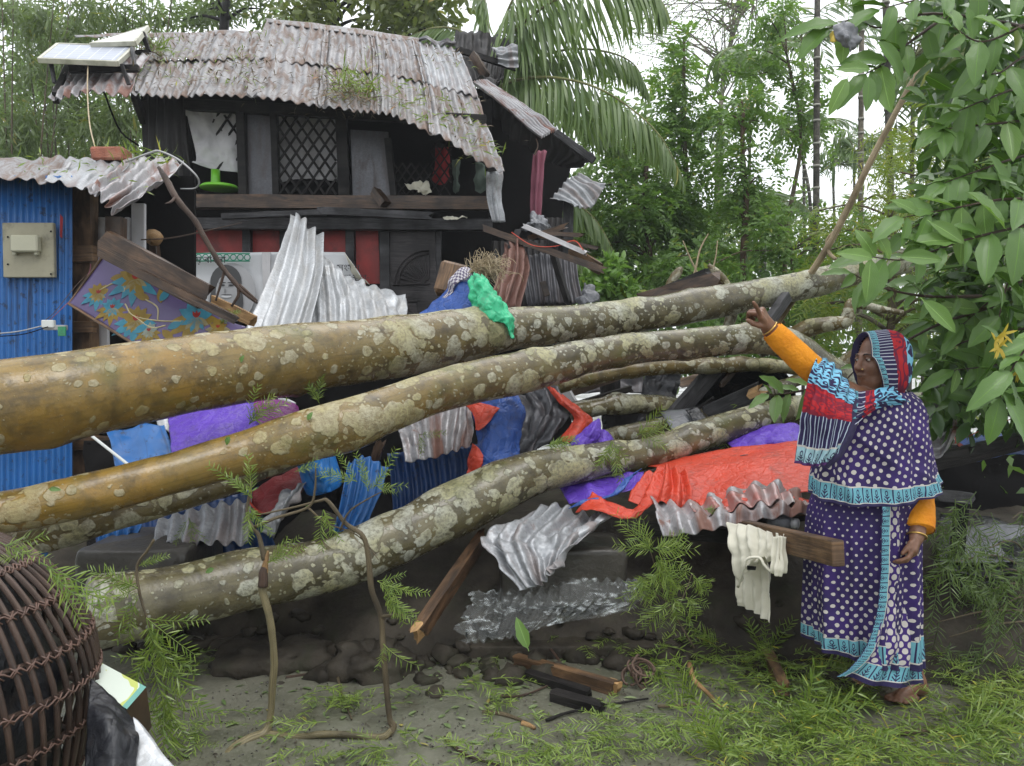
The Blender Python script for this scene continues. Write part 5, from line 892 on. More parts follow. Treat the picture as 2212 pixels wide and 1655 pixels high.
beam((1040, 1165, 3.9), (905, 1365, 3.18), .07, .05, M['brown_wood'], 'broken_plank', rough=.10, label='dark plank with a splintered pale tip leaning under the lowest trunk', cat='plank')
beam((925, 1340, 3.26), (898, 1370, 3.15), .06, .035, M['raw_wood'], 'splintered_tip', rough=.08, label='pale splintered tip of the leaning dark plank', cat='plank')
# right edge behind the woman
sheet([[(1990, 850, 3.9), (2030, 835, 3.9), (2062, 828, 3.9)], [(1996, 910, 3.8), (2032, 905, 3.8), (2066, 895, 3.8)], [(2012, 990, 3.7), (2036, 985, 3.7), (2064, 930, 3.7)]], M['roofrust'], 'weathered corrugated sheet standing behind the patterned shoulder', (8, .014, 1), 24, 70, ((.015, 5),), 97)
for net, m, l, nm in (([[(2065, 950, 4.2), (2110, 935, 4.2), (2240, 940, 4.2)], [(2080, 975, 4.0), (2130, 965, 4.0), (2240, 960, 4.0)], [(2090, 1000, 3.9), (2140, 990, 3.9), (2240, 975, 3.9)]], 'blue_tarp', 'blue tarpaulin under the leaves at the right edge', 'tarpaulin'), ([[(2060, 945, 3.9), (2075, 955, 3.88), (2092, 968, 3.9)], [(2068, 955, 3.85), (2080, 965, 3.84), (2095, 974, 3.86)]], 'red_tarp', 'small orange tarpaulin corner beside the blue one at the right', 'tarpaulin')): sheet(net, M[m], l, None, 30, 24, ((.04, 5), (.01, 16)), 98, nm, nm)
beam((2010, 1000, 3.8), (2240, 945, 3.9), .08, .06, M['black_wood'], 'dark_plank', rough=.04, label='dark plank crossing behind the woman at the right', cat='plank')
beam((2015, 1068, 3.4), (2085, 1075, 3.5), .05, .05, M['greyblack_wood'], 'grey_post_end', rough=.06, label='grey splintered timber end behind the hanging hand', cat='timber')
beam((2080, 1072, 3.6), (2060, 1260, 3.6), .05, .05, M['black_wood'], 'black_post', up=(0, 1, 0), label='black post standing behind the hanging hand', cat='post')
sheet([[(2075, 1140, 3.9), (2150, 1130, 3.9), (2240, 1140, 3.9)], [(2060, 1190, 3.7), (2150, 1185, 3.7), (2240, 1190, 3.7)], [(2050, 1212, 3.5), (2140, 1214, 3.5), (2200, 1210, 3.5)]], M['grey_plastic'], 'grey flat sheet lying on a black table at the right edge', None, 20, 20, ((.01, 4),), 99, 'flat_sheet', 'sheet')
sheet([[(2030, 1120, 4.2), (2130, 1120, 4.2), (2260, 1110, 4.2)], [(2030, 1215, 3.55), (2140, 1222, 3.5), (2260, 1200, 3.5)], [(2045, 1235, 3.5), (2140, 1260, 3.45), (2260, 1225, 3.5)]], M['black_plastic'], 'sagging black plastic hammock under the grey sheet', None, 30, 30, ((.03, 4),), 100, 'black_plastic', 'plastic sheet')
sheet([[(1990, 960, 4.6), (2100, 960, 4.7), (2300, 950, 4.7)], [(1985, 1100, 4.5), (2100, 1110, 4.5), (2300, 1110, 4.5)], [(1985, 1270, 4.3), (2100, 1275, 4.3), (2300, 1280, 4.3)]], M['black'], 'black sheet standing in for the shade behind the hanging hand', None, 24, 16, ((.05, 3),), 101, 'hand_shade_sheet', 'shade sheet')  # added black backing, paints the dark area right of the woman
sheet([[(1400, 1130, 4.35), (1600, 1120, 4.3), (1800, 1110, 4.3)], [(1400, 1250, 4.2), (1600, 1260, 4.2), (1800, 1260, 4.2)], [(1400, 1400, 3.95), (1600, 1395, 3.95), (1800, 1400, 3.95)]], M['black'], 'black sheet standing in for the shade under the corrugated lip', None, 30, 20, ((.06, 3),), 102, 'lip_shade_sheet', 'shade sheet')  # black sheet added as the shade below the lip
P, r = path([(2062, 958, 3.85, 1), (2130, 925, 3.8, 1), (2230, 890, 3.8, 1)], 12); obj('red_string', MB().tube(P, r, 5), M['red_tarp'], label='thin red string stretched at the right edge', cat='string')
# ================================================================ THE WOMAN
DW = 3.15
def surface_nets(F_, org_, h):
    """numpy surface nets: F_ < 0 inside"""
    s = F_ < 0; nx, ny, nz = F_.shape
    c = s[:-1, :-1, :-1].astype(np.int8)
    for a in (0, 1):
        for b in (0, 1):
            for d in (0, 1):
                if a or b or d: c = c + s[a:nx - 1 + a, b:ny - 1 + b, d:nz - 1 + d]
    act = (c > 0) & (c < 8); ids = np.argwhere(act); idx = -np.ones(act.shape, np.int64); idx[act] = np.arange(len(ids))
    acc = np.zeros((len(ids), 3)); cnt = np.zeros(len(ids))
    cor = [(a, b, d) for a in (0, 1) for b in (0, 1) for d in (0, 1)]
    val = {q: F_[ids[:, 0] + q[0], ids[:, 1] + q[1], ids[:, 2] + q[2]] for q in cor}
    for q in cor:
        for ax in range(3):
            if q[ax] == 0:
                r = list(q); r[ax] = 1; r = tuple(r); a, b = val[q], val[r]; m = (a < 0) != (b < 0)
                t = np.where(m, a / np.where(m, a - b, 1), 0); p = np.array(q, float)[None].repeat(len(ids), 0); p[:, ax] += t
                acc[m] += p[m]; cnt[m] += 1
    V = (ids + acc / np.maximum(cnt, 1)[:, None]) * h + org_
    faces = []
    for ax in range(3):
        o1, o2 = [(1, 2), (2, 0), (0, 1)][ax]
        a = [slice(0, -1)] * 3; b = [slice(0, -1)] * 3; a[ax] = slice(0, F_.shape[ax] - 1); b[ax] = slice(1, F_.shape[ax])
        sa = s[tuple(slice(0, -1) if k != ax else slice(0, -1) for k in range(3))]; sb = s[tuple(slice(0, -1) if k != ax else slice(1, None) for k in range(3))]
        e = np.argwhere(sa != sb); e = e[(e[:, o1] > 0) & (e[:, o2] > 0)]
        def at(d1, d2):
            q = e.copy(); q[:, o1] -= d1; q[:, o2] -= d2; return idx[q[:, 0], q[:, 1], q[:, 2]]
        q = np.stack([at(0, 0), at(1, 0), at(1, 1), at(0, 1)], 1); fl = ~sa[e[:, 0], e[:, 1], e[:, 2]]
        q[fl] = q[fl][:, ::-1]; faces.append(q[(q >= 0).all(1)])
    return V, np.concatenate(faces)[:, ::-1]
class SDF:
    def __init__(s, lo, hi, h):
        s.lo = np.asarray(lo, float); s.h = h; s.n = np.ceil((np.asarray(hi) - s.lo) / h).astype(int) + 1; s.F = np.full(s.n, .08, np.float32)
    def _win(s, lo, hi, m):
        a = np.maximum(((lo - m - s.lo) / s.h).astype(int), 0); b = np.minimum(((hi + m - s.lo) / s.h).astype(int) + 2, s.n)
        ax = [s.lo[k] + s.h * np.arange(a[k], b[k]) for k in range(3)]
        return tuple(slice(a[k], b[k]) for k in range(3)), np.stack(np.meshgrid(*ax, indexing='ij'), -1)
    def _put(s, w_, d, k, sub=False):
        f = s.F[w_]
        if sub: hh = np.clip(.5 - .5 * (f + d) / k, 0, 1); s.F[w_] = f * (1 - hh) - d * hh + k * hh * (1 - hh)
        else: hh = np.clip(.5 + .5 * (d - f) / k, 0, 1); s.F[w_] = d * (1 - hh) + f * hh - k * hh * (1 - hh)
    def cap(s, a, b, ra, rb=None, k=.012, sub=False):
        a = np.asarray(a, float); b = np.asarray(b, float); rb = ra if rb is None else rb; r = max(ra, rb)
        w_, P = s._win(np.minimum(a, b) - r, np.maximum(a, b) + r, k * 2 + .03); ab = b - a; t = np.clip(((P - a) @ ab) / max(ab @ ab, 1e-9), 0, 1)
        s._put(w_, np.linalg.norm(P - a - t[..., None] * ab, axis=-1) - (ra + (rb - ra) * t), k, sub); return s
    def ell(s, c, r, R=None, k=.015, sub=False):
        c = np.asarray(c, float); r = np.asarray(r, float); w_, P = s._win(c - r.max(), c + r.max(), k * 2 + .03); q = P - c
        if R is not None: q = q @ R          # columns of R are the axes
        q = q / r; l = np.linalg.norm(q, axis=-1); s._put(w_, (l - 1) * l / np.maximum(np.linalg.norm(q / r, axis=-1), 1e-6), k, sub); return s

fwd = nrm(np.array([-.945, -.325, -.03])); upv = np.array([0, 0, 1.]); lat = np.cross(upv, fwd)       # lat points to her left
HC = W(1897, 778, DW)                       # middle of the head
HR = np.stack([fwd, lat, upv], 1)
hp = lambda f, l, u: HC + fwd * f + lat * l + upv * u
wrR = W(1661, 708, 3.02); shR = W(1822, 852, 3.10); elR = W(1748, 792, 3.02)
shL = W(1962, 905, 3.16); elL = W(1986, 1060, 3.12); wrL = W(1981, 1152, 3.02)
feet = [(G(1955, 1512), 1), (G(1875, 1478), 0)]
Z0 = 0.0
sd_ = SDF((wrR[0] - .25, 2.55, -.03), (W(2045, 900, 3.2)[0], 3.55, HC[2] + .32), .0038)
# trunk of the body, neck, head
pel = W(1868, 1150, 3.17); che = W(1885, 960, 3.17); nk = W(1898, 862, 3.17)
sd_.ell(pel, (.16, .13, .15), k=.06); sd_.ell(che, (.16, .12, .20), k=.08); sd_.cap(nk, hp(-.02, 0, -.06), .058, .052, .03); sd_.cap(shR, shL, .055, .055, .05)
sd_.ell(hp(-.022, 0, .025), (.096, .075, .092), HR, .02)                                             # skull
sd_.ell(hp(.030, 0, -.035), (.062, .061, .075), HR, .03); sd_.ell(hp(.056, 0, -.082), (.026, .026, .020), HR, .025)      # face, chin
for q in (-1, 1):
    sd_.ell(hp(.052, q * .036, -.026), (.026, .023, .023), HR, .02); sd_.cap(hp(-.01, q * .056, -.06), hp(.045, q * .028, -.088), .019, .018, .025)     # cheek, jaw
    sd_.ell(hp(.092, q * .030, .006), (.022, .0165, .0115), HR, .010, True)                            # eye socket
    sd_.ell(hp(.0715, q * .030, .004), (.0125, .0155, .0125), HR, .006)                                   # lids
    sd_.cap(hp(.084, q * .014, .022), hp(.073, q * .044, .024), .0062, .0052, .010)                      # brow
    sd_.ell(hp(-.022, q * .076, -.012), (.017, .007, .030), HR, .006)                                  # ear
    sd_.ell(hp(.092, q * .0135, -.034), (.0115, .0085, .0085), HR, .006); sd_.ell(hp(.099, q * .008, -.0405), (.006, .0035, .004), HR, .003, True)
sd_.cap(hp(.083, 0, .016), hp(.104, 0, -.026), .0085, .0115, .012); sd_.ell(hp(.107, 0, -.030), (.0105, .0105, .0095), HR, .008)     # nose
sd_.ell(hp(.087, 0, -.058), (.0095, .023, .0065), HR, .006); sd_.ell(hp(.084, 0, -.068), (.0095, .020, .007), HR, .006)
sd_.cap(hp(.098, -.022, -.063), hp(.098, .022, -.063), .0032, .0032, .004, True)
# arms
sd_.cap(shR, elR, .048, .040, .03); sd_.cap(elR, wrR, .040, .027, .03); sd_.cap(shL, elL, .046, .042, .03); sd_.cap(elL, wrL, .041, .027, .03)
def hand(wr, d, palm_n, side, fingers, thumb, L=.172, k=.0045):
    """d: along the hand, palm_n: out of the palm, side: towards the thumb; fingers: curl angles (mcp, pip, dip) index first"""
    d = nrm(d); n = nrm(palm_n - d * (palm_n @ d)); t = np.cross(n, d); t = t * np.sign(t @ side); kn = wr + d * L * .50; tips = []
    sd_.cap(wr - d * .02, wr + d * .025, .025, .024, .02)
    for i in range(4):
        o = (.5 - i / 3) * .062; base = kn + t * o + d * (-.004 * abs(i - 1) - (.006 if i == 3 else 0))
        sd_.cap(wr + d * .02 + t * o * .55, base, .0165, .0135, .010)
        ln = np.array([.042, .026, .020]) * (.98, 1.08, 1.0, .80)[i] * L / .172; a = 0; p = base; r = (.0095, .0098, .0093, .0082)[i]
        for j in range(3):
            a += math.radians(fingers[i][j]); q = p + (d * math.cos(a) + n * math.sin(a) + t * (.5 - i / 3) * .12 * math.cos(a)) * ln[j]
            sd_.cap(p, q, r, r * .90, k); p = q; r *= .90
        tips.append(p)
    b = wr + d * .028 + t * .022; sd_.cap(wr + d * .012 + t * .010, b + n * .006, .018, .016, .012); p = b
    for (ad, at_, an), ln, r in zip(thumb, (.034, .028, .022), (.0135, .0115, .0098)):
        q = p + nrm(d * ad + t * at_ + n * an) * ln; sd_.cap(p, q, r, r * .9, k); p = q
    return tips
dR = nrm(W(1632, 662, 2.96) - wrR)
tips = hand(wrR, dR + np.array([0, 0, .12]), np.array([-.75, .55, -.35]), np.array([-.8, -.2, -.1]), [(-6, 4, 4), (62, 88, 50), (68, 90, 50), (72, 90, 50)], [(.75, .55, .45), (.8, .1, .75), (.75, -.3, .6)], L=.165)
dL = nrm(W(1972, 1208, 2.98) - wrL)
hand(wrL, dL, np.array([-.75, .45, 0]), np.array([-.55, -.8, 0]), [(22, 30, 18), (28, 36, 20), (32, 40, 24), (36, 44, 26)], [(.8, .35, .35), (.95, -.05, .45), (.9, -.1, .5)], L=.165)
# legs and feet
for (f, vis) in feet:
    ank = f + np.array([.06, .03, .075]); sd_.cap(pel + np.array([(.06 if vis else -.06), 0, -.05]), (pel + ank) / 2 + np.array([0, -.01, .02]), .085, .06, .05); sd_.cap((pel + ank) / 2 + np.array([0, -.01, .02]), ank, .058, .036, .04)
    fd = nrm(np.array([-.86, -.50, 0])); fl_ = np.array([-fd[1], fd[0], 0])
    sd_.ell(ank - fd * .03 + np.array([0, 0, -.045]), (.040, .034, .032), np.stack([fd, fl_, upv], 1), .02); sd_.cap(ank + np.array([0, 0, -.02]), ank + fd * .12 + np.array([0, 0, -.055]), .036, .022, .03)
    for i in range(5):
        o = (i - 2) * .0165; b_ = ank + fd * (.115 - .006 * abs(i - 1.2)) + fl_ * o + np.array([0, 0, -.058]); ln = (.040, .040, .036, .031, .026)[i] if 1 else 0
        sd_.cap(b_ - fd * .05, b_ + fd * ln, .0125 if i else .015, .0085 if i else .012, .007)
V, Fc = surface_nets(sd_.F, sd_.lo, sd_.h)
# relax the surface a little
for it in range(2):
    acc = np.zeros_like(V); cn = np.zeros(len(V))
    for a, b in ((0, 1), (1, 2), (2, 3), (3, 0)):
        np.add.at(acc, Fc[:, a], V[Fc[:, b]]); np.add.at(acc, Fc[:, b], V[Fc[:, a]]); np.add.at(cn, Fc[:, a], 1); np.add.at(cn, Fc[:, b], 1)
    V = V * .6 + acc / np.maximum(cn, 1)[:, None] * .4
PR = thing('person', (pel[0], pel[1], 0), 'woman in purple polka dot sari and orange sleeves, head covered, pointing at the trunk', 'person')
sk = NT('brown_skin'); co = sk.co(); n = sk.noise(co, 9, 5); n2 = sk.noise(co, 60, 4)
c = sk.mix(sk.ramp(n, [(.3, 0), (.7, 1)]), (.165, .075, .042), (.265, .135, .082)); c = sk.mix(sk.ramp(n2, [(.45, .35), (.7, 0)]), c, (.09, .038, .022)); sk.bump(sk.noise(co, 140, 4), .25, .003)
skin = sk.fin(c, .42, 0, .45); sk.b.inputs['Subsurface Weight'].default_value = .08; sk.b.inputs['Subsurface Radius'].default_value = (.01, .004, .002); sk.b.inputs['Subsurface Scale'].default_value = .5
b = MB(); b.add(V, Fc.tolist()); obj('body', b, skin, PR)
eyew = m_plain('eye_white', (.45, .40, .36), .2, 0, .05, 9, 0); iris = m_plain('dark_iris', (.015, .010, .008), .1, 0, 0, 5, 0)
for q in (-1, 1):
    e = tag(bpy.data.objects.new('eye', bpy.data.meshes.new('x')), None); bpy.data.objects.remove(e)
    c = hp(.0765, q * .030, .0045); ey = obj('eye', MB().lathe([(.0115 * math.sin(t), -.0115 * math.cos(t)) for t in np.linspace(0, math.pi, 12)], c, fwd, 16), eyew, PR)
    look = nrm(fwd + np.array([-.25, .1, 0])); obj('iris', MB().lathe([(.0064, .0099), (.004, .0114), (0, .0119)], c, look, 12), iris, ey)
    
    for (axl, ha) in ((nrm(upv * .95 + fwd * .3), 62), (nrm(-upv * .97 + fwd * .2), 56)): obj('eyelid', MB().lathe([(.0124 * math.sin(t), .0124 * math.cos(t)) for t in np.radians(np.linspace(ha, 0, 7))], c, axl, 18), skin, PR)
    obj('eyebrow', MB().tube(spl([hp(.0905, q * .012, .0215), hp(.0885, q * .027, .0275), hp(.077, q * .046, .0235)], 10), [.0012, .0022, .0026, .0026, .0025, .0024, .0022, .0018, .0013, .0006], 6), iris, PR)
    obj('eyelid_line', MB().tube(spl([hp(.0815, q * .0175, .0035), hp(.0865, q * .028, .0105), hp(.0775, q * .044, .0045)], 10), .0013, 5), iris, PR)
lip = m_plain('lip_skin', (.16, .055, .045), .4, 0, .15, 40, .1)
obj('mouth_line', MB().tube(spl([hp(.083, -.022, -.0645), hp(.0935, -.010, -.0622), hp(.0955, 0, -.0630), hp(.0935, .010, -.0622), hp(.083, .022, -.0645)], 16), .0012, 5), iris, PR)
gold = NT('gold'); gold = gold.fin((.62, .40, .12), .28, .85)
obj('nose_stud', MB().lathe([(.0035 * math.sin(t), -.0035 * math.cos(t)) for t in np.linspace(0, math.pi, 8)], hp(.100, .0205, -.034), fwd, 10), gold, PR)
def ring(c, ax, R, r, name, mat):
    ax = nrm(ax); X = nrm(np.cross(ax, [0.3, 1, .2])); Y = np.cross(ax, X); obj(name, MB().tube([c + X * R * math.cos(t) + Y * R * math.sin(t) for t in np.linspace(0, 2 * math.pi, 33)], r, 8, cap=False), mat, PR)
ring(wrR + nrm(wrR - elR) * -.005, wrR - elR, .034, .0032, 'bangle', gold); ring(wrL + dL * .012 , dL + np.array([.1, 0, .25]), .036, .0036, 'bangle', gold)

# ---- sleeves
sl = NT('orange_cotton'); co = sl.co('UV', (1, 1, 1)); wv = sl.new('ShaderNodeTexWave'); sl.l.new(co, wv.inputs[0]); wv.inputs['Scale'].default_value = 24; wv.inputs['Distortion'].default_value = 5; wv.inputs['Detail'].default_value = 2; wv.inputs['Detail Scale'].default_value = .8
n = sl.noise(sl.co(), 9, 4); c = sl.mix(sl.ramp(n, [(.3, 0), (.7, 1)]), (.62, .20, .008), (.78, .30, .014)); sl.bump(sl.math('ADD', sl.math('MULTIPLY', sl.noise(sl.co('UV', (46, 9, 1)), 1.0, 4, .6, .6), 1.6), sl.noise(sl.co(), 80, 4)), .5, .008); orange = sl.fin(c, .75, 0, .3)
def sleeve(pts, rad, name, seed):
    P = spl(pts, 60); r = spl(np.array(rad)[:, None], 60)[:, 0]; r = r * (1 + .03 * fbm(P * 26, seed, 3))
    b = MB(); b.tube(P, r, 32, irr=.09, seed=seed, cap=False); b.tube(P[:2] * .999 + P[1:3] * .001, r[:2] * .9, 32, cap=True); obj(name, b, orange, PR)
dd = nrm(wrR - elR); sleeve([wrR - dd * .018, elR * .55 + wrR * .45, elR, shR * .55 + elR * .45, shR], [.043, .051, .057, .052, .044], 'sleeve', 3)
dd = nrm(elL - wrL); sleeve([wrL + dd * .018 + np.array([.01, 0, 0]), wrL * .6 + elL * .4 + np.array([.006, 0, 0]), elL, shL], [.056, .058, .056, .05], 'sleeve', 4)

# ---- sari: printed cotton, patterns laid out in metres of cloth
NAVY = (.022, .016, .065); PURP = (.040, .018, .125); CREAM = (.52, .49, .45); TURQ = (.14, .37, .44); RED = (.42, .016, .022); SKY = (.20, .50, .68)
def dots(t, uv, px, py, rad, grow=None):
    x, y, _ = t.sep(uv); row = t.math('FLOOR', t.math('DIVIDE', y, py)); sx = t.math('ADD', t.math('DIVIDE', x, px), t.math('MULTIPLY', t.math('MODULO', row, 2.0), .5))
    fx = t.math('MULTIPLY', t.math('SUBTRACT', t.math('FRACT', sx), .5), px); fy = t.math('MULTIPLY', t.math('SUBTRACT', t.math('FRACT', t.math('DIVIDE', y, py)), .5), py)
    dd_ = t.math('SQRT', t.math('ADD', t.math('MULTIPLY', fx, fx), t.math('MULTIPLY', fy, fy))); return t.math('LESS_THAN', t.math('MULTIPLY_ADD', t.noise(t.co(), 90, 2), .004, dd_), t.math('ADD', grow, .002) if grow else rad + .002)
def motif(t, x, y, w_, h_):
    """printed leaf sprigs in a border band: x along it, y from 0 to h_"""
    fx = t.math('SUBTRACT', t.math('FRACT', t.math('DIVIDE', x, w_)), .5); ax = t.math('ABSOLUTE', fx); yy = t.math('DIVIDE', y, h_)
    line = t.math('GREATER_THAN', ax, .44); stem = t.math('MULTIPLY', t.math('LESS_THAN', ax, .035), t.math('LESS_THAN', yy, .55))
    bud_d = t.math('SQRT', t.math('ADD', t.math('MULTIPLY', t.math('MULTIPLY', fx, fx), 2.2), t.math('MULTIPLY', t.math('SUBTRACT', yy, .66), t.math('SUBTRACT', yy, .66)))); bud = t.math('MULTIPLY', t.math('LESS_THAN', bud_d, .20), t.math('GREATER_THAN', bud_d, .11))
    vv = t.math('SUBTRACT', yy, t.math('MULTIPLY', ax, .8)); lv = t.math('MULTIPLY', t.math('LESS_THAN', t.math('FRACT', t.math('MULTIPLY', vv, 4.0)), .45), t.math('MULTIPLY', t.math('LESS_THAN', yy, .46), t.math('LESS_THAN', ax, .30)))
    return t.math('MAXIMUM', t.math('MAXIMUM', line, stem), t.math('MAXIMUM', bud, lv))
def weave(t, s=.25):
    t.bump(t.math('ADD', t.noise(t.co(), 260, 2), t.math('MULTIPLY', t.noise(t.co('Object', (30, 30, 6)), 1.2, 4), 1.2)), s, .004)
def band(t, y, a, b): return t.math('MULTIPLY', t.math('GREATER_THAN', y, a), t.math('LESS_THAN', y, b))
# skirt: UV.x metres round, UV.y metres above the hem
t = NT('sari_dots'); uv = t.co('UV'); x, y, _ = t.sep(uv); ground = t.mix(t.ramp(t.noise(t.co(), 5, 3), [(.35, 0), (.65, 1)]), NAVY, PURP)
g_ = t.ramp(t.math('MULTIPLY', y, 1.2), [(0, .0092), (.75, .0038)])
c = t.mix(dots(t, uv, .036, .024, 0, g_), ground, CREAM)
inb = band(t, y, .026, .098); mo = motif(t, x, t.math('SUBTRACT', y, .026), .040, .072); c = t.mix(inb, c, t.mix(mo, TURQ, NAVY)); edge = t.math('MAXIMUM', band(t, y, .096, .100), band(t, y, .022, .027)); c = t.mix(edge, c, CREAM); c = t.mix(t.math('LESS_THAN', y, .022), c, NAVY); weave(t); sari = t.fin(c, .72, 0, .3)
t = NT('sari_big_dots'); uv = t.co('UV'); x, y, _ = t.sep(uv); ground = t.mix(t.ramp(t.noise(t.co(), 5, 3), [(.35, 0), (.65, 1)]), PURP, (.055, .022, .18))
c = t.mix(dots(t, uv, .040, .026, .0125), ground, CREAM); inb = band(t, y, .026, .098); mo = motif(t, x, t.math('SUBTRACT', y, .026), .040, .072); c = t.mix(inb, c, t.mix(mo, TURQ, NAVY)); c = t.mix(t.math('MAXIMUM', band(t, y, .096, .100), band(t, y, .022, .027)), c, CREAM); c = t.mix(t.math('LESS_THAN', y, .022), c, NAVY); weave(t); sari_big = t.fin(c, .72, 0, .3)
t = NT('sari_border'); uv = t.co('UV'); x, y, _ = t.sep(uv); mo = motif(t, y, x, .030, .040); c = t.mix(mo, TURQ, NAVY); c = t.mix(t.math('LESS_THAN', x, .004), c, NAVY); c = t.mix(t.math('GREATER_THAN', x, .040), c, CREAM); weave(t); sari_border = t.fin(c, .72, 0, .3)
t = NT('sari_shawl'); uv = t.co('UV'); x, y, _ = t.sep(uv); ground = t.mix(t.ramp(t.noise(t.co(), 5, 3), [(.35, 0), (.65, 1)]), NAVY, PURP)
g_ = t.ramp(t.math('MULTIPLY', x, .9), [(.25, .0066), (.62, .0098)]); rot = t.co(None, (1, 1, 1), (0, 0, .35), src=uv)
c = t.mix(dots(t, rot, .040, .024, 0, g_), ground, CREAM); inb = band(t, y, .012, .070); mo = motif(t, x, t.math('SUBTRACT', y, .012), .036, .058); c = t.mix(inb, c, t.mix(mo, TURQ, NAVY)); c = t.mix(t.math('MAXIMUM', band(t, y, .068, .073), band(t, y, .010, .013)), c, CREAM); c = t.mix(t.math('LESS_THAN', y, .010), c, NAVY); weave(t); shawl_m = t.fin(c, .72, 0, .3)
def lace(t, uv, s, a, b):
    wco = t.new('ShaderNodeVectorMath', operation='ADD'); t.l.new(uv, wco.inputs[0]); nz = t.new('ShaderNodeTexNoise'); t.l.new(uv, nz.inputs[0]); nz.inputs['Scale'].default_value = s * .5; sc = t.new('ShaderNodeVectorMath', operation='SCALE'); t.l.new(nz.outputs[1], sc.inputs[0]); sc.inputs['Scale'].default_value = .9 / s; t.l.new(sc.outputs[0], wco.inputs[1])
    d = t.vor(wco.outputs[0], s, 'SMOOTH_F1'); k = t.math('LESS_THAN', t.math('FRACT', t.math('MULTIPLY', d, 2.6)), .48); return t.mix(k, a, b)
# hanging arm end of the sari: UV.y runs from the arm (0) down to the hem (1)
t = NT('sari_pallu'); uv = t.co('UV'); x, y, _ = t.sep(uv); wob = t.math('MULTIPLY_ADD', t.noise(uv, 22, 2), .05, -.025); yy = t.math('ADD', y, wob)
blue = lace(t, uv, 38, NAVY, SKY); redp = lace(t, uv, 34, RED, (.20, .012, .03)); xs = t.math('LESS_THAN', t.math('FRACT', t.math('MULTIPLY', x, 78.0)), .22); stripes = t.mix(xs, NAVY, (.42, .50, .60))
mo = motif(t, x, t.math('MULTIPLY', t.math('SUBTRACT', .985, y), .42), .032, .075); bor = t.mix(mo, (.32, .50, .55), NAVY)
c = t.mix(t.math('GREATER_THAN', yy, .38), blue, redp); c = t.mix(t.math('GREATER_THAN', yy, .57), c, stripes); c = t.mix(t.math('GREATER_THAN', y, .795), c, bor); c = t.mix(band(t, y, .785, .80), c, CREAM); c = t.mix(t.math('GREATER_THAN', y, .965), c, (.09, .03, .14)); weave(t); pallu_m = t.fin(c, .72, 0, .3)
# veil: UV.x runs from the face edge backwards in metres
t = NT('sari_veil'); uv = t.co('UV'); x, y, _ = t.sep(uv); wob = t.math('MULTIPLY_ADD', t.noise(uv, 20, 2), .02, -.01); xx = t.math('ADD', x, wob)
tq = lace(t, uv, 60, NAVY, SKY); ys = t.math('LESS_THAN', t.math('FRACT', t.math('MULTIPLY', y, 82.0)), .24); st2 = t.mix(ys, NAVY, (.46, .48, .56)); redp = lace(t, uv, 34, RED, (.14, .012, .04)); bl2 = lace(t, uv, 30, NAVY, SKY); mo = motif(t, y, t.math('SUBTRACT', x, .004), .024, .034)
c = t.mix(mo, TURQ, NAVY); c = t.mix(t.math('GREATER_THAN', x, .036), c, st2); c = t.mix(t.math('LESS_THAN', x, .003), c, CREAM); c = t.mix(t.math('GREATER_THAN', xx, .100), c, redp); c = t.mix(t.math('GREATER_THAN', xx, .165), c, bl2); weave(t); veil_m = t.fin(c, .72, 0, .3)

def loft(rows, nu, nv, fold, seed, thick, sag=None, th0=0.0, th1=2 * math.pi, hem=0.0, pw=2.0):
    """rings between the left and right points of each row (uL,vL,uR,vR,dist,depth in m); angle 0 is at the right, pi/2 faces the viewer"""
    L = np.array([W(a, b, d) for a, b, c, e, d, q in rows]); R = np.array([W(c, e, d) for a, b, c, e, d, q in rows]); Q = np.array([[r[5]] for r in rows])
    L = spl(L, nv); R = spl(R, nv); Q = spl(Q, nv)[:, 0]; th = np.linspace(th0, th1, nu); cs, sn = np.cos(th), np.sin(th)
    cs = np.sign(cs) * np.abs(cs) ** (2 / pw); sn = np.sign(sn) * np.abs(sn) ** (2 / pw)
    c = (L + R) / 2; a = (R - L) / 2; P = c[:, None] + a[:, None] * cs[None, :, None] + np.array([0, -1., 0]) * (Q / 2)[:, None, None] * sn[None, :, None]
    if sag is not None: P[..., 2] -= np.asarray(spl(np.array(sag)[:, None], nv))[:, 0][:, None] * np.clip(sn, 0, 1)[None]
    T = np.linspace(0, 1, nv)[:, None]; n = nrm(a[:, None] * sn[None, :, None] * 0 + (P - c[:, None])); n[..., 2] *= .3
    if fold:
        for (amp, fr, ph, grow) in fold: P = P + n * (amp * np.sin(th[None] * fr + ph + 1.2 * fbm(np.stack([T * 2 + 0 * th[None], 0 * T + th[None], 0 * T + seed + 0 * th[None]], -1), seed, 2)) * (T ** grow))[..., None]
    arc = np.concatenate([np.zeros((nv, 1)), np.cumsum(np.linalg.norm(np.diff(P, axis=1), axis=-1), 1)], 1); ln = np.concatenate([[0], np.cumsum(np.linalg.norm(np.diff(P[:, nu // 4], axis=0), axis=1))])
    uv = np.zeros((nv, nu, 2)); uv[..., 0] = th[None] * (np.abs(a).max() * .85 + .03); uv[..., 1] = (ln[-1] - ln)[:, None] + hem; return P, uv
sk_rows = [(1766, 1050, 1992, 1050, 3.17, .30), (1752, 1110, 1985, 1110, 3.17, .34), (1750, 1200, 1980, 1200, 3.17, .36), (1749, 1300, 1980, 1300, 3.17, .36), (1750, 1350, 1976, 1350, 3.17, .36), (1752, 1385, 1978, 1428, 3.17, .36)]
P, uv = loft(sk_rows, 200, 90, [(.013, 15, .4, .6), (.006, 27, 1.2, .5), (.020, 7, 2, .9)], 3, .3); b = MB().grid(P, uv); obj('sari_skirt', b, sari, PR)
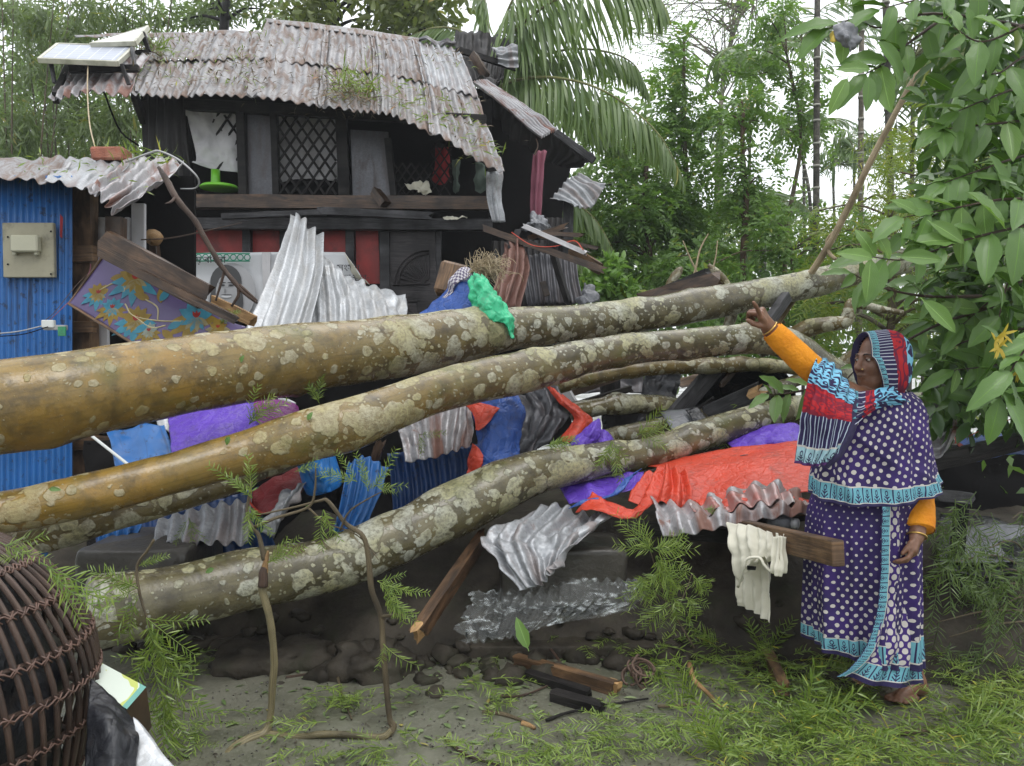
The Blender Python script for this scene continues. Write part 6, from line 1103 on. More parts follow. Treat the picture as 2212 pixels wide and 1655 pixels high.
# front pleats on the right with their border strip: an overlapping layer just proud of the skirt
def layer(rows, nu, nv, mat, name, cor, cr, th=.003, seed=0, uvy=None):
    b = patch(rows, nu, nv, cor, cr, 0, False, seed); return obj(name, b, mat, PR)
fr = lambda u, v, o=0.0: (u, v, 3.17 - .175 * math.sqrt(max(.03, 1 - ((u - 1866) / 118.) ** 2)) - .034 - o)
rows = [[fr(1912, 1095), fr(1940, 1095), fr(1966, 1095), fr(1984, 1095, -.01)], [fr(1910, 1200), fr(1938, 1200), fr(1964, 1200), fr(1980, 1200, -.01)], [fr(1904, 1300), fr(1932, 1300), fr(1962, 1300), fr(1981, 1300, -.01)], [fr(1880, 1400), fr(1920, 1400), fr(1958, 1400), fr(1984, 1400, -.01)], [fr(1826, 1458), fr(1880, 1480), fr(1940, 1484), fr(1989, 1476, -.01)]]
layer(rows, 70, 70, sari_big, 'sari_pleats', (3, .008, 0), [(.012, 5)])
rows = [[fr(a, v, .012), fr(a + 10, v, .016), fr(a + 21, v, .012)] for a, v in ((1905, 1095), (1903, 1180), (1900, 1260), (1890, 1340), (1868, 1400), (1836, 1442), (1806, 1462))]
layer(rows, 12, 90, sari_border, 'sari_border_strip', None, [(.006, 8)])
# inner end hem visible at the left bottom
# shawl over the torso
sh_rows = [(1846, 848, 1968, 846, 3.16, .15), (1812, 868, 1990, 872, 3.16, .22), (1786, 915, 2000, 925, 3.15, .27), (1766, 975, 2010, 985, 3.14, .29), (1756, 1030, 2019, 1022, 3.13, .31), (1754, 1068, 2027, 1040, 3.12, .33)]
P, uv = loft(sh_rows, 160, 80, [(.011, 9, 1.0, .5), (.006, 21, .5, .5)], 8, .3, sag=[0, 0, .005, .012, .03, .042]); 
N_ = np.stack([P[..., 0] * 3, P[..., 2] * 9 + P[..., 0] * 7, P[..., 1] * 2], -1); rd = np.abs(fbm(N_ * .8, 6, 2)); P[..., 1] -= .016 * (1 - np.clip(rd * 2.2, 0, 1)) ** 1.5 - .004
P[..., 1] -= .018 * np.exp(-((np.linspace(0, 1, 80) - .42) / .16) ** 2)[:, None] * np.clip(np.sin(np.linspace(0, 2 * math.pi, 160)), 0, 1)[None] ** 2
b = MB().grid(P, uv); obj('sari_shawl', b, shawl_m, PR)
# pallu hanging from the raised arm
net = [[(1785, 800, 3.14), (1800, 815, 3.16), (1822, 838, 3.16), (1850, 850, 3.12)], [(1769, 768, 3.05), (1795, 782, 3.06), (1822, 808, 3.06), (1846, 842, 3.03)], [(1758, 786, 2.96), (1786, 800, 2.945), (1815, 825, 2.94), (1848, 856, 2.96)], [(1742, 838, 2.94), (1776, 850, 2.90), (1808, 866, 2.90), (1842, 880, 2.93)], [(1730, 905, 2.95), (1766, 912, 2.90), (1804, 918, 2.89), (1833, 922, 2.91)], [(1723, 965, 2.96), (1758, 974, 2.91), (1790, 972, 2.90), (1812, 960, 2.91)], [(1718, 1000, 2.97), (1750, 1008, 2.92), (1770, 1006, 2.91), (1790, 998, 2.92)]]
b = patch(net, 90, 90, (5, .006, 0), [(.012, 6), (.004, 16)], .002, False, 9); 
b.uv = [np.stack([b.uv[0][:, 0], (np.repeat(np.linspace(0, 1, 90), 90) - .14) / .86], 1)] * 2
obj('sari_pallu', b, pallu_m, PR)
net = [[(1844, 858, 2.95), (1852, 862, 2.96), (1870, 872, 2.98)], [(1838, 900, 2.92), (1846, 906, 2.93), (1858, 905, 2.96)], [(1826, 940, 2.905), (1834, 945, 2.91), (1842, 948, 2.94)], [(1800, 985, 2.90), (1808, 990, 2.905), (1816, 990, 2.92)], [(1778, 1008, 2.91), (1784, 1012, 2.91), (1790, 1012, 2.92)]]
layer(net, 16, 50, m_plain('navy_hem', NAVY, .75, 0, .2, 30, .2), 'pallu_hem', None, [(.004, 14)])
# veil: a shell round the back of the head, running forward to the temples, open towards the face
nu, nv = 110, 76; P = np.zeros((nv, nu, 3)); uv = np.zeros((nv, nu, 2)); bk = hp(-.032, 0, .014)
for j in range(nu):
    az = 2 * math.pi * j / (nu - 1) - math.pi / 2          # starts and ends under the chin
    lx, ux = math.cos(az), math.sin(az); dn = max(0, -ux)
    for i in range(nv):
        fl_n = .262 + .045 * max(0, lx) - .01 * max(0, -lx); s = i / (nv - 1) * fl_n                             # metres of cloth forward from the back of the head
        if s < .165: po = s / .165 * math.pi / 2; f = -.118 * math.cos(po); rr = math.sin(po)
        else: f = (s - .165) * (1.0 - .30 * dn); rr = 1 - .9 * (s - .165) * (1 if ux > 0 else .2)
        z_ = ux * rr * (.112 if ux > 0 else .112 + .085 * dn)
        P[i, j] = (f * (1 - .15 * dn) - .02 * dn * dn, lx * rr * (.092 + .034 * dn), z_); uv[i, j] = (fl_n - s, az * .10)
q = fbm(np.stack([P[..., 0] * 8, P[..., 1] * 8, P[..., 2] * 5], -1), 21, 3); P = P * (1 + .04 * q[..., None]); P[..., 1] *= 1 + .012 * np.sin(np.linspace(0, 60, nu))[None]
P = bk + P[..., 0:1] * fwd + P[..., 1:2] * lat + P[..., 2:3] * upv
b = MB().grid(P, uv, 0); obj('sari_veil', b, veil_m, PR)
# inner dark hem round the forehead, and the cloth falling from the chin across the chest
e = P[-1]; nin = hp(-.02, 0, .0) ; b = MB().grid(np.stack([e, e * .97 + nin * .03 + fwd * .006, e * .86 + nin * .14 - fwd * .012]), None); obj('veil_lining', b, bpy.data.materials['navy_hem'], PR)
hair = m_plain('black_hair', (.008, .007, .007), .4, 0, .2, 40, .3)
b = MB(); q = SDF(HC - .14, HC + .14, .006)
th = np.linspace(0, math.pi * .66, 24); ph = np.linspace(0, 2 * math.pi, 40)
Q = np.array([[hp(-.026, 0, .024) + HR @ np.array([-math.cos(a) * .102, math.sin(a) * math.cos(p) * .081, math.sin(a) * math.sin(p) * .099]) for p in ph] for a in th]); b.grid(Q); obj('hair', b, hair, PR)
net = [[(1846, 848, 3.04), (1862, 850, 3.02), (1880, 846, 3.02), (1905, 838, 3.03), (1930, 838, 3.06)], [(1842, 880, 2.95), (1860, 882, 2.95), (1880, 872, 2.96), (1910, 862, 2.99), (1950, 860, 3.04)], [(1834, 920, 2.93), (1850, 912, 2.95), (1878, 890, 2.97), (1915, 876, 3.01), (1975, 872, 3.09)]]
layer(net, 60, 26, veil_m, 'veil_fold', (5, .006, 1), [(.008, 9)])
# ================================================================ VEGETATION
TM = {'q': (np.array([(0, 0, 0), (.42, -.5, .05), (1, 0, -.08), (.42, .5, .05)]), [(0, 1, 2, 3)]),
      'f': (np.array([(0, 0, 0), (.22, -.36, .05), (.22, 0, 0), (.22, .36, .05), (.55, -.5, .06), (.55, 0, -.02), (.55, .5, .06), (.82, -.28, .0), (.82, 0, -.06), (.82, .28, .0), (1.0, 0, -.13)]),
            [(0, 1, 2), (0, 2, 3), (1, 4, 5, 2), (2, 5, 6, 3), (4, 7, 8, 5), (5, 8, 9, 6), (7, 10, 8), (8, 10, 9)]),
      's': (np.array([(0, -.10, 0), (0, .10, 0), (.3, .5, .02), (.3, -.5, .02), (.7, .4, -.02), (.7, -.4, -.02), (1, 0, -.12)]), [(0, 3, 2, 1), (3, 5, 4, 2), (5, 6, 4)])}
def leafset(B, D_, U_, L, Wd, tm='q', curl=1.0):
    T, Fq = TM[tm]; B = np.asarray(B, float); n = len(B); D_ = nrm(np.asarray(D_, float)); S_ = nrm(np.cross(D_, U_)); N_ = np.cross(S_, D_)
    L = np.broadcast_to(L, (n,)); Wd = np.broadcast_to(Wd, (n,))
    V = B[:, None] + D_[:, None] * (T[None, :, 0:1] * L[:, None, None]) + S_[:, None] * (T[None, :, 1:2] * Wd[:, None, None]) + N_[:, None] * (T[None, :, 2:3] * curl * L[:, None, None])
    uv = np.broadcast_to(np.stack([T[:, 0], T[:, 1] + .5], 1)[None], (n, len(T), 2)); return V.reshape(-1, 3), [np.asarray(f) for f in Fq], uv.reshape(-1, 2), len(T), n
class Fol:
    """collects very many leaves as one mesh, fast"""
    def __init__(s): s.V = []; s.UV = []; s.lo = []; s.ct = []; s.n = 0
    def leaves(s, *a, **k):
        V, Fq, uv, nt_, n = leafset(*a, **k); off = s.n + np.arange(n)[:, None] * nt_
        for f in Fq: s.lo.append((off + f[None]).ravel()); s.ct.append(np.full(n, len(f)))
        s.V.append(V); s.UV.append(uv); s.n += len(V); return s
    def tube(s, P, r, k=5):
        b = MB().tube(P, r, k, cap=False); V = b.v[0]; s.V.append(V); s.UV.append(b.uv[0]); q = np.array(b.f) + s.n; s.lo.append(q.ravel()); s.ct.append(np.full(len(q), 4)); s.n += len(V); return s
    def mesh(s, name, off=(0, 0, 0)):
        V = np.concatenate(s.V) - np.asarray(off); lo = np.concatenate(s.lo).astype(np.int32); ct = np.concatenate(s.ct).astype(np.int32)
        me = bpy.data.meshes.new(name); me.vertices.add(len(V)); me.vertices.foreach_set('co', V.astype(np.float32).ravel())
        me.loops.add(len(lo)); me.loops.foreach_set('vertex_index', lo); me.polygons.add(len(ct)); me.polygons.foreach_set('loop_start', np.concatenate([[0], np.cumsum(ct)[:-1]]).astype(np.int32))
        try: me.polygons.foreach_set('loop_total', ct)
        except Exception: pass
        me.polygons.foreach_set('use_smooth', np.ones(len(ct), bool)); u = me.uv_layers.new(name='UVMap'); u.data.foreach_set('uv', np.concatenate(s.UV)[lo].astype(np.float32).ravel()); me.update(calc_edges=True); return me
    def obj(s, name, mat, parent=None, off=None, **k):
        V0 = np.concatenate(s.V); L = org(parent) if parent else np.array([V0[:, 0].mean(), V0[:, 1].mean(), V0[:, 2].min()])
        me = s.mesh(name, L); me.materials.append(mat); o = bpy.data.objects.new(name, me); C.objects.link(o)
        if parent: o.parent = parent
        else: o.location = tuple(L)
        ORG[o.name] = L; return tag(o, **k)
def rdir(n, down=.3):
    d = rng.normal(0, 1, (n, 3)); d[:, 2] -= down; return nrm(d)
def blobpts(u, v, d, ru, rv, n, fill=.55):
    q = nrm(rng.normal(0, 1, (n, 3))) * (rng.random((n, 1)) ** fill); s = PX(d); c = W(u, v, d)
    return c + q * np.array([ru * s, max(ru, rv) * s * .8, rv * s]), q
LG = {}
LG['pinnate'] = m_leaf('pinnate_leaf', (.075, .150, .034), (.20, .32, .085), .42, .42)
LG['dark'] = m_leaf('dark_pinnate_leaf', (.068, .140, .036), (.17, .275, .078), .42, .42)
LG['bamboo'] = m_leaf('bamboo_leaf', (.075, .115, .045), (.19, .25, .105), .45, .4)
LG['broad'] = m_leaf('broad_leaf', (.075, .115, .036), (.20, .23, .075), .42, .38)
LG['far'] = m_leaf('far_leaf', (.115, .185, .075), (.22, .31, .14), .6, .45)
LG['palm'] = m_leaf('palm_leaflet', (.070, .125, .042), (.16, .24, .08), .35, .4)
LG['coco'] = m_leaf('coconut_leaflet', (.090, .150, .055), (.22, .30, .11), .36, .42)
LG['fern'] = m_leaf('feathery_leaf', (.105, .155, .026), (.25, .31, .060), .5, .42)
LG['big'] = m_leaf('glossy_big_leaf', (.018, .052, .012), (.085, .170, .027), .22, .26, vein=True, spec=.45, back=(.12, .22, .055))
LG['bigpale'] = m_leaf('pale_big_leaf', (.12, .23, .050), (.19, .31, .085), .32, .35, vein=True)
LG['sprig'] = m_leaf('fallen_feather_leaf', (.070, .140, .020), (.27, .35, .065), .35, .25)
LG['litter'] = m_leaf('fallen_leaf', (.09, .15, .045), (.24, .30, .14), .4, .2)
M['palm_trunk'] = m_wood('ringed_palm_trunk', (.055, .050, .042), (.13, .12, .095), .7, axis='O'); M['pale_trunk'] = m_wood('pale_palm_trunk', (.13, .115, .085), (.23, .20, .15), .7, axis='O')

def compound(fo, B, D_, n_l, L, lw, sp, tm='q', droop=.4):
    """pinnate leaves: leaf stalks from B along D_ with n_l pairs of leaflets"""
    n = len(B); t = np.linspace(.18, 1, n_l); D_ = nrm(D_); up = np.array([0, 0, 1.]) + rng.normal(0, .35, (n, 3)); S_ = nrm(np.cross(D_, up)); N_ = np.cross(S_, D_)
    P = B[:, None] + D_[:, None] * (t[None, :, None] * sp) - np.array([0, 0, 1.]) * (droop * sp * t[None, :, None] ** 2)
    for sgn in (-1, 1):
        d = S_[:, None] * sgn * .85 + D_[:, None] * .5 - np.array([0, 0, .25]) + rng.normal(0, .12, P.shape); N2 = np.repeat(N_[:, None], n_l, 1) + rng.normal(0, .3, P.shape)
        fo.leaves(P.reshape(-1, 3), d.reshape(-1, 3), N2.reshape(-1, 3), (L * (1 - .25 * np.abs(t - .5))[None] * rng.uniform(.8, 1.15, (n, 1))).ravel(), lw, tm)
def tree(name, label, trunk_pts, blobs, mat, tmat, leaf=(.085, .034), style='pinnate', group=None, limbs=True, dens=1.0, cat='tree'):
    P, r = path(trunk_pts, 30); T = thing(name, (P[0][0], P[0][1], 0), label, cat, group)
    b = MB(); b.tube(P, r, 9, irr=.1)
    fo = Fol()
    for (u, v, d, ru, rv) in blobs:
        c = W(u, v, d)
        if limbs:
            k = int(np.argmin(np.linalg.norm(P - c, axis=1) + .6 * np.maximum(0, P[:, 2] - c[2] + .15))); Q = spl([P[k], (P[k] + c) / 2 + np.array([0, 0, .08]), c], 9); b.tube(Q, np.linspace(max(r[k] * .5, .012), .006, 9), 6)
        A = ru * rv * math.pi * PX(d) ** 2
        if style == 'pinnate':
            n = int(A / (leaf[0] * leaf[1]) * .56 * dens) + 4; B, q = blobpts(u, v, d, ru, rv, n); compound(fo, B, q + rdir(n, .2) * .8, 6, leaf[0], leaf[1], .26)
        elif style == 'feather':
            n = int(A / (leaf[0] * leaf[1]) * .15 * dens) + 4; B, q = blobpts(u, v, d, ru, rv, n); compound(fo, B, q * .5 + rdir(n, .7), 9, leaf[0], leaf[1], .30)
        elif style == 'lance':
            n = int(A / (leaf[0] * leaf[1]) * 2.2 * dens); B, q = blobpts(u, v, d, ru, rv, n, .45); fo.leaves(B, q * .4 + rdir(n, .9), rdir(n, -.8), leaf[0] * rng.uniform(.7, 1.2, n), leaf[1], 'q')
        else:
            n = int(A / (leaf[0] * leaf[1]) * 2.4 * dens); B, q = blobpts(u, v, d, ru, rv, n, .5); fo.leaves(B, q * .7 + rdir(n, .4), rdir(n, -.9), leaf[0] * rng.uniform(.7, 1.25, n), leaf[1], 'f')
    obj('trunk', b, tmat, T); fo.obj('crown', mat, T); return T
def scat(u0, v0, u1, v1, d0, d1, n, r0, r1): return [(random.uniform(u0, u1), random.uniform(v0, v1), random.uniform(d0, d1), random.uniform(r0, r1), random.uniform(r0, r1) * .75) for _ in range(n)]

# far wood behind everything: one hazy mass of leaves
fo = Fol()
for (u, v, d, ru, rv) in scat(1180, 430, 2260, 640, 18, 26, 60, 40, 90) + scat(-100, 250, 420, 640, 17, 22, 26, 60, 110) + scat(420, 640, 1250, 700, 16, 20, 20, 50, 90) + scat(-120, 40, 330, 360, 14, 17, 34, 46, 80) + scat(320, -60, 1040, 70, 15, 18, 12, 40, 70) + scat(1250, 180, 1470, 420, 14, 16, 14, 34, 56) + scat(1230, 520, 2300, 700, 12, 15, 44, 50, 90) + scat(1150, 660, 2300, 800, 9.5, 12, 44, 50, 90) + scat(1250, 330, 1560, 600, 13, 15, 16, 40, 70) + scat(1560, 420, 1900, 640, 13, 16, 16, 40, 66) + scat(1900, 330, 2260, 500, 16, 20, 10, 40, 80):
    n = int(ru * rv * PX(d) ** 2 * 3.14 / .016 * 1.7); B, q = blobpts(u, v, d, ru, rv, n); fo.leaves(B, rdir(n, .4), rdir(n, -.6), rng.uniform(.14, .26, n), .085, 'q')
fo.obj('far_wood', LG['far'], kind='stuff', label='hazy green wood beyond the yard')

# left: bamboo and feathery trees behind the shed and roof
for i, (u, y, lab, n) in enumerate(((30, 11.5, 'bamboo clump at the far left edge above the shed roof', 26), (150, 12.5, 'bamboo clump behind the solar panels', 26), (262, 11.8, 'bamboo clump between the solar panels and the black wall', 22))):
    T = thing('bamboo_clump', W(u, 769, y) * np.array([1, 1, 0]), lab, 'bamboo', 'bamboo behind the shed'); fo = Fol(); b = MB()
    for k in range(5):
        du = random.uniform(-50, 50); top = W(u + du * 2.4 + random.uniform(-60, 60), random.uniform(-120, 60), y + random.uniform(-.6, .8)); ba = W(u + du * .4, 769, y); ba[2] = 0
        P = spl([ba, (ba * .45 + top * .55) + np.array([0, 0, .5]), top], 26); b.tube(P, np.linspace(.022, .005, 26), 6)
        for j in range(5, 26):
            m = 9; B = P[j] + rng.normal(0, .22, (m, 3)); fo.leaves(B, rdir(m, 1.0), rdir(m, -.8), rng.uniform(.16, .26, m), .026, 'q')
    for (bu, bv, d, ru, rv) in scat(u - 75, 10, u + 75, 640, y - .7, y + .8, n, 36, 66):
        m = int(ru * rv * PX(d) ** 2 * 3.14 / (.21 * .028) * 2.3); B, q = blobpts(bu, bv, d, ru, rv, m, .5); fo.leaves(B, q * .3 + rdir(m, 1.1), rdir(m, -.8), rng.uniform(.16, .30, m), .036, 'q')
    obj('culm', b, M['twig'], T); fo.obj('foliage', LG['bamboo'], T)
for i, (u, vv, lab, bl) in enumerate(((470, 40, 'thin leafed tree behind the left end of the roof ridge', scat(330, -40, 570, 50, 11.5, 13, 9, 34, 60)), (700, 30, 'broad leafed tree behind the middle of the roof ridge', scat(590, -60, 820, 62, 11, 12.5, 15, 40, 64)), (900, 30, 'broad leafed tree with yellowing leaves behind the right end of the ridge', scat(800, -60, 1010, 75, 11, 12.5, 16, 40, 64)))):
    tree('broadleaf_tree', lab, [(u, 760, 12, 14), (u + 6, 400, 12, 12), (u + 14, 60, 12, 10), (u + 30, -60, 12, 6)], bl, LG['broad'] if i else LG['bamboo'], M['black_wood'], (.20, .075) if i else (.17, .04), 'broad', 'trees behind the roof', dens=1.0 if i else .9)
# middle: pinnate trees
tree('pinnate_tree', 'dense dark green tree right beside the house end', [(1405, 760, 10, 9), (1402, 560, 10, 8), (1395, 420, 10, 6), (1400, 300, 10, 4)], scat(1250, 420, 1450, 640, 9.5, 10.6, 18, 34, 60) + [(1300, 400, 10, 46, 40), (1390, 380, 10, 50, 50), (1440, 470, 10, 50, 50), (1290, 230, 10.6, 40, 50), (1350, 330, 10.4, 40, 40)], LG['dark'], M['brown_twig'], (.095, .036), group='pinnate trees beyond the wreck', dens=1.3)
tree('pinnate_tree', 'tall pinnate tree with a pointed top, right of the coconut fronds', [(1500, 740, 10.5, 7), (1490, 500, 10.5, 6), (1478, 280, 10.5, 5), (1478, 80, 10.5, 3)], [(1476, 105, 10.5, 28, 50), (1462, 160, 10.5, 40, 40), (1440, 215, 10.5, 40, 50), (1500, 235, 10.5, 44, 40), (1520, 290, 10.5, 50, 36), (1470, 320, 10.5, 50, 40), (1430, 300, 10.5, 36, 36), (1500, 380, 10.4, 44, 40), (1440, 400, 10.4, 40, 40), (1530, 430, 10.3, 40, 40), (1470, 470, 10.3, 50, 40)] + scat(1450, 480, 1580, 600, 10, 11, 6, 34, 50), LG['pinnate'], M['twig'], (.095, .038), group='pinnate trees beyond the wreck', dens=1.25)
tree('pinnate_tree', 'pinnate tree with a bare reddish stem in the middle of the clearing', [(1602, 740, 9.5, 7), (1606, 560, 9.5, 7), (1612, 420, 9.5, 6), (1604, 330, 9.5, 5), (1605, 240, 9.5, 4)], [(1600, 225, 9.5, 60, 26), (1570, 255, 9.5, 40, 22), (1640, 262, 9.5, 36, 22), (1620, 330, 9.5, 50, 24), (1570, 345, 9.5, 34, 26), (1650, 385, 9.5, 44, 40), (1590, 400, 9.5, 36, 26), (1625, 440, 9.5, 40, 30), (1665, 455, 9.5, 40, 30), (1640, 505, 9.5, 36, 26), (1590, 470, 9.5, 28, 24)], LG['pinnate'], m_wood('reddish_stem', (.10, .055, .035), (.17, .10, .065), .6), (.09, .036), group='pinnate trees beyond the wreck', dens=1.1)
tree('pinnate_tree', 'tall pinnate tree by the ringed dark palm stem', [(1690, 740, 10, 5), (1700, 500, 10, 5), (1730, 300, 10, 4), (1700, 120, 10, 3)], [(1690, 95, 10, 36, 30), (1655, 35, 10, 30, 50), (1690, 10, 10, 30, 30), (1740, 165, 10, 34, 30), (1700, 200, 10, 40, 30), (1735, 245, 10, 44, 30), (1765, 280, 10, 26, 36), (1680, 280, 10, 34, 24), (1640, 160, 10, 34, 28), (1610, 110, 10, 30, 40)], LG['pinnate'], M['twig'], (.09, .036), group='pinnate trees beyond the wreck', dens=1.05)
tree('pinnate_tree', 'low pinnate tree behind the topmost trunk', [(1720, 760, 9, 6), (1715, 640, 9, 5), (1710, 540, 9, 4)], scat(1650, 480, 1880, 640, 8.6, 9.6, 14, 30, 50), LG['pinnate'], M['twig'], (.085, .034), group='pinnate trees beyond the wreck', dens=.9)
tree('pinnate_tree', 'low dark pinnate tree behind the bare branch stubs', [(1560, 760, 9, 6), (1545, 640, 9, 5), (1530, 560, 9, 4)], scat(1400, 540, 1680, 660, 8.4, 9.6, 16, 30, 50), LG['dark'], M['twig'], (.085, .034), group='pinnate trees beyond the wreck', dens=.9)
# sparse storm-stripped tree against the sky
T = thing('stripped_tree', W(1560, 769, 16) * np.array([1, 1, 0]), 'sparse grey storm stripped tree against the white sky', 'tree'); b = MB(); fo = Fol(); P, r = path([(1560, 769, 16, 8), (1550, 420, 16, 7), (1560, 200, 16, 5), (1590, 60, 16, 3), (1640, -40, 16, 2)], 40); b.tube(P, r, 7, irr=.1)
for k in range(60):
    s = P[random.randint(18, 39)]; e = W(random.uniform(1350, 1690), random.uniform(-30, 125), 16); Q = spl([s, (s + e) / 2 + np.array([0, 0, random.uniform(0, .5)]), e], 10); b.tube(Q, np.linspace(.02, .006, 10), 4); m = 46; fo.leaves(e + rng.normal(0, .28, (m, 3)), rdir(m, .3), rdir(m), .09, .03, 'q')
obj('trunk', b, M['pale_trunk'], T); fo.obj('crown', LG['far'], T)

# palms
def frond(fo, b, pts, L, lw, n=50, droop=.9, r0=.022, flat=.25, tm='s', wind=0.0, world=False):
    P = spl(pts if world else [W(*p) for p in pts], 40); b.tube(P, np.linspace(r0, .004, 40), 6); T_ = nrm(np.gradient(P, axis=0)); i = np.linspace(3, 39, n); k = i.astype(int); Pk = P[k]; Tk = T_[k]
    S_ = nrm(np.cross(Tk, [0, 0, 1.])); tt = (i / 39)[:, None]; ln = L * np.sin(np.clip(.35 + .62 * tt[:, 0], 0, 1) * math.pi) ** .7 * rng.uniform(.85, 1.1, n) + .05
    for sgn in (-1, 1):
        d = S_ * sgn * (flat + .25) + Tk * .45 - np.array([0, 0, 1.]) * droop + np.array([wind, 0, 0]) + rng.normal(0, .07, (n, 3)); fo.leaves(Pk, d, S_ * sgn * -.3 + np.array([0, -.6, .5]) + rng.normal(0, .2, (n, 3)), ln, lw, tm, curl=1.3)
CP = thing('coconut_palm', W(1072, 769, 10) * np.array([1, 1, 0]), 'coconut palm with long arching fronds behind the torn roof end', 'palm tree')
b = MB(); P, r = path([(1082, 800, 10, 26), (1080, 500, 10, 22), (1074, 260, 10, 20), (1072, 120, 10, 22)], 30); b.tube(P, r, 14, irr=.05); obj('trunk', b, M['palm_trunk'], CP)
for pts, L, dr in (([(1072, 190, 9.8), (1120, 172, 9.5), (1200, 168, 9.1), (1290, 190, 8.8), (1370, 240, 8.6), (1430, 300, 8.5), (1475, 385, 8.4)], .85, 1.2), ([(1075, 175, 10), (1130, 140, 9.9), (1220, 108, 9.8), (1310, 112, 9.8), (1370, 140, 9.8), (1400, 200, 9.8)], .62, 1.1),
                   ([(1072, 130, 9.8), (1120, 60, 9.6), (1200, 0, 9.4), (1300, -40, 9.2), (1400, -30, 9.1), (1440, 20, 9.1)], 1.05, 1.15), ([(1070, 120, 9.8), (1090, 40, 9.6), (1140, -50, 9.5), (1230, -110, 9.4), (1330, -120, 9.4)], .95, 1.1), ([(1066, 120, 10), (1050, 40, 10), (1040, -50, 10), (1010, -120, 10)], .7, 1.0),
                   ([(1080, 200, 9.8), (1160, 300, 9.6), (1230, 420, 9.4), (1290, 480, 9.3), (1340, 570, 9.2)], .6, .7), ([(1085, 230, 9.9), (1150, 380, 9.6), (1210, 480, 9.4), (1270, 550, 9.3), (1300, 620, 9.2)], .6, .7), ([(1078, 180, 10.2), (1180, 190, 10.3), (1280, 250, 10.4), (1350, 330, 10.5), (1380, 420, 10.5)], .7, 1.1), ([(1062, 130, 10), (1000, 70, 10.3), (940, 60, 10.6), (880, 80, 10.8)], .6, 1.0)):
    fr_ = tag(bpy.data.objects.new('frond', None)); C.objects.link(fr_); fr_.parent = CP; ORG[fr_.name] = org(CP)
    b = MB(); fo = Fol(); frond(fo, b, pts, L * .92, .036, 100, dr, .024); obj('midrib', b, m_wood('frond_midrib', (.16, .17, .05), (.26, .26, .09), .5) if 'frond_midrib' not in bpy.data.materials else bpy.data.materials['frond_midrib'], fr_); fo.obj('leaflets', LG['coco'], fr_)
shaft = m_plain('green_crownshaft', (.10, .17, .045), .4, 0, .2, 6, .05); ringm = m_plain('pale_palm_ring', (.34, .33, .29), .8, 0, .15, 8, 0); yel = m_leaf('yellow_flower', (.45, .32, .03), (.62, .48, .08), .6, .3)
def areca(u0, v0, u1, v1, d, wpx, label, nf=9, L=1.2, crown=True, tm='palm_trunk', wind=.5, flower=False, seed=0, lean=0):
    T = thing('areca_palm', W(u1, 769, d) * np.array([1, 1, 0]), label, 'palm tree', 'areca palms beyond the wreck'); base = W(u1, v1, d); top = W(u0, v0, d); gb = base.copy(); gb[2] = 0
    P = spl([gb, base, base * .5 + top * .5 + np.array([lean, 0, 0]), top], 60); b = MB(); rr = wpx / 2 * PX(d); b.tube(P, np.linspace(rr * 1.1, rr * .85, 60), 10); obj('stem', b, M[tm], T)
    b = MB(); Lg = np.linalg.norm(top - gb); k = max(6, int(Lg / .28))
    for i in range(1, k): 
        q = P[min(59, int(i / k * 59 + random.uniform(0, .8)))]; b.tube([q - np.array([0, 0, .012]), q + np.array([0, 0, .012])], rr * 1.16, 10)
    o = obj('stem_rings', b, ringm, T); o['kind'] = 'stuff'
    if crown:
        b = MB().tube([top - np.array([0, 0, .05]), top + np.array([0, 0, L * .25]), top + np.array([.01, 0, L * .5])], [rr * .95, rr * 1.25, rr * .7], 10); obj('crownshaft', b, shaft, T); tp = top + np.array([0, 0, L * .5]); fo = Fol(); b = MB()
        for k in range(nf):
            a = 2 * math.pi * k / nf + random.uniform(-.3, .3); o = np.array([math.cos(a), math.sin(a) * .8, 0]); o[0] += wind * .6; el = random.uniform(.25, 1.1)
            pts = [tp, tp + o * L * .35 + np.array([0, 0, L * .45 * el]), tp + o * L * .8 + np.array([0, 0, L * .35 * el]), tp + o * L * 1.1 + np.array([wind * .2, 0, -L * .15])]
            frond(fo, b, pts, L * .42, .045, 26, .55, .012, .5, wind=wind * .5, world=True)
        obj('frond_midribs', b, bpy.data.materials['frond_midrib'], T); fo.obj('fronds', LG['palm'], T)
        if flower:
            fo = Fol(); m = 220; fo.leaves(top + np.array([-rr * 2, -.15, -.05]) + rng.normal(0, .07, (m, 3)), rdir(m, .3), rdir(m), .10, .012, 'q'); fo.obj('flower_cluster', yel, T)
    return T
areca(1766, -60, 1762, 600, 9.5, 14, 'dark ringed palm stem rising out of the frame beside the pinnate tree', crown=False)
areca(1862, -60, 1858, 560, 9.2, 12, 'smooth tan palm stem left of the leaning pole', crown=False, tm='pale_trunk')
areca(1912, -40, 1926, 560, 8.5, 15, 'grey ringed palm stem crossed by the leaning pole', crown=False)
areca(1620, 215, 1618, 560, 14, 7, 'slender palm with a yellow flower cluster and a bright young leaf', 9, 1.0, flower=True, wind=.3)
areca(1560, 320, 1556, 600, 15, 6, 'thin palm stem half hidden behind the pointed tree', 7, .8)
areca(1734, 160, 1752, 480, 15, 7, 'thin palm with wind torn brownish fronds', 8, 1.2, wind=.6, lean=-.1)
areca(1736, 330, 1738, 600, 17, 7, 'small palm far behind the reddish stem', 7, .9)
areca(1845, 385, 1850, 600, 18, 6, 'far palm with wind blown crown left of the tan stem', 9, 1.2, wind=.9)
areca(1800, 400, 1806, 600, 21, 6, 'farthest small palm between the dark and the tan stems', 8, 1.0, wind=.9)
areca(1972, 215, 1968, 600, 12, 10, 'wind blown palm at the right of the grey ringed stem', 10, 1.3, wind=1.0)
areca(2005, 330, 1998, 620, 11, 9, 'lower wind blown palm behind the leaning pole', 10, 1.3, wind=1.0)
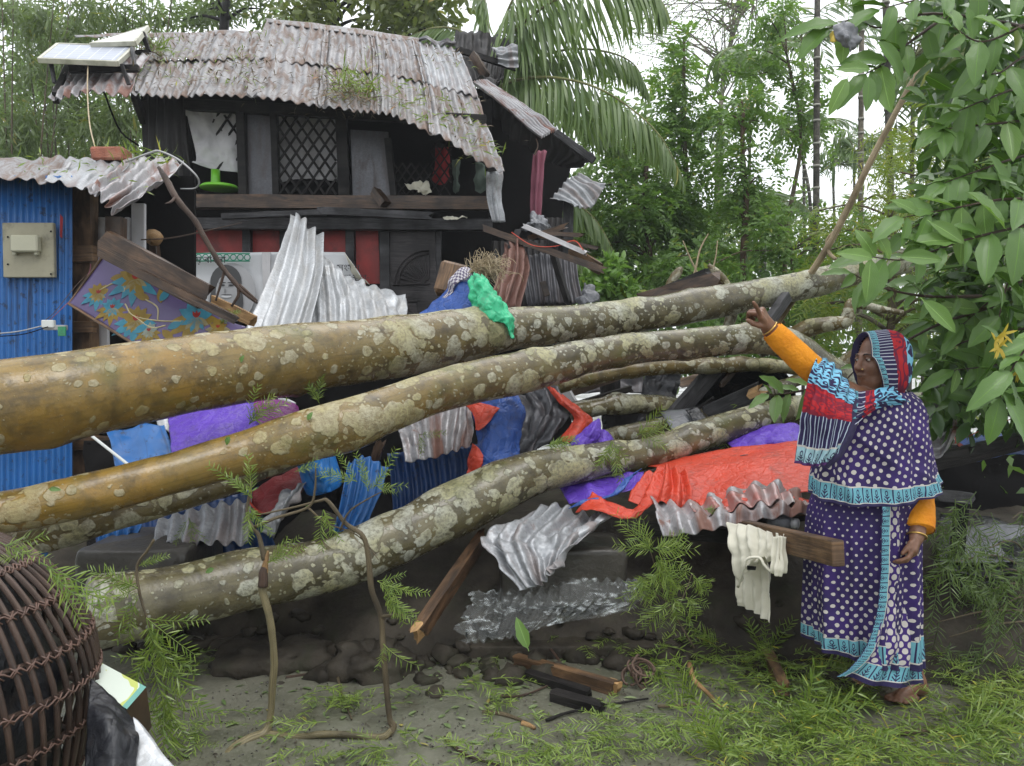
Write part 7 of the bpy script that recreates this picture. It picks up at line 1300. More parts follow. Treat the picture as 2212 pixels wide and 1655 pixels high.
areca(1648, 520, 1648, 640, 11, 14, 'young palm with upright leaves low in the clearing', 8, .75, wind=0)
areca(2078, 20, 2064, 420, 7.5, 26, 'thick dark palm stem with hanging dead fronds at the upper right', 8, 1.1, wind=.1)
fo = Fol(); b = MB()
for k in range(10): frond(fo, b, [W(2075, 40, 7.4), W(2075 + random.uniform(-30, 30), 60, 7.3), W(2072 + random.uniform(-55, 40), random.uniform(120, 190), 7.2)], .35, .035, 18, 1.3, .008, .1, world=True)
fo.obj('hanging_dead_fronds', LG['broad'], bpy.data.objects['areca_palm.012'])
lp = thing('leaning_pole', W(1690, 700, 5.6), 'long smooth pole leaning up to the right across the palm stems', 'pole'); P, r = path([(1640, 760, 6.1, 8), (1684, 690, 6.05, 8), (1790, 530, 5.6, 7.5), (1880, 350, 5.3, 7), (1950, 215, 5.1, 6.5), (2010, 110, 5.0, 6)], 60); obj('pole', MB().tube(P, r, 10, irr=.05), M['pale_wood'], lp)
P, r = path([(1805, 560, 5.55, 4), (1790, 545, 5.6, 4), (1786, 520, 5.6, 3), (1800, 500, 5.55, 2)], 14); obj('split_strip', MB().tube(P, r, 6), M['pale_wood'], lp)
# undergrowth between the trunks and the trees
fo = Fol()
for (u, v, d, ru, rv) in scat(1230, 600, 1900, 800, 7.2, 9, 44, 34, 60):
    n = int(ru * rv * PX(d) ** 2 * 3.14 / (.12 * .05) * 2.2); B, q = blobpts(u, v, d, ru, rv, n); fo.leaves(B, q * .5 + rdir(n, .1), rdir(n, -.9), rng.uniform(.08, .17, n), .05, 'q')
fo.obj('undergrowth', LG['dark'], kind='stuff', label='dark green undergrowth behind the fallen trunks')
fo = Fol()
for (u, v, d, ru, rv) in [(1300, 600, 6.8, 40, 22), (1275, 625, 6.7, 40, 20), (1340, 625, 6.8, 36, 22), (1320, 575, 6.9, 30, 20)]:
    n = 150; B, q = blobpts(u, v, d, ru, rv, n); fo.leaves(B, q * .6 + rdir(n, 0), rdir(n, -1.2), rng.uniform(.07, .13, n), .05, 'f')
fo.obj('weed_bush', LG['bigpale'], label='bright green weed bush at the foot of the house corner', cat='bush')
# feathery yellow-green foliage behind the big leaves at the right
for i, (bx, lab) in enumerate(((scat(1860, 270, 2240, 470, 5.6, 7, 22, 40, 70), 'feathery yellow green tree behind the big leaves, upper part of the right edge'), (scat(1700, 430, 2080, 720, 6.2, 7.2, 24, 34, 60), 'feathery yellow green tree behind the crooked pale branch'))):
    tree('feathery_tree', lab, [(2100 - i * 180, 780, 6.6, 10), (2110 - i * 180, 600, 6.6, 8), (2120 - i * 190, 420, 6.6, 6)], bx, LG['fern'], M['twig'], (.11, .012), 'feather', 'feathery trees at the right', limbs=True, dens=.75)
fo = Fol()
for (u, v, d, ru, rv) in scat(1960, 940, 2300, 1250, 4.6, 5.2, 12, 50, 90) + scat(1900, 640, 2300, 940, 5.0, 5.8, 26, 50, 90):
    n = int(ru * rv * PX(d) ** 2 * 3.14 / (.11 * .04) * .8); B, q = blobpts(u, v, d, ru, rv, n); fo.leaves(B, q * .5 + rdir(n, .4), rdir(n, -.8), rng.uniform(.08, .15, n), .04, 'q')
fo.obj('shaded_foliage', LG['dark'], kind='stuff', label='deep shaded foliage behind the big leaves and the woman')

# ---------------------------------------------------------------- foreground tree with big glossy leaves
BT = thing('big_leaf_tree', (2.05, 3.5, 0), 'tree with big glossy leaves and yellow flowers filling the right edge', 'tree')
def bigleaf_mesh(k, wr, pale=False):
    n = 9; t = np.linspace(0, 1, n); w_ = wr * np.sin(math.pi * np.clip(t, 0, 1) ** .85) ** .8; w_[0] = .012; w_[-1] = .004; dr = -.28 * t ** 2 * (.4 + .5 * (k % 3)); P = np.zeros((n, 5, 3)); uv = np.zeros((n, 5, 2))
    for j, s in enumerate((-1, -.5, 0, .5, 1)):
        P[:, j, 0] = t; P[:, j, 1] = s * w_ * (1 + .08 * np.sin(t * 17 + k)) + .05 * math.sin(k * 2.1) * t ** 2; P[:, j, 2] = dr + abs(s) * w_ * (.40 - .15 * (k % 2)) + .018 * np.sin(t * 20 + s * 2 + k) * abs(s); uv[:, j, 0] = t; uv[:, j, 1] = .5 + s * .5
    st = np.array([[(-.10, -.008, .02), (-.10, .008, .02)], [(0, -.01, 0), (0, .01, 0)]]); b = MB().grid(P, uv); b.grid(st, np.full((2, 2, 2), .5)); me = b.mesh('leaf'); me.materials.append(LG['bigpale'] if pale else LG['big']); return me
BL = [bigleaf_mesh(k, (.19, .21, .17, .20, .23, .185)[k]) for k in range(6)] + [bigleaf_mesh(k, .2, True) for k in range(2)]
from mathutils import Matrix
nleaf = [0]
def bleaf(p, d, up, L, mi, parent=BT):
    d = nrm(np.asarray(d, float)); s = nrm(np.cross(up, d)); n = np.cross(d, s); o = bpy.data.objects.new('leaf', BL[mi]); C.objects.link(o); o.parent = parent
    q = np.asarray(p) - org(parent); o.matrix_local = Matrix([[d[0] * L, s[0] * L, n[0] * L, q[0]], [d[1] * L, s[1] * L, n[1] * L, q[1]], [d[2] * L, s[2] * L, n[2] * L, q[2]], [0, 0, 0, 1]]); nleaf[0] += 1
bm = MB()
def bbranch(pts, n, L=.17, seed=0, pale=.08, r0=4.0, flat=0.0):
    L *= .98
    if max(p[1] for p in pts) > 600 and 1850 < min(p[0] for p in pts) < 2100: pts = [(u, v, d + .7) for u, v, d in pts]; L *= 1.2
    P, r = path([p + (r0 * (1 - .75 * i / (len(pts) - 1)),) for i, p in enumerate(pts)], 30); bm.tube(P, r, 7, irr=.08); T_ = nrm(np.gradient(P, axis=0))
    for i in range(n):
        k = int(4 + 25 * (i + .5) / n); sgn = 1 if i % 2 else -1; S_ = nrm(np.cross(T_[k], np.array([.15, -1, .35]))); d = S_ * sgn * .9 + T_[k] * random.uniform(.35, .9) + np.array([0, random.uniform(-.55, .15), random.uniform(-.55, .05)]); up = np.array([random.uniform(-.7, .7), -.5 + random.uniform(-.5, .4), random.uniform(.3, 1.2)])
        bleaf(P[k], d, up, L * random.choice([.62, .8, 1.0, 1.22]) * random.uniform(.9, 1.1), random.randint(6, 7) if random.random() < pale else random.randint(0, 5))
    bleaf(P[-1], T_[-1] + np.array([0, -.2, -.3]), np.array([0, -.7, .7]), L, random.randint(0, 5))
# limbs and leafy shoots, at 2.6 to 4.2 m
bm.tube(*path([(2330, 1500, 3.9, 40), (2300, 900, 3.8, 36), (2290, 400, 3.6, 30), (2320, -100, 3.4, 20)], 40), 12, irr=.08)
for a in ([(2290, 80, 3.2), (2150, 45, 3.1), (2000, 30, 3.0), (1900, 60, 2.95), (1850, 40, 2.95), (1790, 62, 2.95)], [(2290, 20, 3.2), (2120, -30, 3.0), (1980, 0, 2.9), (1900, 20, 2.9)], [(2050, 30, 3.0), (1960, 95, 2.95), (1905, 140, 2.92), (1870, 160, 2.9)], [(2300, 0, 3.0), (2200, 60, 2.9), (2120, 90, 2.85), (2060, 60, 2.85)], [(2300, 130, 3.1), (2220, 120, 3.0), (2150, 160, 2.95), (2090, 130, 2.95)]): bbranch(a, 10, .165, flat=.5, pale=.14)
for a, n, L in (([(2300, 250, 3.2), (2200, 262, 3.1), (2100, 272, 3.05), (2030, 280, 3.0)], 13, .15), ([(2300, 200, 3.2), (2210, 190, 3.1), (2130, 215, 3.0), (2070, 240, 3.0)], 12, .15), ([(2300, 320, 3.2), (2200, 340, 3.1), (2110, 370, 3.05), (2040, 395, 3.0)], 13, .16), ([(2320, 300, 3.5), (2180, 370, 3.4), (2060, 440, 3.3), (1960, 500, 3.3)], 15, .17),
                ([(2300, 440, 3.1), (2180, 430, 3.0), (2060, 450, 2.95), (1950, 470, 2.9)], 15, .165), ([(2300, 470, 3.0), (2200, 490, 2.95), (2080, 520, 2.9), (1960, 560, 2.9), (1880, 555, 2.9)], 16, .16), ([(2300, 520, 3.2), (2200, 540, 3.1), (2090, 580, 3.0), (1990, 610, 3.0)], 14, .16), ([(2300, 610, 3.1), (2200, 600, 3.0), (2100, 640, 2.95), (2010, 690, 2.95)], 14, .16), ([(2300, 560, 2.8), (2220, 600, 2.75), (2140, 650, 2.7), (2080, 700, 2.7)], 12, .16),
                ([(2300, 700, 3.0), (2210, 710, 2.95), (2110, 730, 2.9), (2030, 760, 2.9)], 14, .16), ([(2320, 760, 2.8), (2240, 770, 2.75), (2140, 790, 2.7), (2060, 800, 2.7)], 13, .15), ([(2300, 830, 3.0), (2220, 830, 2.95), (2130, 850, 2.9), (2060, 880, 2.9)], 12, .14), ([(2310, 690, 2.7), (2240, 730, 2.65), (2190, 790, 2.6), (2160, 860, 2.6)], 11, .15), ([(2300, 400, 3.5), (2230, 480, 3.4), (2180, 600, 3.3), (2150, 720, 3.3)], 13, .17),
                ([(2120, 640, 3.2), (2000, 640, 3.2), (1900, 620, 3.2), (1840, 590, 3.2)], 13, .14), ([(2150, 660, 3.4), (2030, 700, 3.4), (1950, 740, 3.4), (1880, 770, 3.4), (1790, 860, 3.4)], 9, .13), ([(1790, 830, 3.6), (1750, 840, 3.5), (1700, 850, 3.45), (1660, 852, 3.4)], 8, .13)):
    bbranch(a, n, L * random.uniform(.85, 1.1), pale=.26 if a[0][1] < 640 else .12)
for (u, v, d, dx, dz, L, mi) in ((1880, 560, 2.85, -.1, -1, .16, 6), (1885, 558, 2.85, -1, .25, .13, 7), (1945, 555, 2.85, .9, -.05, .15, 6), (1995, 650, 2.8, .6, -.6, .16, 6), (2010, 480, 2.9, .8, -.5, .15, 6), (1830, 170, 2.85, -.5, -.9, .14, 7), (1878, 165, 2.85, -.1, -1, .13, 0), (1880, 150, 2.85, -.9, .1, .12, 7), (1895, 90, 2.85, .8, -.75, .17, 2)): bleaf(W(u, v, d), (dx, -.15, dz), (0, -1, .25), L, mi)
obj('branches', bm, M['brown_twig'], BT)
fo = Fol(); n = 1700; uu = rng.uniform(2010, 2340, n); vv = rng.uniform(-40, 930, n); dd_ = rng.uniform(3.5, 4.3, n); B = np.array([W(a, b_, c) for a, b_, c in zip(uu, vv, dd_)]); fo.leaves(B, rdir(n, .6), rdir(n, -.5) + np.array([0, -.8, .3]), rng.uniform(.08, .19, n), rng.uniform(.03, .06, n), 'f'); o = fo.obj('inner_leaves', m_leaf('shaded_leaf', (.022, .055, .014), (.075, .15, .03), .35, .25), BT); o['kind'] = 'stuff'  # shade of the inner crown put into this leaf colour
fo = Fol(); n = 330; uu = rng.uniform(1990, 2330, n); vv = rng.uniform(180, 900, n); dd_ = rng.uniform(3.0, 3.6, n); dd_ = np.where((vv > 640) & (uu < 2110), dd_ + .6, dd_); B = np.array([W(a, b_, c) for a, b_, c in zip(uu, vv, dd_)]); fo.leaves(B, rdir(n, .5), rdir(n, -.6) + np.array([0, -.6, .5]), rng.uniform(.09, .19, n), rng.uniform(.032, .058, n), 'f'); o = fo.obj('crowded_leaves', LG['big'], BT); o['kind'] = 'stuff'
for (u, v) in ((2150, 735), (2166, 722), (2158, 750), (2200, 800)):
    fo = Fol(); m = 6; a = rng.uniform(0, 6.3, m); fo.leaves(np.repeat(W(u, v, 2.62)[None], m, 0), np.stack([np.cos(a), -.4 + 0 * a, np.sin(a) - .5], 1), np.repeat([[0, -1., .2]], m, 0), .045, .010, 's'); fo.obj('flower', yel, BT)
# storm scraps caught in the twigs
cloth([[(1800, 55, 2.9), (1828, 40, 2.88), (1855, 62, 2.9)], [(1802, 80, 2.88), (1830, 78, 2.84), (1862, 85, 2.88)], [(1826, 105, 2.88), (1838, 112, 2.86), (1852, 106, 2.88)]], M['grey_plastic'], 'grey plastic scrap caught in the twigs at the upper right', 'plastic scrap', 'plastic_scrap', 24, 24, ((.02, 9), (.008, 24)), .002, 110)
cloth([[(1790, 72, 2.92), (1800, 66, 2.9), (1808, 76, 2.92)], [(1792, 90, 2.9), (1802, 92, 2.88), (1812, 86, 2.9)]], yel, 'small yellow scrap beside the grey plastic in the twigs', 'plastic scrap', 'plastic_scrap', 12, 12, ((.01, 12),), .002, 111)
# ================================================================ YARD: FALLEN TWIGS, SPRIGS, BASKET
def sprig_mesh(k, L=.24, n=13, ll=.058, lw=.0062, droop=.10):
    fo = Fol(); s = np.linspace(0, 1, 14); cv = random.uniform(-.25, .25); P = np.stack([s * L, cv * L * s ** 2, .02 + .05 * L * np.sin(s * 3) - droop * L * s ** 2 + .03 * L], 1); fo.tube(P, np.linspace(.0022, .0009, 14), 4)
    i = np.linspace(2, 13, n).astype(int)
    for sg in (-1, 1):
        m = n; d = np.stack([np.full(m, .75), np.full(m, sg * .8), rng.uniform(-.25, .25, m)], 1) + rng.normal(0, .20, (m, 3)); fo.leaves(P[i], d, np.stack([rng.normal(0, .4, m), rng.normal(0, .4, m), np.ones(m)], 1), ll * (1 - .45 * np.abs(np.linspace(-.7, 1, m))) * rng.uniform(.85, 1.1, m), lw, 's')
    me = fo.mesh('sprig'); me.materials.append(LG['sprig']); return me
SM = [sprig_mesh(k, random.uniform(.16, .26), random.randint(9, 14), random.uniform(.045, .075), random.uniform(.0042, .0060)) for k in range(8)]
ST = [sprig_mesh(k, random.uniform(.15, .22), 9, .085, .0042, .9) for k in range(4)]      # drooping strands
def put_mesh(me, name, p, rot, s, label, cat, group=None, parent=None):
    o = bpy.data.objects.new(name, me); C.objects.link(o); o.scale = (s,) * 3; o.rotation_euler = rot
    if parent: o.parent = parent; o.location = tuple(np.asarray(p) - org(parent))
    else: o.location = tuple(float(x) for x in p); tag(o, label, cat, group)
    return o
def gz(p): return .012 * float(fbm(np.array([p]) * np.array([.9, .9, 0]), 3, 4)[0])
dens = [((1480, 1400), (140, 44), 26, 'below the feathery plant'), ((1720, 1470), (130, 60), 40, 'left of the sari hem'), ((1370, 1410), (110, 30), 26, 'behind the broken planks'), ((700, 1545), (80, 40), 20, 'between the limbs of the forked branch'), ((1340, 1605), (120, 40), 26, 'at the bottom edge, middle'), ((1160, 1640), (170, 26), 30, 'at the bottom edge, left of middle'), ((860, 1640), (200, 24), 26, 'right of the foot of the forked branch'), ((430, 1570), (50, 50), 12, 'beside the basket and carton'), ((1040, 1510), (150, 60), 18, 'around the curved broken stick'), ((1280, 1378), (120, 26), 40, 'in front of the plastic film'), ((450, 1440), (100, 30), 10, 'in the shade under the sawn trunk end'), ((1520, 1580), (120, 40), 20, 'around the orange stick')]
for (c, s, n, wh) in dens:
    for k in range(n):
        u, v = random.gauss(c[0], s[0] * .6), random.gauss(c[1], s[1] * .6)
        if v < 1345 or v > 1690 or (1105 < u < 1340 and 1425 < v < 1545) or (1880 < u < 2010 and 1470 < v < 1560): continue
        p = G(u, v); p[2] = gz(p) + .004 + random.uniform(0, .02)
        put_mesh(random.choice(SM), 'fallen_sprig', p, (random.uniform(-.35, .35), random.uniform(-.3, .2), random.uniform(0, 6.28)), random.uniform(.45, 1.05), 'feathery green sprig on the wet floor ' + wh, 'sprig', 'feathery sprigs ' + wh)
# thick bed of blown foliage, lower right
def sprig_bed(regions, name, label, mat, zmax=.10, s0=.8):
    fo = Fol()
    for (u0, v0, u1, v1, n) in regions:
        for k in range(n):
            u_, v_ = random.uniform(u0, u1), random.uniform(v0, v1)
            if 1880 < u_ < 2015 and 1470 < v_ < 1590: continue
            p = G(u_, v_); p[2] = gz(p) + random.uniform(.005, zmax); a = random.uniform(0, 6.28); L = random.choice([.10, .16, .24, .34]) * random.uniform(.8, 1.2) * s0; el = random.uniform(-.25, .55)
            d = np.array([math.cos(a) * math.cos(el), math.sin(a) * math.cos(el), math.sin(el)]); s = np.linspace(0, 1, 8)[:, None]; P = p + d * L * s + np.array([0, 0, -.25 * L]) * s ** 2; P[:, 2] = np.maximum(P[:, 2], .006); fo.tube(P, np.linspace(.002, .001, 8), 3)
            m = 10; i = np.linspace(1, 7, m).astype(int); S_ = nrm(np.cross(d, [0, 0, 1.]))
            for sg in (-1, 1): fo.leaves(P[i], d * .75 + S_ * sg * .75 + rng.normal(0, .24, (m, 3)), rng.normal(0, .5, (m, 3)) + np.array([0, 0, 1.]), rng.uniform(.035, .065, m) * s0 ** .5, .0046, 's')
    return fo.obj(name, mat, kind='stuff', label=label)
sprig_bed([(1680, 1530, 2260, 1700, 235), (1760, 1430, 1880, 1540, 45), (2010, 1400, 2260, 1560, 130), (1990, 1250, 2260, 1440, 260), (1400, 1410, 1740, 1500, 70), (1540, 1560, 1720, 1700, 50)], 'blown_foliage', 'deep bed of blown green foliage in the lower right', LG['sprig'])
fo = Fol()
for (u0, v0, u1, v1, n) in ((300, 1370, 1900, 1690, 330), (560, 1420, 1100, 1560, 50), (1000, 1340, 1500, 1480, 90)):
    P = np.array([G(random.uniform(u0, u1), random.uniform(v0, v1)) for _ in range(n)]); P[:, 2] = .012 * fbm(P * np.array([.9, .9, 0]), 3, 4) + .006; fo.leaves(P, rng.normal(0, 1, (n, 3)) * np.array([1, 1, .08]), np.array([0, 0, 1.]) + rng.normal(0, .12, (n, 3)), rng.uniform(.012, .06, n), rng.uniform(.006, .024, n), 'f', curl=.5)
o = fo.obj('leaf_litter', LG['litter'], kind='stuff', label='small pale leaves scattered over the wet yard floor')
fo = Fol(); n = 900; P = np.array([G(random.uniform(100, 2200), random.uniform(1345, 1690)) for _ in range(n)]); P[:, 2] = .012 * fbm(P * np.array([.9, .9, 0]), 3, 4) + .005; fo.leaves(P, rng.normal(0, 1, (n, 3)) * np.array([1, 1, .05]), np.array([0, 0, 1.]) + rng.normal(0, .1, (n, 3)), rng.uniform(.01, .035, n), .004, 'q', curl=.3); fo.obj('twig_litter', M['brown_twig'], kind='stuff', label='dark broken bits of twig on the yard floor')

LG['fern_dark'] = m_leaf('dark_feathery_leaf', (.040, .082, .016), (.13, .19, .040), .4, .25)
# grit and clods
fo = Fol(); n = 2600; P = np.array([G(random.uniform(60, 2240), random.uniform(1340, 1690)) for _ in range(n)]); P[:, 2] = .012 * fbm(P * np.array([.9, .9, 0]), 3, 4) + .003; fo.leaves(P, rng.normal(0, 1, (n, 3)) * np.array([1, 1, .5]), np.array([0, 0, 1.]) + rng.normal(0, .6, (n, 3)), rng.uniform(.004, .016, n), rng.uniform(.004, .010, n), 'f', curl=2.5); fo.obj('grit', M['concrete'], kind='stuff', label='grit and crumbs on the wet yard floor')
b = MB(); th = np.linspace(0, math.pi, 7); ph = np.linspace(0, 2 * math.pi, 11, endpoint=False); q0 = np.array([[(math.sin(t) * math.cos(a), math.sin(t) * math.sin(a), math.cos(t) * .6) for a in ph] for t in th])
for k in range(170):
    c = G(random.uniform(230, 1700), 1400); x_ = c[0] * 1.08; y_ = 3.60 - .10 * x_ + .12 * math.sin(x_ * 2.3) + random.gauss(-.03, .09); r = random.choice([.02, .03, .04, .06]) * random.uniform(.7, 1.3); z_ = .56 * min(1, max(0, (y_ - 3.62 + .10 * x_ - .12 * math.sin(x_ * 2.3)) / .68)) ** .7; Q = q0 * r; Q = Q * (1 + .45 * fbm(q0 * 1.8 + k, k, 3)[..., None]); b.grid(Q + np.array([x_, y_, z_ + r * .2]), None, 0, closeu=True)
obj('mud_clods', b, M['mud'], kind='stuff', label='clods of dark mud along the foot of the bank')

# standing forked branch in front
FB = thing('fallen_branch', G(580, 1592), 'greenish forked branch standing on the yard in front of the lowest trunk', 'branch')
def stick(pts, name, mat, parent=None, irr=.10, k=10, n=50, **kw):
    P, r = path(pts, n); return obj(name, MB().tube(P, r, k, irr=irr, seed=len(name)), mat, parent, **kw)
gm_ = m_wood('green_branch_bark', (.14, .115, .055), (.25, .21, .11), .4, sc=.6, wet=.2)
stick([(474, 1672, 2.68, 13), (497, 1627, 2.8, 13), (535, 1600, 2.86, 12), (571, 1584, 2.9, 12), (584, 1550, 2.92, 8), (588, 1490, 2.925, 8), (592, 1426, 2.93, 8), (584, 1342, 2.93, 8), (567, 1275, 2.93, 8.5), (571, 1234, 2.93, 7)], 'main_limb', gm_, FB)
stick([(570, 1240, 2.93, 8), (574, 1215, 2.93, 6), (579, 1190, 2.93, 2)], 'snapped_tip', M['raw_wood'], FB, n=16); stick([(568, 1268, 2.92, 10), (569, 1240, 2.925, 9.5), (572, 1225, 2.93, 7)], 'torn_bark', M['brown_twig'], FB, n=12)
stick([(578, 1586, 2.9, 9), (640, 1593, 2.88, 8), (700, 1586, 2.87, 7.5), (760, 1588, 2.87, 7.5), (823, 1593, 2.87, 8), (845, 1578, 2.88, 7)], 'side_limb', gm_, FB)
stick([(840, 1588, 2.88, 7), (850, 1570, 2.9, 8), (842, 1553, 2.9, 6.5), (836, 1500, 2.91, 6.5), (832, 1450, 2.92, 6.5), (827, 1392, 2.93, 6.5), (823, 1332, 2.94, 6), (803, 1274, 2.95, 6.5), (795, 1200, 2.95, 6), (783, 1157, 2.95, 5.5), (746, 1130, 2.96, 5), (709, 1083, 2.97, 4), (690, 1082, 2.97, 3), (640, 1095, 2.97, 2.5), (560, 1112, 2.96, 2)], 'rising_limb', M['twig'], FB, n=70)
for pts in ([(571, 1210, 2.93, 6), (560, 1160, 2.95, 5), (547, 1140, 2.95, 4), (534, 1109, 2.95, 4), (544, 1040, 2.95, 2.5)], [(551, 1138, 2.95, 4), (600, 1118, 2.95, 3.5), (665, 1096, 2.95, 3), (680, 1060, 2.95, 2.5), (682, 1000, 2.95, 1.5)], [(665, 1096, 2.95, 2.5), (705, 1130, 2.95, 2), (760, 1150, 2.95, 1.6), (792, 1175, 2.95, 1.2), (818, 1210, 2.94, .8)], [(735, 1145, 2.95, 3), (755, 1105, 2.93, 2), (800, 1075, 2.92, 1.6), (848, 1052, 2.9, 1)], [(823, 1332, 2.94, 5), (840, 1330, 2.92, 3.5), (872, 1328, 2.9, 3)]): stick(pts, 'twig', M['twig'], FB, n=24, k=7)
def leafspray(u, v, d, n, s, parent, ang=None, me=None):
    for k in range(n):
        a = (ang if ang is not None else -1.2) + random.uniform(-.7, .7)
        o = bpy.data.objects.new('leaf_sprig', me or random.choice(SM)); C.objects.link(o); p = W(u, v, d); sc = s * random.uniform(.8, 1.2)
        dr = nrm(np.array([math.cos(a), random.uniform(-.35, .1), math.sin(a)])); sd = nrm(np.cross(np.array([random.uniform(-.3, .3), -1, .3]), dr)); nn = np.cross(dr, sd)
        if parent: p = p - org(parent); o.parent = parent
        o.matrix_local = Matrix([[dr[i] * sc, sd[i] * sc, nn[i] * sc, p[i]] for i in range(3)] + [[0, 0, 0, 1]])
    return o
for (u, v, n, a) in ((818, 1255, 3, -.5), (838, 1262, 3, -.9), (830, 1290, 4, -1.3), (795, 1060, 3, 1.2), (810, 1050, 3, .5), (770, 1040, 3, 2.4), (540, 1095, 4, -1.4), (545, 1075, 3, 2.2), (583, 1215, 3, 1.0), (700, 1100, 3, -1.6), (640, 1020, 2, .8), (830, 1390, 2, -1.4)): leafspray(u, v, 2.92, n, random.uniform(.5, .75), FB, a)
HT = thing('hanging_twig', W(332, 1420, 2.75), 'thin bent twig with feathery leaves hanging before the sawn trunk end', 'twig')
stick([(333, 1166, 2.8, 3), (318, 1190, 2.8, 3), (296, 1224, 2.8, 3), (302, 1284, 2.78, 3), (322, 1351, 2.76, 2.5), (339, 1415, 2.75, 2), (362, 1500, 2.72, 1.5)], 'stem', M['twig'], HT, n=40, k=7)
for (u, v, n, a, s) in ((300, 1270, 3, 2.9, .75), (300, 1290, 2, -2.1, .7), (325, 1335, 4, -.7, .85), (330, 1345, 3, -1.5, .8), (335, 1400, 4, -2.0, .9), (340, 1405, 4, -.9, .9), (360, 1490, 4, -1.0, 1.0), (358, 1500, 3, -2.0, .95), (365, 1510, 3, -1.4, 1.0), (305, 1222, 2, .4, .4)): leafspray(u, v, 2.75, n, s, HT, a)
def lonesprig(u, v, d, a, s, label, n=3):
    T = thing('leafy_sprig', W(u, v, d), label, 'sprig'); leafspray(u, v, d, n, s, T, a); return T
lonesprig(545, 915, 3.5, 1.0, .8, 'green sprig standing against the purple sheet', 5); lonesprig(412, 1120, 3.55, -1.4, .6, 'green sprig hanging on the pale corrugated lip'); lonesprig(240, 1262, 2.98, .15, .5, 'small green sprig lying along the sawn trunk top'); lonesprig(905, 940, 4.1, -.6, .6, 'yellow green sprig on the rust spotted sheet', 3); lonesprig(1320, 955, 4.1, -1.3, .9, 'feathery sprig draped over the lowest trunk near the violet scrap', 6); lonesprig(1375, 940, 4.15, .2, .8, 'feathery sprig lying along the lowest trunk', 5); lonesprig(1180, 965, 4.0, .3, .6, 'small sprig on the lowest trunk below the dark bent sheet', 4); lonesprig(690, 870, 3.8, 1.4, .6, 'small sprig in the gap above the ochre trunk'); lonesprig(480, 700, 4.3, .7, .5, 'dark leafed sprig beside the fresh plank end', 4)
lonesprig(1520, 1100, 3.6, .2, .5, 'leaf sprig lying on the red stained corrugated lip', 4); lonesprig(1590, 860, 5.0, -1.4, 1.3, 'green frond sprig in front of the black basin', 4)
# sprouting feathery plant under the corrugated lip
PL = thing('feathery_plant', G(1500, 1400), 'bushy feathery plant hanging over the step under the corrugated lip', 'plant')
for q in ([(1500, 1400, 3.3, 2), (1470, 1350, 3.3, 2), (1440, 1300, 3.3, 1.8), (1420, 1240, 3.3, 1.5), (1405, 1190, 3.3, 1)], [(1455, 1330, 3.3, 1.5), (1480, 1280, 3.3, 1.2), (1495, 1240, 3.3, 1)], [(1440, 1300, 3.3, 1.5), (1400, 1270, 3.3, 1.2), (1375, 1250, 3.3, 1)]): stick(q, 'stem', M['twig'], PL, n=20, k=6)
for (u, v, n, a, s) in ((1405, 1190, 6, 2.6, .9), (1410, 1185, 7, -.1, .9), (1415, 1200, 6, -1.2, .9), (1425, 1235, 6, -.6, .9), (1420, 1240, 5, -2.2, .8), (1380, 1245, 5, -1.8, .8), (1495, 1245, 5, -.6, .7), (1450, 1290, 5, -.9, .8), (1440, 1300, 4, -2.0, .8), (1480, 1290, 4, -1.0, .7)): [leafspray(u, v, 3.28, 1, s * .8, PL, a, random.choice(ST)) for _ in range(n)]
# sprays at the right under the leaves, sprays at the woman's feet
RS = thing('feathery_bush', W(2110, 1380, 3.3) * np.array([1, 1, 0]), 'drooping feathery bush at the right edge behind the hanging hand', 'bush')
for k in range(9): 
    u = random.uniform(2010, 2230); stick([(2240, 1180 + k * 20, 3.5, 3), ((u + 2240) / 2, 1110 + k * 30, 3.4, 2), (u, 1120 + k * 32, 3.35, 1)], 'stem', M['twig'], RS, n=16, k=6)
SD = []
for me in SM[:4] + ST:
    q = me.copy(); q.materials.clear(); q.materials.append(LG['fern_dark']); SD.append(q)
for k in range(74): leafspray(random.uniform(1995, 2240), random.uniform(1050, 1400), random.uniform(3.25, 3.6), 1, random.uniform(.7, 1.2), RS, random.uniform(-2.4, -.7), random.choice(SD))
for k, (u, v, a, s) in enumerate(((1730, 1440, .7, 1.1), (1790, 1430, .4, 1.1), (1640, 1400, 1.2, 1.0), (1700, 1350, 1.2, .6), (1560, 1390, 2.0, .9), (1830, 1500, 2.2, .9), (1700, 1540, .5, 1.2), (1560, 1600, 2.4, 1.1), (1500, 1490, 2.5, .9), (2050, 1560, .5, 1.2))):
    lonesprig(u, v + 20, G(u, v + 20)[1] - .02, a, s, ('tall sprig rising left of the sari hem', 'sprig touching the sari border', 'upright sprig among the yard foliage', 'young shoot tip below the shirt', 'sprig leaning left under the shirt', 'sprig beside the bare foot', 'long sprig in the lower right bed', 'sprig at the left edge of the foliage bed', 'sprig near the orange stick', 'sprig right of the bare foot')[k], 5)
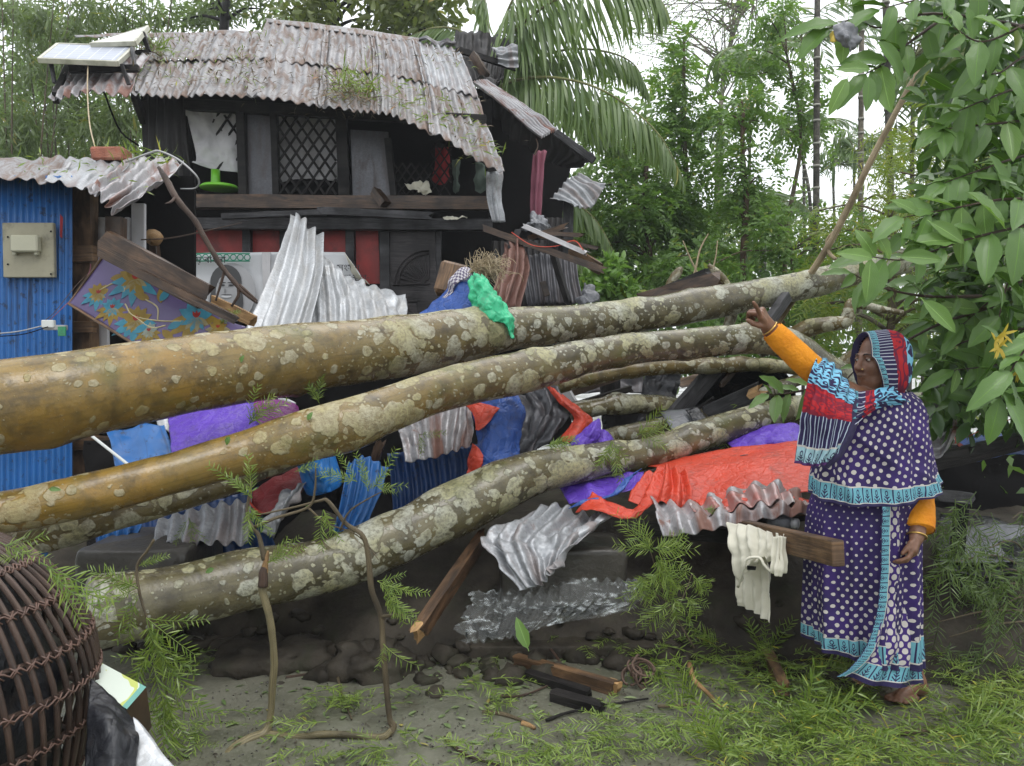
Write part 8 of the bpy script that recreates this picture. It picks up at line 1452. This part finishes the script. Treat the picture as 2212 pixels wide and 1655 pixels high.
# loose wood on the ground
def gplank(a, b_, wd, th, mat, label, lift=.0, name='plank', **k):
    pa, pb = G(*a), G(*b_); pa[2] += wd / 2 + lift; pb[2] += wd / 2 + lift; return obj(name, MB().plank(pa, pb, wd, th, (0, 0, 1), rough=k.pop('rough', .03)), mat, smooth=False, label=label, cat='plank', group='broken planks on the yard floor')
gplank((1118, 1440), (1327, 1500), .055, .05, M['mid_wood'], 'reddish brown plank with a pale broken end on the yard floor'); gplank((1142, 1468), (1266, 1508), .04, .05, M['black_wood'], 'charred black plank in front of the reddish one'); gplank((1196, 1512), (1297, 1540), .04, .06, M['black_wood'], 'short black block nearest the viewer'); gplank((1640, 1395), (1692, 1510), .05, .05, M['mid_wood'], 'brown post half buried in the foliage', .02)
obj('snapped_end', MB().plank(G(1318, 1494) + [0, 0, .03], G(1334, 1500) + [0, 0, .03], .045, .04, rough=.02), M['raw_wood'], smooth=False, label='pale torn end of the reddish brown plank', cat='wood chip')
def gstick(pts, r0, mat, label):
    pts = [tuple(G(u, v) + np.array([0, 0, .012 + (q[0] if q else 0)])) for u, v, *q in pts]; P = spl(np.array(pts), 24); obj('broken_stick', MB().tube(P, np.linspace(r0, r0 * .6, 24), 8, irr=.12), mat, label=label, cat='stick', group='broken sticks on the yard floor')
gstick([(1042, 1545), (1080, 1548), (1120, 1560), (1153, 1578)], .010, M['twig'], 'curved broken stick with a pale peeled tip'); gstick([(1128, 1568), (1145, 1574), (1155, 1580)], .011, M['raw_wood'], 'pale peeled tip of the curved stick')
gstick([(1489, 1468, .06), (1500, 1490, .03), (1530, 1515, .02), (1557, 1535)], .012, M['raw_wood'], 'orange peeled stick right of the rope tangle'); gstick([(1421, 1532), (1470, 1530), (1529, 1525)], .008, M['twig'], 'dark twig left of the orange stick'); gstick([(618, 1470), (680, 1458), (736, 1430)], .008, M['brown_twig'], 'straight brown stick left of the forked branch'); gstick([(730, 1480, .02), (740, 1520, .02), (760, 1560)], .006, M['twig'], 'thin crooked twig between the limbs of the forked branch'); gstick([(1180, 1562), (1230, 1545), (1320, 1528), (1400, 1515)], .007, M['black_wood'], 'long black twig in front of the planks'); gstick([(1080, 1510), (1130, 1508), (1200, 1480)], .006, M['brown_twig'], 'small brown twig behind the curved stick'); gstick([(1210, 1370), (1270, 1385), (1370, 1400), (1390, 1402)], .008, M['brown_twig'], 'brown twig lying in front of the plastic film'); gstick([(900, 1340), (950, 1345), (1010, 1338)], .005, M['brown_twig'], 'thin twig under the leaning plank tip'); gstick([(1210, 1450, .03), (1180, 1400, .05), (1290, 1395, .02)], .006, M['brown_twig'], 'bowed twig over the foliage near the planks'); gstick([(1940, 1590), (2060, 1580), (2200, 1570)], .010, M['twig'], 'long twig lying in the lower right bed'); gstick([(960, 1600), (1010, 1640), (1080, 1660)], .007, M['brown_twig'], 'reddish twig at the bottom edge'); gstick([(1500, 1345, .1), (1560, 1380, .06), (1640, 1420, .03), (1660, 1440)], .005, M['twig'], 'long thin twig slanting down below the shirt')
b = MB()
for k in range(7):
    c = G(1375, 1480) + np.array([random.gauss(0, .02), random.gauss(0, .02), .02 + .012 * k]); rr = random.uniform(.03, .06); a0 = random.uniform(0, 6); n = nrm(rng.normal(0, .6, 3) + np.array([0, -.3, 1])); X = nrm(np.cross(n, [1, .3, 0])); Y = np.cross(n, X); b.tube([c + X * rr * math.cos(t + a0) * random.uniform(.95, 1.05) + Y * rr * math.sin(t + a0) for t in np.linspace(0, 6.0, 26)], .0055, 6)
obj('rope_tangle', b, M['rope'], label='tangle of brown rope on the yard floor', cat='rope')
def wad(u, v, r, mat, label, name, d=None, seed=0, fl=.7):
    p = G(u, v) if d is None else W(u, v, d); th = np.linspace(0, math.pi, 14); ph = np.linspace(0, 2 * math.pi, 24, endpoint=False); q = np.array([[(math.sin(t) * math.cos(a), math.sin(t) * math.sin(a), math.cos(t) * fl) for a in ph] for t in th]) * r; q = q * (1 + .4 * fbm(q / r * 2.2 + seed, seed, 3)[..., None]); obj(name, MB().grid(q + p + np.array([0, 0, r * .5]), None, 0, closeu=True), mat, label=label, cat='scrap')
wad(1413, 1318, .028, M['bluepl'], 'small blue plastic wad below the feathery plant', 'plastic_wad'); wad(1742, 1398, .03, M['bluepl'], 'blue plastic wad at the sari hem', 'plastic_wad', seed=3); wad(1655, 1390, .06, m_plain('dull_green_cloth', (.04, .10, .075), .7, 0, .3, 12, .2), 'dull green rag in the foliage below the shirt', 'green_rag', seed=5, fl=.5); wad(1668, 1398, .018, M['cloth_white'], 'white paper wad on the green rag', 'paper_wad', seed=6)
bleaf(G(1120, 1385) + np.array([0, 0, .02]), (.1, -.25, .95), (.2, -1, .1), .13, 6, None) if 0 else None
o = bpy.data.objects.new('fallen_big_leaf', BL[6]); C.objects.link(o); p = W(1140, 1400, 3.12); d = nrm(np.array([-.35, .1, .9])); s = nrm(np.cross(np.array([0, -1, .2]), d)); n = np.cross(d, s); o.matrix_world = Matrix([[d[i] * .13, s[i] * .13, n[i] * .13, p[i]] for i in range(3)] + [[0, 0, 0, 1]]); tag(o, 'single large yellow green leaf standing in front of the plastic film', 'leaf')
for k, (u, v, r, l) in enumerate(((1160, 1505, .4, 'dark green'), (640, 1520, 1.2, 'pale green'), (560, 1515, 2.2, 'green'))): pass
# leaves stuck on the trunks, litter on the roofs
fo = Fol()
def on_net(net, n, t0=0, t1=1, s0=0, s1=1, lift=.03):
    A = np.array([[W(*p) for p in r] for r in net], float); Pn = spl(A, 41); Pn = np.swapaxes(spl(np.swapaxes(Pn, 0, 1), 41), 0, 1); a = rng.uniform(t0 * 40, t1 * 40, n).astype(int).clip(0, 40); b_ = rng.uniform(s0 * 40, s1 * 40, n).astype(int).clip(0, 40); return Pn[a, b_] + rng.normal(0, .02, (n, 3)) + np.array([0, -.4, 1]) * lift
gl = Fol()
for net in (RL, RR):
    cl = on_net(net, 42, .12, .97)
    for c in cl:
        m = random.randint(6, 26); P = c + rng.normal(0, 1, (m, 3)) * np.array([.10, .10, .05]); (fo if random.random() < .72 else gl).leaves(P, rng.normal(0, 1, (m, 3)) * np.array([1, .6, .45]), np.array([0, -.5, 1.]) + rng.normal(0, .3, (m, 3)), rng.uniform(.05, .12, m), .012, 'q')
P = on_net(RR, 260, .66, .8, .34, .48, .06) ; gl.leaves(P + rng.normal(0, .06, P.shape), rdir(260, -.2), rdir(260), rng.uniform(.08, .2, 260), .013, 'q')
P = on_net(RR, 300, .55, .95, .28, .5, .04); fo.leaves(P + rng.normal(0, .05, P.shape), rdir(300, 0), rdir(300), rng.uniform(.06, .16, 300), .010, 'q')
P = on_net(RL, 120, .25, .5, 0, .14, .05); fo.leaves(P + rng.normal(0, .05, P.shape), rdir(120, 0), rdir(120), rng.uniform(.06, .14, 120), .010, 'q'); P = on_net(RL, 70, .35, .45, .06, .16, .08); gl.leaves(P, rdir(70, -.2), rdir(70), rng.uniform(.1, .2, 70), .014, 'q')
for s0 in (.62, .72, .83, .93): P = on_net(RR, 40, .5, .95, s0, s0 + .05, .03); gl.leaves(P, rdir(40, .1) * np.array([1, 1, .5]), rdir(40, -1), rng.uniform(.06, .13, 40), .014, 'q')
P = on_net(SR, 60, .1, .9, .2, .95, .03); gl.leaves(P, rdir(60, 0), rdir(60, -1), rng.uniform(.04, .1, 60), .012, 'q'); P = on_net(SR, 90, 0, .12, .55, .95, .05); gl.leaves(P, rdir(90, -.3), rdir(90), rng.uniform(.08, .16, 90), .012, 'q')
fo.obj('roof_litter', m_leaf('dead_brown_leaf', (.10, .07, .045), (.20, .155, .10), .7, .1), kind='stuff', label='brown dead leaves and twigs on the tin roofs'); gl.obj('green_roof_litter', LG['sprig'], kind='stuff', label='green blown leaves on the tin roofs')
obj('roof_stick', MB().tube(*path([(107, 425, 4.35, 4), (130, 420, 4.5, 4), (150, 412, 4.8, 4), (170, 395, 4.9, 2.5)], 14), 7) if 0 else MB().tube(path([(108, 370, 4.9, 4), (140, 366, 4.9, 4), (152, 353, 5.0, 4)], 14)[0], .010, 7), M['cable'], label='short grey stick lying on the shed roof', cat='stick')
# individual leaves resting on the trunks
for k, (u, v, d, l) in enumerate(((518, 784, 3.52, 'on the topmost trunk'), (664, 907, 3.42, 'on the ochre trunk near its bend'), (106, 1057, 2.92, 'on the ochre trunk at the left'), (462, 1228, 3.2, 'on the lowest trunk'), (496, 943, 3.3, 'at the upper edge of the ochre trunk'), (670, 1085, 3.8, 'on the blue drum'))):
    o = bpy.data.objects.new('stray_leaf', BL[k % 6]); C.objects.link(o); p = W(u, v, d - .03); a = random.uniform(0, 6.28); dr = np.array([math.cos(a), -.12, math.sin(a)]); s = nrm(np.cross(np.array([0, -1, .45]), dr)); dr = nrm(dr); n = np.cross(dr, s); o.matrix_world = Matrix([[dr[i] * .04, s[i] * .055, n[i] * .04, p[i]] for i in range(3)] + [[0, 0, 0, 1]]); tag(o, 'small green leaf stuck ' + l, 'leaf', 'leaves stuck on the trunks')

# ---------------------------------------------------------------- cane basket at the lower left
BC = np.array([-1.655, 2.16, 0.0]); BK = thing('cane_basket', BC, 'big dark cane basket with bound hoops and black plastic inside', 'basket')
prof = spl(np.array([(.02, 1.02), (.14, .99), (.27, .90), (.37, .78), (.435, .63), (.445, .50), (.425, .36), (.385, .20), (.345, .05), (.33, 0)]) * np.array([.94, .95]), 60)
def bpt(t, a, off=0): 
    q = spl_at(prof, t); return BC + np.array([math.cos(a) * (q[0] + off), math.sin(a) * (q[0] + off), q[1]])
def spl_at(P, t): i = min(int(t * (len(P) - 1)), len(P) - 2); f = t * (len(P) - 1) - i; return P[i] * (1 - f) + P[i + 1] * f
NR = 58
for k in range(NR):
    a = 2 * math.pi * k / NR + random.uniform(-.012, .012); tw = .35; P = np.array([bpt(.05 + .95 * t, a + tw * (t - .5)) for t in np.linspace(0, 1, 34)]); obj('cane_rib', MB().tube(P, .0085, 7, irr=.12, seed=k), M['rattan'], BK)
tie = MB(); hoops = (.12, .22, .32, .42, .52, .63, .74, .86, .97)
for i, t in enumerate(hoops):
    P = np.array([bpt(t, a, -.012) for a in np.linspace(0, 2 * math.pi, 70)]); obj('cane_hoop', MB().tube(P, .0075, 6, cap=False), M['rattan'], BK)
    P = np.array([bpt(t + .006 * math.sin(a * 58), a, .010) for a in np.linspace(0, 2 * math.pi, 185)]); tie.tube(P, .0032, 5, cap=False)
    for k in range(NR):
        a = 2 * math.pi * k / NR + .35 * ((t - .05) / .95 - .5); c = bpt(t, a, .008); ta = np.array([-math.sin(a), math.cos(a), 0]); up = nrm(bpt(min(t + .02, 1), a) - bpt(max(t - .02, 0), a))
        for sg in (-1, 1): tie.tube([c - ta * .013 - up * sg * .013, c + np.array([math.cos(a), math.sin(a), 0]) * .004, c + ta * .013 + up * sg * .013], .0026, 5)
o = obj('binding', tie, M['tie'], BK); o['kind'] = 'stuff'
Q = np.array([[BC + np.array([math.cos(a) * spl_at(prof, t)[0] * .78, math.sin(a) * spl_at(prof, t)[0] * .78, spl_at(prof, t)[1] * .93]) for a in np.linspace(0, 2 * math.pi, 60, endpoint=False)] for t in np.linspace(.0, .8, 40)]); Q = Q + .05 * fbm(Q * 6, 3, 3)[..., None] * nrm(Q - BC - np.array([0, 0, .5]))
obj('plastic_bag', MB().grid(Q, None, 0, closeu=True), M['black_plastic'], label='crumpled black plastic bag inside the cane basket', cat='plastic bag')
pt = NT('patterned_cotton'); d_ = pt.vor(pt.co('Object', (1, 1, 1)), 16); patm = pt.fin(pt.mix(pt.math('LESS_THAN', pt.math('FRACT', pt.math('MULTIPLY', d_, 3.0)), .35), (.46, .45, .36), (.22, .26, .22)), .8)
b = MB(); Q = np.array([[bpt(t, a, -.035 - .02 * math.sin(a * 5)) for a in np.linspace(-1.75, -.35, 30)] for t in np.linspace(.80, 1.0, 14)]); Q = Q + .02 * fbm(Q * 9, 3, 3)[..., None]; b.grid(Q); obj('patterned_cloth', b, patm, label='pale patterned cloth seen through the basket bars', cat='cloth')
ct = thing('carton', W(265, 1500, 2.25), 'white and green printed carton lying beside the basket', 'carton'); cm = NT('carton_print'); uvx, uvy, _ = cm.sep(cm.co('UV')); c = cm.mix(cm.math('GREATER_THAN', cm.noise(cm.co('UV'), 7, 2), .52), (.62, .68, .60), (.50, .56, .16)); c = cm.mix(cm.math('GREATER_THAN', uvx, .19), c, (.16, .38, .33)); cm.fin(c, .35)
A_ = [(212, 1428, 2.42), (316, 1484, 2.32), (274, 1532, 2.16), (204, 1486, 2.24)]; Pc = np.array([W(*p) for p in A_]); b = MB(); b.add(Pc, [(3, 2, 1, 0)], [(0, .1), (.22, .1), (.22, 0), (0, 0)]); lo = Pc + np.array([.0, .03, -.14]); b.add(np.concatenate([Pc, lo]), [(0, 1, 5, 4), (1, 2, 6, 5), (2, 3, 7, 6), (3, 0, 4, 7), (4, 5, 6, 7)], None, 1); obj('carton_box', b, [cm.mat, M['brown_wood']], ct, smooth=False)
sheet([[(196, 1470, 2.2), (245, 1500, 2.16), (290, 1555, 2.12)], [(188, 1550, 2.06), (245, 1580, 2.0), (302, 1600, 2.05)], [(180, 1700, 1.96), (240, 1700, 1.92), (290, 1700, 1.98)]], M['black_plastic'], 'glossy black plastic sheet below the carton', None, 34, 34, ((.014, 4), (.004, 16)), 121, 'black_plastic', 'plastic sheet')
sheet([[(288, 1548, 2.12), (300, 1556, 2.12), (312, 1570, 2.12)], [(294, 1610, 2.06), (330, 1615, 2.06), (356, 1628, 2.06)], [(284, 1700, 1.98), (340, 1700, 1.98), (410, 1700, 1.98)]], M['white_sheet'], 'smooth pale grey sheet beside the black plastic at the bottom edge', None, 20, 20, ((.012, 4),), 122, 'pale_sheet', 'sheet')
SB = thing('leafy_sprig', W(70, 1240, 1.9), 'pair of feathery sprigs resting on the cane basket', 'sprig')
for (u, v, a, s) in ((100, 1215, -.5, .75), (105, 1220, -.9, .7), (110, 1225, -.35, .7), (112, 1228, -1.2, .65), (20, 1180, -.3, .5), (10, 1175, -.9, .5), (70, 1195, 2.9, .4)): leafspray(u, v, 1.86, 1, s, SB, a)
# ---------------------------------------------------------------- damp air
hz = NT('damp_air'); hz.n.remove(hz.b); pv = hz.new('ShaderNodeVolumePrincipled'); pv.inputs['Color'].default_value = (.93, .96, 1, 1); pv.inputs['Density'].default_value = .0020; pv.inputs['Anisotropy'].default_value = .2
hz.l.new(pv.outputs[0], hz.n['Material Output'].inputs['Volume'])
b = MB().box((0, 13, 3.5), (90, 60, 15.0)); o = obj('haze', b, hz.mat, smooth=False, kind='stuff')
print('LEAVES', nleaf[0], 'TRIS', sum(len(m.polygons) * 2 for m in bpy.data.meshes))
